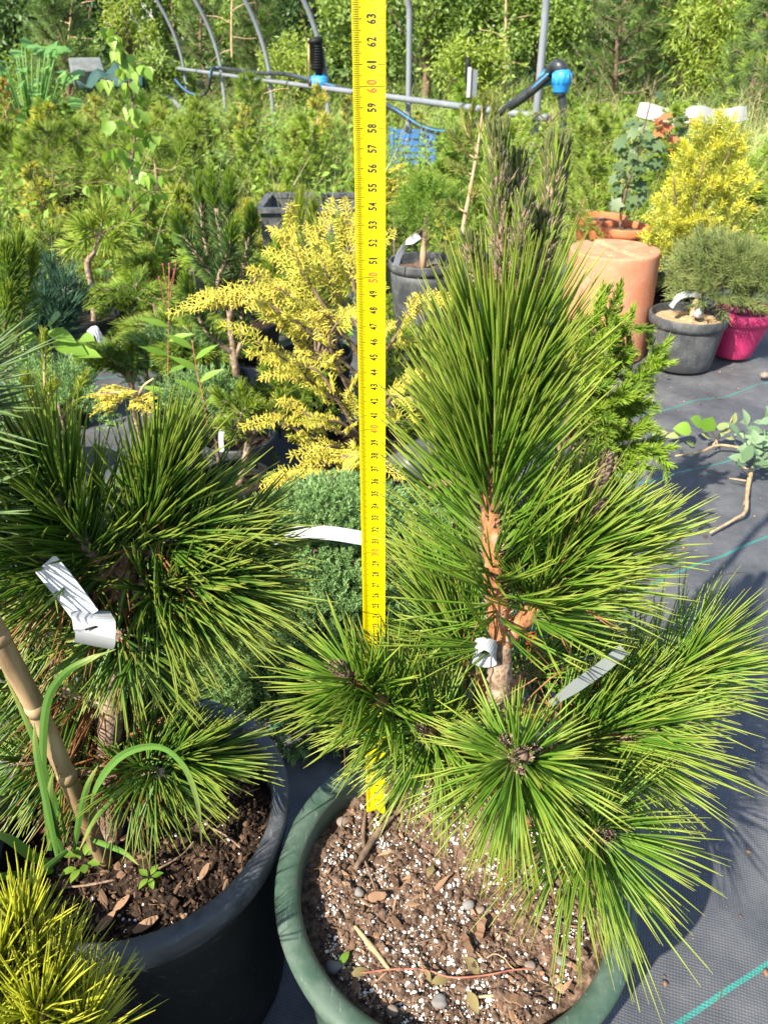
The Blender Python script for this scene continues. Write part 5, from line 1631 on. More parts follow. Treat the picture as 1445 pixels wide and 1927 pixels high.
# small mugo pines
mg = thing('mugo_pine', 'small mugo pine with bare crooked stem and orange buds near the sparse pine', 'pine', P(450, 905, 1.33))
small_pot(452, 985, 0.075, 0.12, 'black pot of the crooked mugo pine', Y=1.33)
mb = MB()
tube(mb, curve([np.array([P(450, 905, 1.33)[0], 1.33, 0.11]), P(462, 865, 1.32), P(470, 825, 1.32)], 14), [0.008, 0.007, 0.006], 8, rough=0.1)
mb.build('trunk', M['bark_grey'], mg)
tufts(mg, [[P(470, 830, 1.32), P(450, 780, 1.31), P(410, 745, 1.30)], [P(470, 830, 1.32), P(462, 780, 1.33), P(455, 735, 1.33)], [P(470, 830, 1.32), P(490, 790, 1.30), P(490, 770, 1.29)], [P(470, 825, 1.32), P(510, 780, 1.33), P(530, 745, 1.33)], [P(470, 835, 1.32), P(440, 810, 1.28), P(425, 800, 1.27)], [P(470, 830, 1.32), P(500, 800, 1.35), P(545, 775, 1.36)], [P(465, 830, 1.32), P(455, 780, 1.28), P(475, 760, 1.26)]],
      'mugo', 'bark_grey', 0.026, 0.0008, 90, (75, 30), tip='bright_pine', stem=0.0035)
strap('plant_tag', 'white stake tag standing in the pot of the crooked mugo pine', 'plant tag', [P(418, 850, 1.33), P(416, 825, 1.33), P(418, 808, 1.33)], 0.010, (1, 0, 0.1))

mg2 = thing('dwarf_pine', 'little dark green pine half hidden between the tape and the main pine', 'pine', P(800, 890, 1.45))
small_pot(800, 905, 0.075, 0.13, 'black pot of the little pine between the tape and the main pine', Y=1.45, soil_mat=M['soil_sunny'])
tufts(mg2, [[np.array([P(800, 880, 1.45)[0], 1.45, 0.12]), P(795, 820, 1.45), P(790, 760, 1.44)], [P(798, 840, 1.45), P(770, 800, 1.43), P(755, 765, 1.42)], [P(798, 830, 1.45), P(815, 780, 1.43), P(830, 735, 1.43)], [P(798, 830, 1.45), P(830, 800, 1.44), P(850, 770, 1.44)], [P(796, 800, 1.45), P(800, 720, 1.46), P(805, 660, 1.46)], [P(798, 840, 1.45), P(780, 800, 1.4), P(790, 790, 1.38)], [P(796, 800, 1.45), P(770, 720, 1.47), P(800, 620, 1.48)]],
      'mugo', 'bark_grey', 0.030, 0.0008, 90, (75, 28), tip='bright_pine', stem=0.004)
# clear plastic sleeve and empty grey pots lying there
for i, (a, b, R, lb) in enumerate((((742, 905, 1.25), (775, 880, 1.27), 0.045, 'empty dark plastic pot lying on its side right of the tape'), ((850, 960, 1.2), (880, 905, 1.28), 0.06, 'empty brownish pot tipped over behind the main pine needles'))):
    t = thing('fallen_pot', lb, 'plant pot', P(*a), 'empty pots lying about')
    p0, p1 = P(*a), P(*b)
    ax = nrm((p1 - p0)[None])[0]
    u, v = frames(ax[None])
    mb = MB()
    k = 36
    an = np.arange(k) * 2 * pi / k
    ring = lambda c, r: c + r * (np.cos(an)[:, None] * u + np.sin(an)[:, None] * v)
    rows = [ring(p0, R), ring(p0 + ax * 0.10, R * 0.8), ring(p0 + ax * 0.101, R * 0.2), ring(p0 + ax * 0.097, R * 0.2), ring(p0 + ax * 0.096, R * 0.76), ring(p0, R * 0.95)]
    i_, j_ = np.meshgrid(np.arange(len(rows)), np.arange(k), indexing='ij')
    nr_ = len(rows)
    mb.add(np.concatenate(rows), np.stack([(i_ * k + j_).ravel(), (i_ * k + (j_ + 1) % k).ravel(), ((i_ + 1) % nr_ * k + (j_ + 1) % k).ravel(), ((i_ + 1) % nr_ * k + j_).ravel()], 1))
    mb.build('body', M['grey_plastic' if i == 0 else 'brown_plastic'], t)
    mb = MB()
    tube(mb, np.vstack([ring(p0, R), ring(p0, R)[:2]]), 0.004, 6, cap=False)
    mb.build('rim', M['grey_plastic' if i == 0 else 'brown_plastic'], t)

# golden pine behind the cypress
gp = thing('golden_pine', 'golden pine with upright yellow tufts behind the cypress', 'pine', (P(585, 500, 1.95)[0], 1.95, 0.13))
small_pot(585, 500, 0.10, 0.15, 'black pot of the golden pine behind the cypress', Y=1.95)
b0 = np.array([P(585, 500, 1.95)[0], 1.95, 0.13])
tufts(gp, [[b0, b0 + [0.02 * k / 3, 0, 0.08], P(px, py + 60, Yb), P(px, py, Yb)] for k, (px, py, Yb) in enumerate(((565, 385, 1.95), (520, 470, 1.9), (600, 445, 1.9), (640, 430, 1.97), (555, 480, 1.88), (625, 480, 1.9), (590, 400, 2.0), (540, 430, 1.98), (600, 500, 1.86), (510, 520, 1.9), (560, 520, 1.86), (640, 520, 1.9)))],
      'bright_pine', 'bark_grey', 0.05, 0.0010, 110, (60, 16), t0=0.55, tip='gold_pine', stem=0.004)

# long dark planter
mb = MB()
pl = thing('trough', 'long dark grey plastic trough behind the cypress', 'planter', (P(590, 400, Y=3.0)[0], 3.0, 0.012))
x0, x1 = P(500, 385, 3.0)[0], P(700, 385, 3.0)[0]
zt_ = P(590, 383, 3.0)[2]
for c, e in (((x0 + x1) / 2, 2.86), ((x0 + x1) / 2, 3.14)):
    box(mb, (c, e, zt_ / 2 + 0.005), (x1 - x0, 0.008, zt_ - 0.01))
box(mb, (x0 + 0.004, 3.0, zt_ / 2 + 0.005), (0.008, 0.268, zt_ - 0.014))
box(mb, (x1 - 0.004, 3.0, zt_ / 2 + 0.005), (0.008, 0.268, zt_ - 0.014))
box(mb, ((x0 + x1) / 2, 3.0, 0.02), (x1 - x0 - 0.02, 0.26, 0.01))
mb.build('body', M['grey_plastic'], pl, smooth=False)
mb = MB()
for s in (-1, 1):
    box(mb, ((x0 + x1) / 2, 3.0 + s * 0.146, zt_ + 0.004), (x1 - x0 + 0.03, 0.026, 0.016))
    box(mb, ((x0 + x1) / 2 + s * ((x1 - x0) / 2 + 0.004), 3.0, zt_ + 0.0045), (0.026, 0.27, 0.014))
mb.build('rim', M['grey_plastic'], pl, smooth=False)

# ball-headed little spruce in the black pot
q = np.array([P(796, 500, Y=2.45)[0], 2.45, 0.012])
pot('plant_pot', 'tall black pot of the round headed spruce, right of the tape', 'plant pot', q[0], q[1], 0.265, 0.108, 0.085, M['grey_plastic'], 0.03, M['soil_sunny'], 0.008, 0.03)
bs = thing('round_spruce', 'round headed little spruce on a thin stem right of the tape', 'spruce', (q[0], q[1], 0.24))
mb = MB()
tube(mb, [np.array([q[0], q[1], 0.235]), np.array([q[0], q[1], 0.30]), np.array([q[0] + .004, q[1], 0.37]), P(803, 400, 2.45)], [0.010, 0.009, 0.006], 9, rough=0.06)
mb.build('trunk', M['twig_tan'], bs)
ball(bs, P(806, 402, 2.45), (0.122, 0.11, 0.105), 420, 0.035, 24, 0.014, 0.0009, 'spruce', 'mugo', (65, 30), 0.9, 0.4, 0.4)
strap('plant_tag', 'pale dusty tag curving out of the pot of the round headed spruce', 'plant tag', [P(745, 500, 2.33), P(752, 478, 2.34), P(768, 458, 2.36), P(788, 443, 2.38)], 0.022, (0.6, 0.5, 0.5))
strap('plant_tag', 'slanting white tag behind the needles left of the main pine top', 'plant tag', [P(845, 590, 1.9), P(858, 610, 1.9), P(872, 635, 1.9)], 0.016, (1, 0.3, 0.3))

# golden sprig over the spruce
gs = thing('golden_cypress', 'small golden cypress sprig peeping out right of the tape top', 'cypress', (P(745, 420, 2.75)[0], 2.75, 0.0))
mb = MB()
c = curve([np.array([P(745, 420, 2.75)[0], 2.75, 0.01]), P(742, 420, 2.75), P(748, 335, 2.74)], 14)
tube(mb, c, [0.006, 0.003], 6)
mb.build('trunk', M['bark_brown'], gs)
mb = MB()
for k in range(16):
    px, py = 752 + rng.normal() * 13, 345 + rng.normal() * 14
    spray(mb, P(px, py, 2.74), (rng.normal() * .6, -0.5, .2), (1, 0, .3), 0.055, 0, rng.random(), 8, 0.006)
mb.build('crown', M['thuja_gold'], gs)

# tall pale shoots left of the candles
ps = thing('pale_conifer', 'tall thin conifer with pale feathery yellow green shoots left of the candles', 'conifer', (P(862, 480, 2.3)[0], 2.3, 0.0))
c = curve([np.array([P(862, 480, 2.3)[0], 2.3, 0.01]), P(866, 470, 2.3), P(884, 360, 2.3), P(900, 270, 2.3), P(910, 188, 2.3)], 26)
mb = MB()
tube(mb, c, [0.008, 0.006, 0.002], 7, rough=0.1)
mb.build('trunk', M['twig_tan'], ps)
for pts in ([(900, 270), (905, 230), (912, 185)], [(900, 268), (920, 235), (938, 195)], [(898, 280), (880, 255), (870, 215)], [(895, 300), (870, 280), (850, 255)], [(900, 270), (930, 250), (948, 225)], [(896, 290), (885, 240), (890, 195)], [(890, 330), (865, 320), (850, 310)], [(880, 380), (900, 360), (918, 355)], [(905, 250), (925, 215), (925, 182)], [(876, 400), (860, 390), (845, 385)]):
    cs = curve([P(x, y, 2.29 + rng.normal() * .01) for x, y in pts], 12)
    mb = MB()
    tube(mb, cs, [0.003, 0.0012], 5, mi=0)
    shoot(mb, cs, 90, 0.026, 0.0011, 45, 15, 0.2, 1.0, 0.1, 0, 2, 2, 3, mi=1)
    mb.build('branch', [M['twig_tan'], M['pale_larch']], ps)

# hemlock-like tree with drooping pale branches
hl = thing('weeping_larch', 'light green conifer with arching drooping branches behind the candles', 'conifer', (P(1040, 430, 2.9)[0], 2.9, 0.0))
c = curve([np.array([P(1035, 430, 2.9)[0], 2.9, 0.0]), P(1032, 350, 2.9), P(1035, 210, 2.9)], 20)
mb = MB()
tube(mb, c, [0.009, 0.004], 7)
mb.build('trunk', M['bark_brown'], hl)
for k in range(40):
    t = 0.22 + 0.75 * (k / 40)
    p, tg = along_curve(c, np.array([t]))
    a = k * 2.4
    L = 0.26 * (1.15 - t * 0.75)
    e = p[0] + np.array([cos(a) * L, sin(a) * L * 0.8, -0.02])
    m1 = (p[0] + e) / 2 + np.array([0, 0, 0.05])
    e[2] -= 0.03
    cs = curve([p[0], m1, e], 14)
    mb = MB()
    tube(mb, cs, [0.003, 0.001], 5, mi=0)
    shoot(mb, cs, 70, 0.017, 0.0013, 75, 50, 0.1, 1.0, 0.0, 0, 1, 1, 3, mi=1)
    for s in (-1, 1):
        for tt in (0.4, 0.62, 0.8):
            q2, t2 = along_curve(cs, np.array([tt]))
            dd = nrm((t2[0] * 0.9 + s * np.cross(t2[0], [0, 0, 1]) * 0.7 + np.array([0, 0, -0.2]))[None])[0] * L * 0.4
            shoot(mb, np.array([q2[0], q2[0] + dd * .5, q2[0] + dd]), 28, 0.016, 0.0013, 75, 50, 0.05, 1.0, 0, 0, 1, 1, 3, mi=1)
    mb.build('branch', [M['bark_brown'], M['larch']], hl)

# ================================================================ left-hand middle ground
# pine tuft on a bare stem at the left edge
tl = thing('pine_sapling', 'dark green pine with dense brush tufts at the left edge above the yellow tips', 'pine', P(20, 800, 1.5))
tufts(tl, [[P(20, 800, 1.5), P(25, 620, 1.5), P(32, 500, 1.5), P(35, 455, 1.5)], [P(20, 760, 1.5), P(10, 650, 1.47), P(14, 560, 1.46)], [P(20, 700, 1.5), P(50, 560, 1.53), P(60, 480, 1.53)], [P(20, 700, 1.5), P(-10, 560, 1.52), P(-12, 470, 1.52)], [P(24, 620, 1.5), P(20, 540, 1.48), P(8, 478, 1.48)]], 'spruce', 'bark_brown', 0.042, 0.0009, 130, (62, 25), t0=0.4, tip='bright_pine')
small_pot(20, 850, 0.09, 0.13, 'black pot of the brush tufted pine at the left edge', Y=1.5)
bl = thing('blue_pine', 'blue green pine with long soft needles left of the crooked stem', 'pine', P(95, 640, 1.85))
small_pot(95, 690, 0.09, 0.14, 'black pot of the blue green pine', Y=1.85)
b0 = np.array([P(95, 640, 1.85)[0], 1.85, 0.13])
tufts(bl, [[b0, b0 + [0.0, 0, 0.04], P(x, y, Yb)] for x, y, Yb in ((60, 520, 1.8), (100, 500, 1.83), (125, 530, 1.8), (85, 560, 1.76), (130, 580, 1.78), (55, 580, 1.77), (150, 555, 1.86), (105, 600, 1.75), (70, 620, 1.75), (40, 545, 1.85))], 'blue_pine', 'bark_brown', 0.06, 0.0010, 130, (70, 28), t0=0.4)

ck = thing('crooked_pine', 'pine with a bare crooked stem and one soft light green head', 'pine', (P(178, 640, 2.3)[0], 2.3, 0.0))
small_pot(178, 640, 0.09, 0.14, 'black pot at the foot of the crooked stemmed pine', Y=2.3)
cst = [np.array([P(178, 640, 2.3)[0], 2.3, 0.11]), P(178, 600, 2.3), P(173, 540, 2.3), P(165, 495, 2.3), P(178, 475, 2.3), P(190, 440, 2.3)]
mb = MB()
tube(mb, curve(cst, 26), [0.010, 0.010, 0.008, 0.005], 9, rough=0.12)
mb.build('trunk', M['bark_grey'], ck)
tufts(ck, [[cst[-1], cst[-1] + (P(x, y, Yb) - cst[-1]) * 0.6, P(x, y, Yb)] for x, y, Yb in ((195, 395, 2.3), (240, 415, 2.28), (155, 425, 2.27), (215, 455, 2.24), (130, 465, 2.32), (240, 460, 2.33))], 'bright_pine', 'bark_grey', 0.058, 0.0013, 60, (70, 35), t0=0.3, stem=0.003)

ys = thing('yellow_spruce', 'small spruce with pale yellow tipped shoots behind the dark pine', 'spruce', P(85, 800, 1.15))
small_pot(95, 900, 0.07, 0.12, 'black pot of the yellow tipped spruce', Y=1.15)
tufts(ys, [[P(90, 830, 1.15), P(85, 760, 1.15), P(85, 635, 1.15)], [P(88, 800, 1.15), P(65, 760, 1.13), P(52, 715, 1.12)], [P(90, 810, 1.15), P(130, 770, 1.16), P(158, 712, 1.17)], [P(88, 820, 1.15), P(60, 800, 1.12), P(40, 780, 1.11)], [P(88, 790, 1.15), P(90, 750, 1.12), P(100, 725, 1.11)]], 'bright_pine', 'twig_tan', 0.020, 0.0008, 100, (55, 25), K=2, t0=0.3, tip='gold_pine', stem=0.003)

# blue juniper shrubs, golden juniper
for px, py, Yb, rx, lb in ((110, 760, 1.45, 0.10, 'pale blue green juniper behind the yellow tipped spruce'), (400, 775, 1.42, 0.09, 'pale blue green juniper left of the crooked mugo pine'), (330, 690, 1.7, 0.10, 'grey green juniper in front of the reddish weed stem')):
    c = P(px, py, Yb)
    t = thing('juniper', lb, 'juniper', (c[0], c[1], 0.0))
    mb = MB()
    tube(mb, curve([np.array([c[0], c[1], 0.01]), np.array([c[0], c[1], c[2] * 0.5]), c], 8), [0.006, 0.003], 6)
    mb.build('trunk', M['bark_brown'], t)
    ball(t, c, (rx, rx * .9, rx * .75), 340, 0.03, 20, 0.009, 0.0010, 'juniper', None, (50, 18), 0.9, 0.5, 0.4)
c = P(250, 760, 1.4)
t = thing('golden_juniper', 'low golden yellow juniper with a bare curved twig above the dark pine', 'juniper', (c[0], c[1], 0.0))
mb = MB()
tube(mb, curve([np.array([c[0], c[1], 0.01]), c], 8), [0.007, 0.004], 6)
tube(mb, curve([P(275, 790, 1.38), P(260, 745, 1.36), P(225, 738, 1.35), P(180, 742, 1.35)], 14), [0.004, 0.003, 0.002], 6, rough=0.1)
tube(mb, curve([P(260, 745, 1.36), P(272, 725, 1.36), P(290, 712, 1.36)], 8), [0.003, 0.002], 6)
mb.build('trunk', M['twig_tan'], t)
mb = MB()
for k in range(15):
    px, py = 238 + rng.normal() * 24, 750 + rng.normal() * 12
    spray(mb, P(px, py, 1.38 + rng.normal() * .03), (rng.normal(), -0.6, .3), (1, rng.normal() * .4, .3), 0.055, 0, rng.random(), 8, 0.0042)
mb.build('crown', M['thuja_gold'], t)

# bright dwarf pines in the middle
for px, py, Yb, sx, n, lb, mt, tp_ in ((250, 560, 2.05, 0.115, 46, 'fresh green bushy dwarf pine right of the crooked stem', 'spruce', 'bright_pine'), (320, 620, 1.85, 0.115, 46, 'spreading green dwarf pine beside the reddish weed stem', 'mugo', 'bright_pine'), (240, 680, 1.7, 0.10, 40, 'low green dwarf pine above the golden juniper', 'mugo', 'spruce'), (280, 500, 2.4, 0.09, 30, 'small upright light green pine in front of the crumpled pot', 'bright_pine', 'spruce_new'),
                                        (380, 660, 1.7, 0.10, 34, 'green dwarf pine behind the sparse tall pine', 'spruce', 'bright_pine'), (420, 480, 2.3, 0.12, 34, 'light green pine behind the sparse tall pine', 'bright_pine', 'spruce_new'), (90, 470, 2.6, 0.15, 40, 'loose light green pine right of the brush tufts', 'mugo', 'bright_pine')):
    c = P(px, py, Yb)
    t = thing('dwarf_pine', lb, 'pine', (c[0], c[1], 0.0), 'small pines in the middle of the nursery bed')
    b0 = np.array([c[0], c[1], 0.10])
    its = []
    for k in range(n):
        d = nrm(rng.normal(size=3) * np.array([1, 0.9, 0.6]))
        d[2] = abs(d[2]) * 0.9 - 0.25
        e = c + d * sx * np.array([1, 1, 0.85]) * (0.7 + 0.5 * rng.random())
        its.append([b0 + (c - b0) * 0.5, c + d * sx * 0.35, e])
    mb = MB()
    tube(mb, curve([np.array([c[0], c[1], 0.01]), b0, c], 8), [0.008, 0.005], 6, mi=0)
    for pts in its:
        cs = curve(pts, 12)
        tube(mb, cs, [0.003, 0.0015], 5, mi=0)
        shoot(mb, cs, 64, 0.028, 0.0010, 65, 32, 0.35, 0.97, 0.1, 0, 1, 2, 3, mi=1)
        shoot(mb, cs, 26, 0.028, 0.0011, 45, 12, 0.82, 1.0, 0.1, 0, 1, 2, 3, mi=2)
    mb.build('crown', [M['bark_grey'], M[mt], M[tp_]], t)
    small_pot(px, 0, 0.085, 0.12, 'black pot under the ' + lb.split(' right')[0].split(' beside')[0].split(' above')[0].split(' in front')[0].split(' behind')[0] + (' of the left edge' if px < 100 else '') + (' near the middle' if px == 420 else ''), Y=Yb)

# broad-leaved weed and the willowherb
bw = thing('broadleaf_weed', 'fresh weed with broad oval leaves beside the yellow tipped spruce', 'weed', P(140, 760, 1.55))
mb = MB()
cs = curve([P(140, 790, 1.55), P(130, 700, 1.55), P(105, 640, 1.54), P(92, 600, 1.53)], 16)
tube(mb, cs, [0.004, 0.002], 6)
mb.build('stem', M['broadleaf'], bw)
for px, py, s, dx, dz in ((92, 608, .06, .7, .5), (90, 625, .085, 1, -.05), (100, 645, .11, 1, -.1), (130, 665, .10, 1, .25), (110, 690, .09, .8, -.5), (70, 660, .08, -.6, -.3), (120, 700, .08, .9, -.6), (95, 680, .07, -.8, -.4), (140, 700, .07, 1, 0), (75, 640, .06, -1, .1), (150, 640, .05, 1, .3), (110, 720, .07, -.2, -.6)):
    leaf(bw, 'oval' if s > .08 else 'round', P(px, py, 1.53), (dx, -0.35, dz), s * 0.72, (0.3 * rng.normal(), -0.45, 0.9))
wh = thing('willowherb', 'thin reddish willowherb stem with tiny pink buds rising among the dwarf pines', 'weed', P(316, 820, 1.5))
mb = MB()
cs = curve([P(314, 830, 1.5), P(316, 740, 1.5), P(318, 620, 1.5), P(319, 500, 1.5)], 20)
tube(mb, cs, [0.0016, 0.0013, 0.0009], 6)
for a, b in (((318, 560), (307, 500)), ((318, 570), (332, 495)), ((318, 590), (300, 525)), ((318, 540), (328, 510))):
    tube(mb, curve([P(*a, 1.5), P((a[0] + b[0]) / 2, (a[1] + b[1]) / 2 + 6, 1.5), P(*b, 1.5)], 8), [0.0009, 0.0006], 5)
mb.build('stem', M['red_stem'], wh)
mb = MB()
for px, py in ((319, 497), (307, 498), (332, 493), (300, 523), (328, 508)):
    ball_mesh(mb, P(px, py, 1.5), (0.0016, 0.0016, 0.0028), 1, 0.05, 1)
mb.build('flower_bud', M['pink_plastic'], wh)
for t, s in ((0.2, 1), (0.3, -1), (0.42, 1), (0.52, -1), (0.6, 1), (0.68, -1)):
    p, tg = along_curve(cs, np.array([t]))
    leaf(wh, 'lance', p[0], (s * 0.9, -0.3, 0.5), 0.06, (0, -0.6, 0.8))
wh2 = thing('willowherb', 'leafy willowherb stem left of the crooked mugo pine', 'weed', P(385, 800, 1.36))
mb = MB()
cs = curve([P(395, 830, 1.36), P(385, 760, 1.36), P(370, 690, 1.36), P(362, 640, 1.36)], 16)
tube(mb, cs, [0.0016, 0.0010], 6)
mb.build('stem', M['red_stem'], wh2)
for t, s in ((0.15, 1), (0.25, -1), (0.38, 1), (0.5, -1), (0.6, 1), (0.72, -1), (0.82, 1), (0.92, -1)):
    p, tg = along_curve(cs, np.array([t]))
    leaf(wh2, 'lance', p[0], (s * 0.8, -0.3, 0.7), 0.06, (0, -0.6, 0.8))
strap('plant_tag', 'crumpled white tag on the ground left of the green dwarf pines', 'plant tag', [P(168, 630, 2.0), P(180, 622, 2.0), P(190, 638, 1.98), P(206, 648, 1.98)], 0.025, (0, 0.5, 1))
strap('plant_tag', 'torn white tag below the soft light green pine head', 'plant tag', [P(120, 540, 2.1), P(128, 548, 2.1), P(136, 556, 2.08)], 0.02, (0, 0.5, 1))

# birch sapling
bi = thing('birch_sapling', 'tall birch sapling with hanging heart shaped leaves on the left', 'birch', (P(285, 480, 2.85)[0], 2.85, 0.0))
c = curve([np.array([P(275, 470, 2.85)[0], 2.85, 0.10]), P(255, 425, 2.85), P(248, 330, 2.85), P(255, 240, 2.85), P(245, 160, 2.85), P(228, 80, 2.85), P(200, 42, 2.84)], 44)
mb = MB()
tube(mb, c, [0.0075, 0.006, 0.005, 0.004, 0.0018], 7, rough=0.05)
tw = []
for k in range(16):
    t = 0.18 + 0.78 * k / 16
    p, tg = along_curve(c, np.array([t]))
    a = k * 2.4
    e = p[0] + np.array([cos(a) * 0.19 * (1.2 - t), sin(a) * 0.15 * (1.2 - t), 0.03])
    cs = curve([p[0], (p[0] + e) / 2 + [0, 0, 0.02], e], 8)
    tube(mb, cs, [0.002, 0.001], 5)
    tw.append(cs)
mb.build('trunk', M['bark_brown'], bi)
for k in range(170):
    if k % 3 == 0:
        t = 0.2 + 0.8 * rng.random()
        p, tg = along_curve(c, np.array([t]))
    else:
        p, tg = along_curve(tw[k % 16], np.array([0.25 + 0.75 * rng.random()]))
    d = np.array([rng.normal() * .5, rng.normal() * .4 - .1, -1.0])
    leaf(bi, 'heart', p[0] + np.array([rng.normal() * .012, rng.normal() * .012, -0.01]), d, 0.034 + 0.018 * rng.random(), (rng.normal() * .9, -1, 0.3))
small_pot(292, 500, 0.10, 0.17, 'dark crumpled pot bag at the foot of the birch sapling', 'black_plastic', Y=2.85, lean=(0.15, -0.1))

# the two pots of young pines further left
for px, Yb, mt, lb, lb2, R in ((95, 4.2, 'brown_plastic', 'reddish black pot behind the brown pot on the left', 'wispy young pine in the reddish black pot', 0.105), (168, 3.75, 'brown_plastic', 'brown flared pot in front of the reddish black one', 'twisted young pine in the brown flared pot', 0.115), (30, 4.0, 'black_plastic', 'black pot at the far left edge of the bed', 'young pine in the black pot at the far left edge', 0.10), (235, 3.5, 'black_plastic', 'black pot behind the birch sapling', 'young pine behind the birch stem', 0.09)):
    q, zt2 = small_pot(px, 0, R, 0.20, lb, mt, Y=Yb)
    t = thing('young_pine', lb2, 'pine', (q[0], q[1], zt2))
    branchy(t, (q[0], q[1], zt2), (q[0] + .02, q[1], zt2 + 0.30), 16, 0.22, 'mugo', 'twig_tan', 0.05, 0.0016, per=40, tipmat='bright_pine', sub=2, merge=True, lo=0.05)
for px, py, Yb, h, sp, mt, tm, nL, nb, lb in (
    (85, 470, 4.2, 0.42, 0.05, 'spruce_new', 'spruce_new', 0.03, 12, 'slim bright green spire in front of the reddish black pot'),
    (440, 420, 2.75, 0.40, 0.07, 'gold_pine', 'gold_pine', 0.03, 13, 'golden yellow young conifer with upright shoots behind the sparse pine'),
    (475, 430, 2.9, 0.36, 0.08, 'gold_pine', 'yew_gold', 0.03, 12, 'second golden yellow conifer with a curved stem left of the trough'),
    (320, 420, 4.2, 0.62, 0.10, 'bright_pine', 'larch', 0.04, 18, 'thin pale conifer with a long top shoot right of the birch'),
    (130, 420, 4.9, 0.50, 0.22, 'larch', 'yew_gold', 0.04, 22, 'yellowish green larch behind the brown pots'),
    (30, 420, 5.0, 0.48, 0.26, 'larch', 'spruce_new', 0.04, 22, 'bushy light green larch at the left edge below the big leaves'),
    (60, 350, 5.4, 0.62, 0.10, 'gold_pine', 'red', 0.04, 14, 'thin sapling with orange yellow top on the left'),
    (195, 330, 5.6, 0.52, 0.14, 'gold_pine', 'gold_pine', 0.04, 16, 'yellow leaved sapling left of the birch top'),
    (380, 330, 5.2, 0.42, 0.2, 'mugo', 'bright_pine', 0.05, 22, 'fluffy green pine in front of the hoop feet'),
    (560, 330, 4.6, 0.45, 0.12, 'larch', 'pale_larch', 0.03, 18, 'slender light green conifer left of the tape'),
    (600, 330, 5.2, 0.60, 0.10, 'gold_pine', 'thuja', 0.04, 16, 'orange yellow conifer behind the tape under the rail'),
    (480, 300, 6.2, 0.60, 0.25, 'spruce', 'bright_pine', 0.05, 24, 'broad green spruce behind the hoop feet'),
    (835, 330, 4.2, 0.45, 0.2, 'mugo', 'spruce', 0.05, 22, 'bushy green pine right of the hoop foot'),
    (970, 330, 4.4, 0.50, 0.18, 'larch', 'bright_pine', 0.04, 20, 'light green larch behind the candles'),
    (870, 250, 6.0, 0.62, 0.14, 'spruce', 'spruce_new', 0.05, 22, 'slim dark green spruce behind the hose bend'),
    (1100, 370, 3.6, 0.42, 0.20, 'larch', 'spruce_new', 0.03, 26, 'leafy pale conifer behind the orange planters'),
    (1390, 420, 3.3, 0.34, 0.18, 'mugo', 'bright_pine', 0.04, 24, 'dark green bushy pine behind the round pine'),
    (1440, 330, 4.0, 0.40, 0.20, 'larch', 'spruce_new', 0.04, 24, 'light green conifer at the right edge'),
    (1340, 350, 4.2, 0.34, 0.16, 'spruce', 'bright_pine', 0.04, 22, 'green young pine right of the golden yew'),
    (1120, 270, 5.0, 0.5, 0.2, 'larch', 'larch', 0.04, 24, 'tall leafy light green sapling right of the blue fitting'),
    (1420, 200, 6.5, 0.9, 0.35, 'tree_pine', 'bright_pine', 0.07, 26, 'feathery dark pine at the upper right edge'),
):
    x = P(px, py, Yb)[0]
    t = thing('young_conifer', lb, 'conifer', (x, Yb, 0.0), 'young conifers in the nursery beds')
    mt2 = {'red': 'red_leaf', 'thuja': 'thuja_gold'}.get(tm, tm)
    branchy(t, (x, Yb, 0.0), (x + rng.normal() * .02, Yb, h), nb, sp, mt, 'twig_tan', nL, 0.0024, per=32, tipmat=mt2, sub=2, merge=True, lo=0.15, up=0.5)

# the crowd of small potted conifers: a few kinds, each copied with its own place, turn and size
def copy_thing(root, loc, rz, sc):
    r = root.copy()
    COL.objects.link(r)
    r.location = [float(v) for v in loc]
    r.rotation_euler = (0, 0, rz)
    r.scale = (sc, sc, sc)
    for ch in [o for o in bpy.data.objects if o.parent is root]:
        c_ = ch.copy()
        COL.objects.link(c_)
        c_.parent = r
        c_.matrix_parent_inverse = ch.matrix_parent_inverse.copy()
    return r


def crowd_label(lb, x, y, sc_):
    """say which of the crowd it is: its size, its row and what it stands behind"""
    px = CX + FPX * x / (y * cos(PITCH) + 0.7 * sin(PITCH))
    where = 'near the left edge' if px < 130 else 'left of the birch' if px < 225 else 'right of the birch' if px < 330 else 'behind the sparse pine' if px < 440 else 'left of the golden cypress' if px < 530 else 'behind the golden cypress' if px < 680 else 'right of the tape' if px < 800 else \
        'left of the candles' if px < 900 else 'behind the candles' if px < 1060 else 'behind the terracotta pot' if px < 1170 else 'behind the golden yew' if px < 1300 else 'near the right edge'
    row = 'front' if y < 3.0 else 'second' if y < 3.7 else 'middle' if y < 4.6 else 'back' if y < 5.8 else 'last'
    size = 'tiny' if sc_ < 0.66 else 'small' if sc_ < 0.92 else 'fuller'
    kind = lb.split(' in the')[0].replace('small ', '')
    return '%s %s in the %s row %s' % (size, kind, row, where)


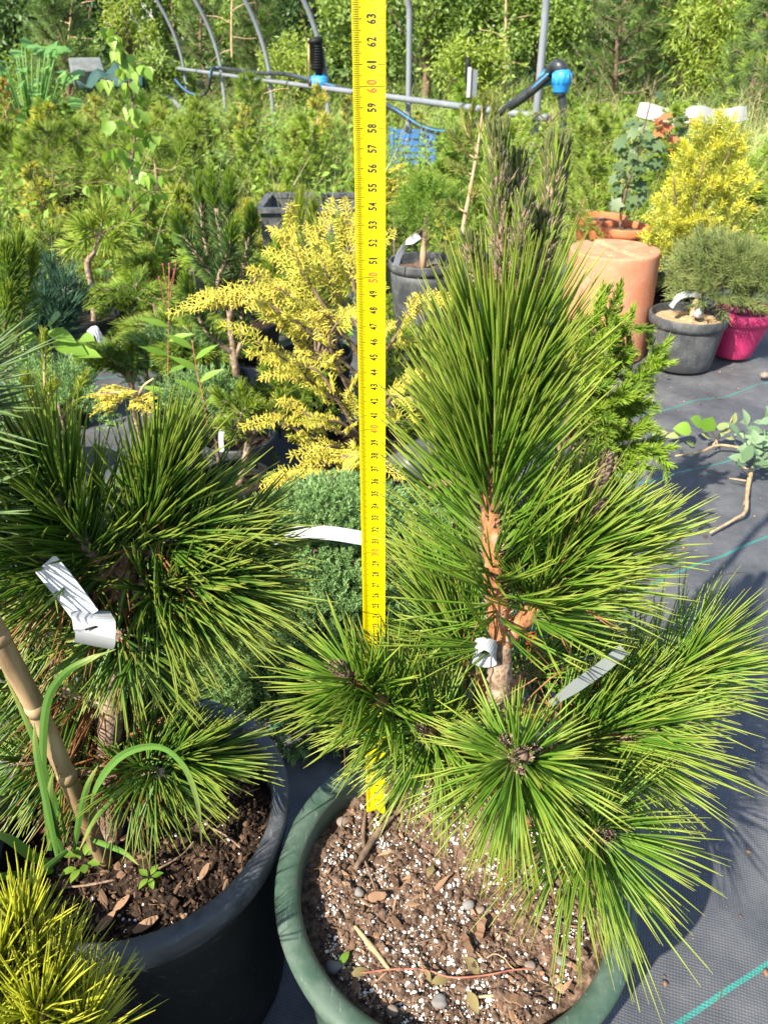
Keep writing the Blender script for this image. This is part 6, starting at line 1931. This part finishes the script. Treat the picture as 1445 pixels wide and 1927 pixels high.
PROTO = []
for k, (mt, tm, nL, h, sp_w, nb, lb) in enumerate((
    ('mugo', 'bright_pine', 0.045, 0.36, 0.17, 20, 'small bushy green pine in the crowded beds behind'),
    ('larch', 'spruce_new', 0.030, 0.45, 0.15, 22, 'small soft light green conifer in the crowded beds behind'),
    ('spruce', 'mugo', 0.024, 0.40, 0.14, 24, 'small dark green spruce in the crowded beds behind'),
    ('bright_pine', 'gold_pine', 0.036, 0.34, 0.14, 18, 'small yellowish green pine in the crowded beds behind'),
    ('juniper', 'juniper', 0.020, 0.26, 0.17, 24, 'small grey green juniper in the crowded beds behind'),
    ('pale_larch', 'yew_gold', 0.026, 0.46, 0.10, 18, 'slim pale yellow conifer in the crowded beds behind'),
)):
    t = thing('small_conifer', lb, 'conifer', (0.0, 4.0, 0.0), 'small conifers in the crowded beds')
    branchy(t, (0.0, 4.0, 0.0), (0.01, 4.0, h), nb, sp_w, mt, 'bark_brown', nL, 0.0023, per=34, tipmat=tm, sub=3, merge=True, lo=0.08, up=0.55)
    PROTO.append(t)
spots = []
tries = 0
while len(spots) < 150 and tries < 20000:
    tries += 1
    Ys = 2.35 + 5.0 * rng.random() ** 1.25
    hw = 0.5 * (Ys * 0.848 + 0.45)
    xs_ = (rng.random() * 2 - 1) * (hw + 0.2)
    if xs_ > 0.02 * Ys and Ys < 3.7:
        continue
    if abs(Ys - 3.0) < 0.3 and -0.62 < xs_ < 0.1:
        continue
    if abs(xs_ - 0.32) < 0.55 and abs(Ys - 5.2) < 1.0:
        continue
    if min([9] + [math.hypot(xs_ - a, Ys - b) for a, b in spots]) < 0.17 + 0.02 * Ys:
        continue
    spots.append((xs_, Ys))
used_labels = set()
KL = [p_['label'] for p_ in PROTO]
for pt, (x, y) in zip(PROTO, ((-1.9, 4.4), (-1.2, 4.9), (-0.6, 4.0), (-1.5, 3.6), (-2.2, 5.2), (-0.9, 5.6))):
    used_labels.add(crowd_label(pt['label'], x, y, 1.0))
for k, (x, y) in enumerate(spots):
    pt = PROTO[int(rng.choice(6, p=[0.24, 0.26, 0.14, 0.18, 0.08, 0.10]))]
    sc_ = (0.55 + 0.65 * rng.random()) * (0.75 if y < 3.2 else 1.0)
    if crowd_label(pt['label'], x, y, sc_) in used_labels:
        continue
    used_labels.add(crowd_label(pt['label'], x, y, sc_))
    c_ = copy_thing(pt, (x, y, float(far_z(np.array(x), np.array(y))) - 0.01), rng.random() * 6.3, sc_)
    c_['label'] = crowd_label(pt['label'], x, y, sc_)
for pt, (x, y) in zip(PROTO, ((-1.9, 4.4), (-1.2, 4.9), (-0.6, 4.0), (-1.5, 3.6), (-2.2, 5.2), (-0.9, 5.6))):
    pt.location = (x, y, float(far_z(np.array(x), np.array(y))) - 0.01)
    pt['label'] = crowd_label(pt['label'], x, y, 1.0)

for (px, py, Yb, ki, sc_, lb) in ((175, 840, 1.30, 4, 0.42, 'little grey green juniper behind the upright tuft of the dark pine'), (255, 850, 1.34, 0, 0.40, 'little bushy pine under the golden juniper'), (330, 850, 1.30, 2, 0.36, 'little dark spruce left of the white stake tag'), (120, 900, 1.18, 2, 0.40, 'little dark spruce behind the white curled tag'),
                              (345, 930, 1.16, 4, 0.36, 'little juniper between the dark pine and the juniper mound'), (60, 860, 1.28, 0, 0.42, 'little bushy pine behind the needles at the left edge'), (600, 800, 1.62, 2, 0.55, 'dark little spruce inside the shade behind the golden cypress'), (520, 720, 1.75, 0, 0.55, 'bushy little pine between the sparse pine and the cypress'),
                              (760, 640, 1.9, 0, 0.60, 'bushy little pine in the gap right of the tape'), (780, 760, 1.7, 2, 0.5, 'dark little spruce low in the gap right of the tape')):
    q_ = P(px, py, Yb)
    c_ = copy_thing(PROTO[ki], (q_[0], Yb, 0.01), rng.random() * 6.3, sc_)
    c_['label'] = lb

# big-leaved plant far left
bp = thing('broad_leaved_plant', 'tall clump of big lobed green leaves at the upper left edge', 'plant', (P(45, 200, 6.3)[0], 6.3, 0.0))
mb = MB()
bx = np.array([P(45, 200, 6.3)[0], 6.3, 0.0])
for k in range(95):
    a = rng.random() * 6.28
    e = bx + np.array([cos(a) * 0.42 * rng.random() ** .5, sin(a) * 0.3 * rng.random() ** .5, 0.25 + 0.55 * rng.random()])
    tube(mb, curve([bx, (bx + e) / 2 + [0, 0, 0.05], e], 6), [0.008, 0.005], 5)
    leaf(bp, 'lobed', e, (cos(a), sin(a) - .4, -0.1 + 0.4 * rng.random()), 0.10 + 0.10 * rng.random(), (rng.normal() * .4, -0.5, 0.8))
mb.build('stem', M['broadleaf'], bp)

# ================================================================ hoop house frame and water pipes
def rail_Y(px):
    k = (px - CX) / FPX
    return (3.32 - 0.2 * k) / (0.535 + 0.848 * k)


AX = np.array([-0.88, -0.47, 0.0])
HB = [(0.81, 4.60), (0.165, 5.90), (-0.457, 7.06), (-1.05, 8.165), (-1.73, 9.45), (-2.41, 10.7), (-3.15, 12.1)]
HL = ['nearest grey hoop right of the candles', 'grey hoop just right of the tape', 'grey hoop behind the black filter', 'grey hoop left of the black filter', 'grey hoop standing in the square grey socket', 'second farthest grey hoop', 'farthest grey hoop beside the far blue fitting']
for (x, y), lb in zip(HB, HL):
    b = np.array([x, y, float(far_z(np.array(x), np.array(y))) - 0.05])
    Wd, Ht = 5.0, 2.3
    lg = 0.95 if y < 6 else 0.5
    pts = [b, b + [0, 0, lg]] + [b + AX * (Wd / 2 * (1 - cos(t)) ) + np.array([0, 0, lg + (Ht - lg) * sin(t)]) for t in np.linspace(0.12, pi - 0.12, 22)] + [b + AX * Wd + [0, 0, lg], b + AX * Wd]
    mb = MB()
    tube(mb, curve(pts, 70), 0.0195, 10)
    tag(mb.build('hoop', M['steel_pipe']), lb + ' of the bare tunnel frame', 'hoop', 'hoops of the tunnel frame')
mb = MB()
p0, p1 = P(1018, 212, 4.56), P(283, 126, 12.0)
p0, p1 = np.array([0.86 - 0.05, 4.53, 0.50]), np.array([-3.15 - .05, 12.05, 0.50])
tube(mb, np.array([p0 + (p1 - p0) * t for t in np.linspace(-0.008, 1.0, 12)]), 0.0190, 10)
tag(mb.build('side_rail', M['steel_pipe']), 'long grey side rail joining the hoops', 'rail')
for i, (x, y) in enumerate(HB[:2]):
    pass


def rp_(px, dz=0.0, off=0.0):
    Yr = rail_Y(px)
    return np.array([3.32 - 0.535 * Yr + off * -0.88 - 0.05, Yr + off * -0.47 - 0.03, 0.50 + dz])


def hose(label, pts, r=0.017):
    t = thing('hose', label, 'hose', pts[0], 'black water hoses')
    c = curve(pts, 60)
    mb = MB()
    tube(mb, c, r, 9)
    mb.build('pipe', M['hose'], t)
    mb = MB()
    tube(mb, c + np.array([-0.003, -r * 0.86, r * 0.45]), r * 0.22, 6)
    mb.build('stripe', M['hose_stripe'], t)


hose('black hose with blue stripe lying along the rail, looping below its far end', [P(330, 150, 9.6), P(352, 172, 9.3), P(378, 180, 9.1), P(393, 165, 8.9), P(398, 135, 8.85), rp_(430, 0.06, .05), rp_(500, 0.055, .05), rp_(560, 0.07, .05), P(597, 155, rail_Y(597) - .2), P(640, 166, rail_Y(640) - .06), P(690, 182, 6.15)])
hose('black water hose with a blue stripe sagging below the rail right of the tape', [P(690, 182, 6.15), P(740, 205, 5.75), P(790, 237, 5.5), P(830, 248, 5.35), P(875, 245, 5.2), P(920, 215, 5.0)])
hose('thick black hose rising to the blue coupling at the nearest hoop', [P(915, 225, 4.7), P(965, 196, 4.5), P(1000, 170, 4.42), P(1032, 142, 4.38)], 0.024)


def fitting(name, label, px, py, Y, r, ax, L, cat='pipe fitting'):
    """ribbed blue compression nut"""
    t = thing(name, label, cat, P(px, py, Y), 'blue pipe fittings')
    c = P(px, py, Y)
    ax = nrm(np.asarray(ax, float)[None])[0]
    mb = MB()
    tube(mb, [c + ax * L * k for k in (-0.5, -0.42, -0.1, -0.05, 0.3, 0.45, 0.5)], r * np.array([0.8, 0.92, 1.05, 1.15, 1.1, 0.9, 0.75]), 20)
    mb.build('nut', M['blue_fit'], t)
    u, v = frames(ax[None])
    mb = MB()
    for k in range(12):
        a = k * pi / 6
        o = c + r * 1.09 * (cos(a) * u[0] + sin(a) * v[0])
        tube(mb, [o - ax * L * 0.1, o + ax * L * 0.35], r * 0.09, 5)
    mb.build('grip_ribs', M['blue_fit'], t)
    mb = MB()
    tube(mb, [c - ax * L * 0.62, c - ax * L * 0.45], r * 0.72, 16)
    mb.build('sleeve', M['hose'], t)
    return t


fitting('pipe_fitting', 'blue ribbed fitting at the head of the standing pipe by the nearest hoop', 1056, 153, 4.3, 0.041, (0, 0, 1), 0.10)
fitting('pipe_fitting', 'blue coupling half hidden behind the nearest hoop', 1033, 143, 4.42, 0.034, (0.8, 0.3, 0.5), 0.09)
fitting('pipe_fitting', 'blue tee fitting on the hose under the black filter', 600, 154, rail_Y(600) - .22, 0.046, (1, 0.3, 0), 0.13)
fitting('pipe_fitting', 'blue fitting at the far end of the rail', 275, 121, 11.7, 0.075, (1, 0.2, 0.3), 0.16)
sp_ = thing('standpipe', 'dark standing water pipe with a bent elbow below the blue fitting', 'pipe', (P(1058, 260, 4.3)[0], 4.3, 0.0))
mb = MB()
tube(mb, curve([np.array([P(1056, 260, 4.3)[0], 4.3, 0.0]), P(1058, 250, 4.3), P(1057, 170, 4.3)], 12), 0.020, 12)
mb.build('pipe', M['hose'], sp_)
mb = MB()
tube(mb, curve([P(1056, 145, 4.3), P(1056, 132, 4.3), P(1050, 124, 4.31), P(1040, 128, 4.36), P(1034, 138, 4.4)], 18), 0.030, 12)
mb.build('elbow', M['hose'], sp_)
ft = thing('water_filter', 'tall black water filter standing on the blue tee fitting', 'filter', P(600, 145, rail_Y(600) - .06))
Yf = rail_Y(600) - .22
mb = MB()
tube(mb, [P(601, 143, Yf), P(600, 132, Yf), P(598, 130, Yf), P(594, 82, Yf), P(594, 80, Yf), P(593, 74, Yf), P(592, 70, Yf)], np.array([0.03, 0.032, 0.052, 0.052, 0.06, 0.06, 0.035]), 18)
mb.build('body', M['black_plastic'], ft)
mb = MB()
for k in range(9):
    z = P(598, 128 - k * 5, Yf)
    tube(mb, [z, z + np.array([0, 0, 0.008])], 0.055, 18)
mb.build('ring', M['black_plastic'], ft)
wp = thing('wooden_peg', 'thin pale wooden peg standing beside the black filter', 'peg', P(581, 118, Yf))
mb = MB()
tube(mb, [P(582, 150, Yf), P(581, 72, Yf)], 0.008, 6)
mb.build('stick', M['twig_tan'], wp)
sb = thing('post_socket', 'square grey socket at the foot of a far hoop', 'socket', (-1.73, 9.4, 0.1))
mb = MB()
c = P(425, 262, 9.35)
box(mb, (c[0], c[1], c[2]), (0.19, 0.19, 0.20))
mb.build('block', M['steel_pipe'], sb, smooth=False)
mb = MB()
box(mb, (c[0], c[1], c[2] + 0.105), (0.21, 0.21, 0.014))
mb.build('lid', M['steel_pipe'], sb, smooth=False)
mb = MB()
tube(mb, curve([P(-60, 240, 7.5), P(0, 218, 7.4), P(40, 198, 7.3), P(70, 190, 7.2)], 14), 0.022, 9)
tag(mb.build('hose', M['hose']), 'short black hose end at the left edge below the big leaves', 'hose', 'black water hoses')
mb = MB()
tube(mb, curve([P(285, 165, 11), P(320, 185, 10.5), P(355, 220, 9.8), P(385, 262, 9.0)], 16), 0.03, 9)
tag(mb.build('brace_pipe', M['steel_pipe']), 'grey brace pipe sloping down behind the far hoops', 'pipe')
mb = MB()
tube(mb, curve([P(883, 185, 5.4), P(881, 150, 5.4), P(880, 108, 5.4)], 8), np.array([0.012, 0.013, 0.02, 0.02, 0.012]), 9)
tag(mb.build('sprinkler', M['black_plastic']), 'small black sprinkler on a stake right of the tape', 'sprinkler')
mb = MB()
box(mb, P(889, 158, 5.35), (0.05, 0.02, 0.15), 0.2)
tag(mb.build('sign_stake', M['steel_pipe'], smooth=False), 'small grey plate on a stake beside the sprinkler', 'plate')
mb = MB()
box(mb, P(882, 155, 5.33), (0.02, 0.012, 0.16), 0.1)
tag(mb.build('label_stake', M['white_tag'], smooth=False), 'pale label stake beside the small sprinkler', 'label stake')

# blue crate: every slat its own
cr = thing('crate', 'blue slatted plastic crate in the weeds behind a hoop', 'crate', P(775, 300, 5.75))
c = P(775, 276, 5.75)
cw, chh, cd = 0.27, 0.20, 0.30
for k in range(5):
    z = c[2] - chh / 2 + chh * (k + 0.5) / 5
    for s in (-1, 1):
        mb = MB()
        box(mb, (c[0], c[1] + s * cd / 2, z), (cw, 0.008, chh / 5 * 0.62))
        mb.build('slat', M['blue_crate'], cr, smooth=False)
        mb = MB()
        box(mb, (c[0] + s * (cw / 2 - .004), c[1], z), (0.008, cd - 0.01, chh / 5 * 0.62))
        mb.build('slat', M['blue_crate'], cr, smooth=False)
for sx in (-1, 1):
    for sy in (-1, 1):
        mb = MB()
        box(mb, (c[0] + sx * (cw / 2 + .004), c[1] + sy * (cd / 2 + .004), c[2]), (0.018, 0.018, chh + 0.01))
        mb.build('corner_post', M['blue_crate'], cr, smooth=False)
# white foam trough pieces
for pts, lb in (([(1200, 206, 5.8), (1225, 212, 5.78), (1260, 222, 5.8), (1292, 226, 5.85)], 'white foam panel leaning in the weeds, its left end raised'), ([(1288, 232, 5.75), (1296, 218, 5.7), (1315, 215, 5.72), (1345, 222, 5.8)], 'bent white foam panel in the middle of the white pieces'), ([(1340, 218, 6.0), (1365, 219, 6.05), (1385, 216, 6.05), (1402, 212, 6.1)], 'greyish white foam panel at the right of the white pieces')):
    mb = MB()
    ribbon(mb, curve([P(*q_) for q_ in pts], 16), 0.10, 0.02, (0.12, 0.35, 1), taper=[0.85, 1, 0.95, 1.05, 0.8])
    o = tag(mb.build('foam_panel', M['white_foam'], smooth=False), lb, 'foam panel', 'white foam panels in the weeds')
# grey box and dark netting far left
mb = MB()
box(mb, P(165, 135, 8.6), (0.30, 0.22, 0.16), 0.4, tilt=0.5)
o = tag(mb.build('box', M['tarp'], smooth=False), 'tilted weathered grey box in the weeds on the far left', 'box')
o.modifiers.new('edge', 'BEVEL').width = 0.01
mb = MB()
g = np.linspace(-1, 1, 14)
Xn, Yn = np.meshgrid(g, g)
c = P(215, 152, 8.4)
Zn = 0.16 * np.exp(-(Xn ** 2 + Yn ** 2) * 1.4) + 0.04 * np.sin(Xn * 7 + Yn * 4) + 0.03 * np.sin(Yn * 11)
V = np.stack([c[0] + Xn * 0.27, c[1] + Yn * 0.25, c[2] - 0.06 + Zn], 2)
i, j = np.meshgrid(np.arange(13), np.arange(13), indexing='ij')
a = (i * 14 + j).ravel()
mb.add(V, np.stack([a, a + 1, a + 15, a + 14], 1))
o = tag(mb.build('netting', M['dark_net'] if 'dark_net' in M else M['blue_pine']), 'heap of dark green netting beside the grey box', 'netting')
o.modifiers.new('thick', 'SOLIDIFY').thickness = 0.01

# ================================================================ meadow, bushes, trees
def in_view(n, y0, y1, margin=0.6, pw=0.7):
    Y = y0 + (y1 - y0) * rng.random(n) ** pw
    hw = 0.5 * (Y * 0.848 + 0.4) + margin
    return (rng.random(n) * 2 - 1) * hw, Y


def meadow(name, n, y0, y1, L0, L1, w, mat, spread=0.45, keep=None, label=None, flat=0.0):
    x, y = in_view(n, y0, y1)
    if keep is not None:
        k = keep(x, y)
        x, y = x[k], y[k]
    n = len(x)
    patch = 0.5 + 0.5 * np.sin(x * 1.7 + 1.3 * np.sin(y * 1.1)) * np.sin(y * 1.9 + 1.1 * np.sin(x * 1.4))
    z = far_z(x, y) - 0.012
    d = np.stack([rng.normal(size=n) * spread, rng.normal(size=n) * spread, np.ones(n)], 1)
    L = (L0 + (L1 - L0) * rng.random(n) ** 1.6) * (0.6 + 0.7 * patch)
    b = np.stack([x, y, z + flat * rng.random(n)], 1)
    mb = MB()
    bend = np.stack([rng.normal(size=n) * 0.3 * L, rng.normal(size=n) * 0.3 * L, -0.22 * L * rng.random(n)], 1)
    needles(mb, b, d, L, w * (0.6 + 0.8 * rng.random(n)), bend, 3, 2, np.clip(patch * 0.6 + 0.4 * rng.random(n), 0, 1))
    o = mb.build(name, M[mat], None, 'stuff')
    if label:
        o['label'] = label
    return o


def weeds(name, n, y0, y1, hmax, size, mat, keep=None, label=None, per=14):
    """leafy stems, each with its leaves round it"""
    x, y = in_view(n, y0, y1)
    if keep is not None:
        k = keep(x, y)
        x, y = x[k], y[k]
    n = len(x)
    h = hmax * (0.35 + 0.65 * rng.random(n))
    lean = rng.normal(size=(n, 2)) * 0.18
    mb = MB()
    t = np.tile((np.arange(per) + 0.7) / per, n)
    R = lambda a: np.repeat(a, per, 0)
    b = np.stack([R(x) + R(lean[:, 0]) * R(h) * t, R(y) + R(lean[:, 1]) * R(h) * t, R(far_z(x, y) - 0.012) + R(h) * t], 1)
    a = np.tile(np.arange(per) * 2.4, n) + R(rng.random(n) * 6)
    d = np.stack([np.cos(a), np.sin(a), rng.normal(size=len(a)) * 0.35 + 0.1], 1)
    blades(mb, b, d, R(size * (0.6 + 0.8 * rng.random(n))) * (1.15 - 0.6 * t), R(size * 0.42 * (0.6 + 0.8 * rng.random(n))), np.stack([rng.normal(size=len(a)) * .3, rng.normal(size=len(a)) * .3 - .3, np.ones(len(a))], 1), 0.2, np.clip(R(rng.random(n)) * .7 + .3 * rng.random(len(a)), 0, 1), droop=0.2)
    st = np.stack([x, y, far_z(x, y) - 0.02], 1)
    needles(mb, st, np.stack([lean[:, 0], lean[:, 1], np.ones(n)], 1), h, 0.004, np.zeros((n, 3)), 2, 3)
    o = mb.build(name, M[mat], None, 'stuff')
    if label:
        o['label'] = label


right_clear = lambda x, y: ~((x > 0.35) & (y < 3.55))
meadow('grass', 42000, 3.45, 13.5, 0.08, 0.34, 0.0032, 'grass', label='tall meadow grass behind the nursery beds')
meadow('low_grass', 9000, 2.3, 3.8, 0.04, 0.15, 0.0020, 'grass', keep=lambda x, y: (x < 0.2) | (y > 3.5), label='short grass among the far pots')
meadow('tall_grass', 9000, 2.7, 8.5, 0.22, 0.62, 0.0020, 'pale_grass', spread=0.22, keep=lambda x, y: (x < 0.02) | (y > 4.0), label='tall pale grass stems among the young conifers')
weeds('undergrowth', 900, 2.6, 6.5, 0.50, 0.060, 'birch', keep=lambda x, y: (x < 0.0) | (y > 4.0), label='tall leafy weeds among the young conifers')
weeds('undergrowth', 2300, 3.5, 12.0, 0.42, 0.055, 'weed_leaf', label='leafy weeds among the meadow grass')
weeds('undergrowth', 1100, 3.5, 9.0, 0.30, 0.050, 'larch', label='yellowish weeds among the meadow grass')
weeds('undergrowth', 500, 2.2, 3.6, 0.16, 0.036, 'weed_leaf', keep=lambda x, y: x < 0.25, label='low weeds between the far pots')
weeds('undergrowth', 260, 1.55, 2.3, 0.10, 0.028, 'weed_leaf', keep=lambda x, y: x < -0.1, label='low weeds between the middle pots')


def leafy_tree(px, Y, H, w, n, size, mat, label, name='bush', cat='bush', trunk='bark_brown', dp=0.7, low=0.1, clumps=40, aspect=0.5, group='bushes along the far edge', cl=0.115, dark=None):
    x = P(px, 100, Y)[0]
    g = float(far_z(np.array(x), np.array(min(Y, 13.0))))
    t = thing(name, label, cat, (x, Y, g), group)
    c = np.array([x, Y, g + H * (0.5 + low / 2)])
    rad = np.array([w, w * dp, H * (0.5 - low / 2)])
    cd = nrm(rng.normal(size=(clumps, 3))) * (rng.random(clumps) ** 0.4)[:, None] * np.array([1, 1, 1])
    cc = c + cd * rad * 0.92
    mb = MB()
    tube(mb, curve([np.array([x, Y, g - 0.05]), np.array([x + 0.04, Y, g + H * 0.35]), c + [0, 0, H * 0.2]], 10), [0.04 + 0.01 * H, 0.012], 7, rough=0.08)
    for k in range(0, clumps, 3):
        p0 = np.array([x, Y, g + H * (0.12 + 0.3 * rng.random())])
        tube(mb, curve([p0, (p0 + cc[k]) / 2 + [0, 0, 0.06], cc[k]], 7), [0.014, 0.005], 5)
    mb.build('trunk', M[trunk], t)
    mb = MB()
    k = rng.integers(clumps, size=n)
    off = rng.normal(size=(n, 3)) * w * cl * (0.6 + 0.8 * rng.random((clumps, 1)))[k]
    p = cc[k] + off
    p[:, 2] = np.maximum(p[:, 2], g + 0.03)
    d = nrm(off) * 0.6 + rng.normal(size=(n, 3)) * 0.6 + np.array([0, -0.15, -0.1])
    up = rng.normal(size=(n, 3)) * 0.5 + np.array([-0.2, -0.45, 0.8])
    blades(mb, p, d, size * (0.6 + 0.8 * rng.random(n)), size * aspect * (0.7 + 0.6 * rng.random(n)), up, 0.18, np.clip(rng.random(clumps)[k] * 0.6 + 0.4 * rng.random(n), 0, 1))
    mb.build('crown', M[mat], t)


for a in (
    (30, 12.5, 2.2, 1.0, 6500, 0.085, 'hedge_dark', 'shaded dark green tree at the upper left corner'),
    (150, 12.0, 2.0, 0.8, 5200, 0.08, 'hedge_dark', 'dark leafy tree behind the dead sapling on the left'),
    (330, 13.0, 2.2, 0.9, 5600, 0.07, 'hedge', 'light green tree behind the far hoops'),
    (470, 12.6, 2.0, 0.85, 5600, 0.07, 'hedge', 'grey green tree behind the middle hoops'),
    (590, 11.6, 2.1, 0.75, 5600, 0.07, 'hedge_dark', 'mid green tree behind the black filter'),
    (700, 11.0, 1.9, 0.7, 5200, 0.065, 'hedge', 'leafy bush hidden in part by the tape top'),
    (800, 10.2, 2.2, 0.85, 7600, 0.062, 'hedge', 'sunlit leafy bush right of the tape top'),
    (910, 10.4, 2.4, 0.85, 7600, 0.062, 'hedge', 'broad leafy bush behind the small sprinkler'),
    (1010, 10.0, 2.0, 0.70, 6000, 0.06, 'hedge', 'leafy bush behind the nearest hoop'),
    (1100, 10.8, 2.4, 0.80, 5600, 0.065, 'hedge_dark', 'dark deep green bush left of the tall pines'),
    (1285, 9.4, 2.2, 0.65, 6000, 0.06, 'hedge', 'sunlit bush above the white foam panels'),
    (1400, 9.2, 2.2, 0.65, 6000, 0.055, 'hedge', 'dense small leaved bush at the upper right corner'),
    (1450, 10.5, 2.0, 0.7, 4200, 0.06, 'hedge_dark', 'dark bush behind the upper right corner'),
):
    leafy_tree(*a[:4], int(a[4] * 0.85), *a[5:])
leafy_tree(245, 11.5, 1.5, 0.38, 2600, 0.06, 'willow', 'yellow green pointed bush behind the birch top', aspect=0.3, dp=0.9)
leafy_tree(1335, 8.6, 1.5, 0.42, 3000, 0.085, 'willow', 'yellow green willow with narrow leaves right of the tall pine', aspect=0.22, cl=0.2)
leafy_tree(890, 9.3, 0.9, 0.45, 2600, 0.06, 'willow', 'low yellowish bush under the broad leafy one', aspect=0.4)
leafy_tree(560, 10.0, 0.9, 0.6, 3000, 0.06, 'willow', 'low yellowish thicket under the middle hoops', aspect=0.3)
leafy_tree(300, 10.8, 0.7, 0.5, 2400, 0.07, 'hedge', 'low green thicket around the far hoop feet', aspect=0.4)
leafy_tree(100, 10.5, 0.8, 0.6, 2600, 0.07, 'hedge', 'low green thicket behind the grey box', aspect=0.4)


def far_pine(px, Y, H, w, label):
    x = P(px, 100, Y)[0]
    g = float(far_z(np.array(x), np.array(Y)))
    t = thing('pine_tree', label, 'pine', (x, Y, g), 'pines along the far edge')
    branchy(t, (x, Y, g - 0.05), (x + .05, Y, g + H), 34, w, 'tree_pine', 'bark_brown', 0.10, 0.0042, (60, 25), 46, 0.5, 0.04, 0.03, 1, 3, 1, tipmat='hedge', sub=4, merge=True, wave=0.3)


far_pine(1175, 8.8, 1.7, 0.55, 'bushy green pine standing above the white foam panels')
far_pine(1225, 9.4, 2.2, 0.6, 'taller dark pine behind the bushy one')
far_pine(100, 9.6, 1.2, 0.5, 'spreading grey green pine behind the big leaves')
far_pine(480, 10.6, 1.3, 0.5, 'soft green pine between the far hoops')
far_pine(400, 11.4, 1.7, 0.5, 'blue green pine behind the far hoops')
far_pine(1420, 7.6, 1.1, 0.4, 'young pine with raised tips at the right edge')

# bare saplings
for pts, r, lb in (([(126, 110, 10.8), (132, 60, 10.8), (138, -10, 10.8)], 0.020, 'pale bare dead sapling at the upper left'), ([(950, 175, 9.6), (951, 90, 9.6), (952, -10, 9.6)], 0.016, 'thin bare stem before the broad leafy bush'), ([(437, 110, 10.2), (436, 60, 10.2), (437, -10, 10.2)], 0.014, 'thin pale stem between the far hoops'), ([(503, 240, 7.6), (498, 200, 7.6), (486, 158, 7.6)], 0.013, 'bent grey twig hanging by the rail')):
    t = thing('bare_sapling', lb, 'sapling', P(*pts[0]), 'bare stems in the background')
    c = curve([P(*p) for p in pts], 20)
    mb = MB()
    tube(mb, c, [r, r * 0.7], 7, rough=0.06)
    mb.build('trunk', M['twig_tan'], t)
    for k in range(4):
        p, tg = along_curve(c, np.array([0.15 + 0.2 * k]))
        s = 1 if k % 2 else -1
        e = p[0] + np.array([s * 0.28, 0.05, 0.10 * rng.normal()])
        mb = MB()
        tube(mb, curve([p[0], (p[0] + e) / 2 + rng.normal(size=3) * 0.02, e], 8), [r * 0.5, r * 0.2], 5)
        mb.build('branch', M['twig_tan'], t)

# the wood behind everything
n = 26000
mb = MB()
x = (rng.random(n) * 2 - 1) * 12
y = 15.0 + 2.5 * rng.random(n)
z = 0.1 + 3.2 * rng.random(n) ** 0.9 * (0.75 + 0.25 * np.sin(x * 1.3))
blades(mb, np.stack([x, y, z], 1), rng.normal(size=(n, 3)), 0.16 + 0.1 * rng.random(n), 0.10 + 0.05 * rng.random(n), rng.normal(size=(n, 3)) + np.array([0, -0.4, 0.5]), 0.2)
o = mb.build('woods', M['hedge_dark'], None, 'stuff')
o['label'] = 'wood closing the view behind the bushes'
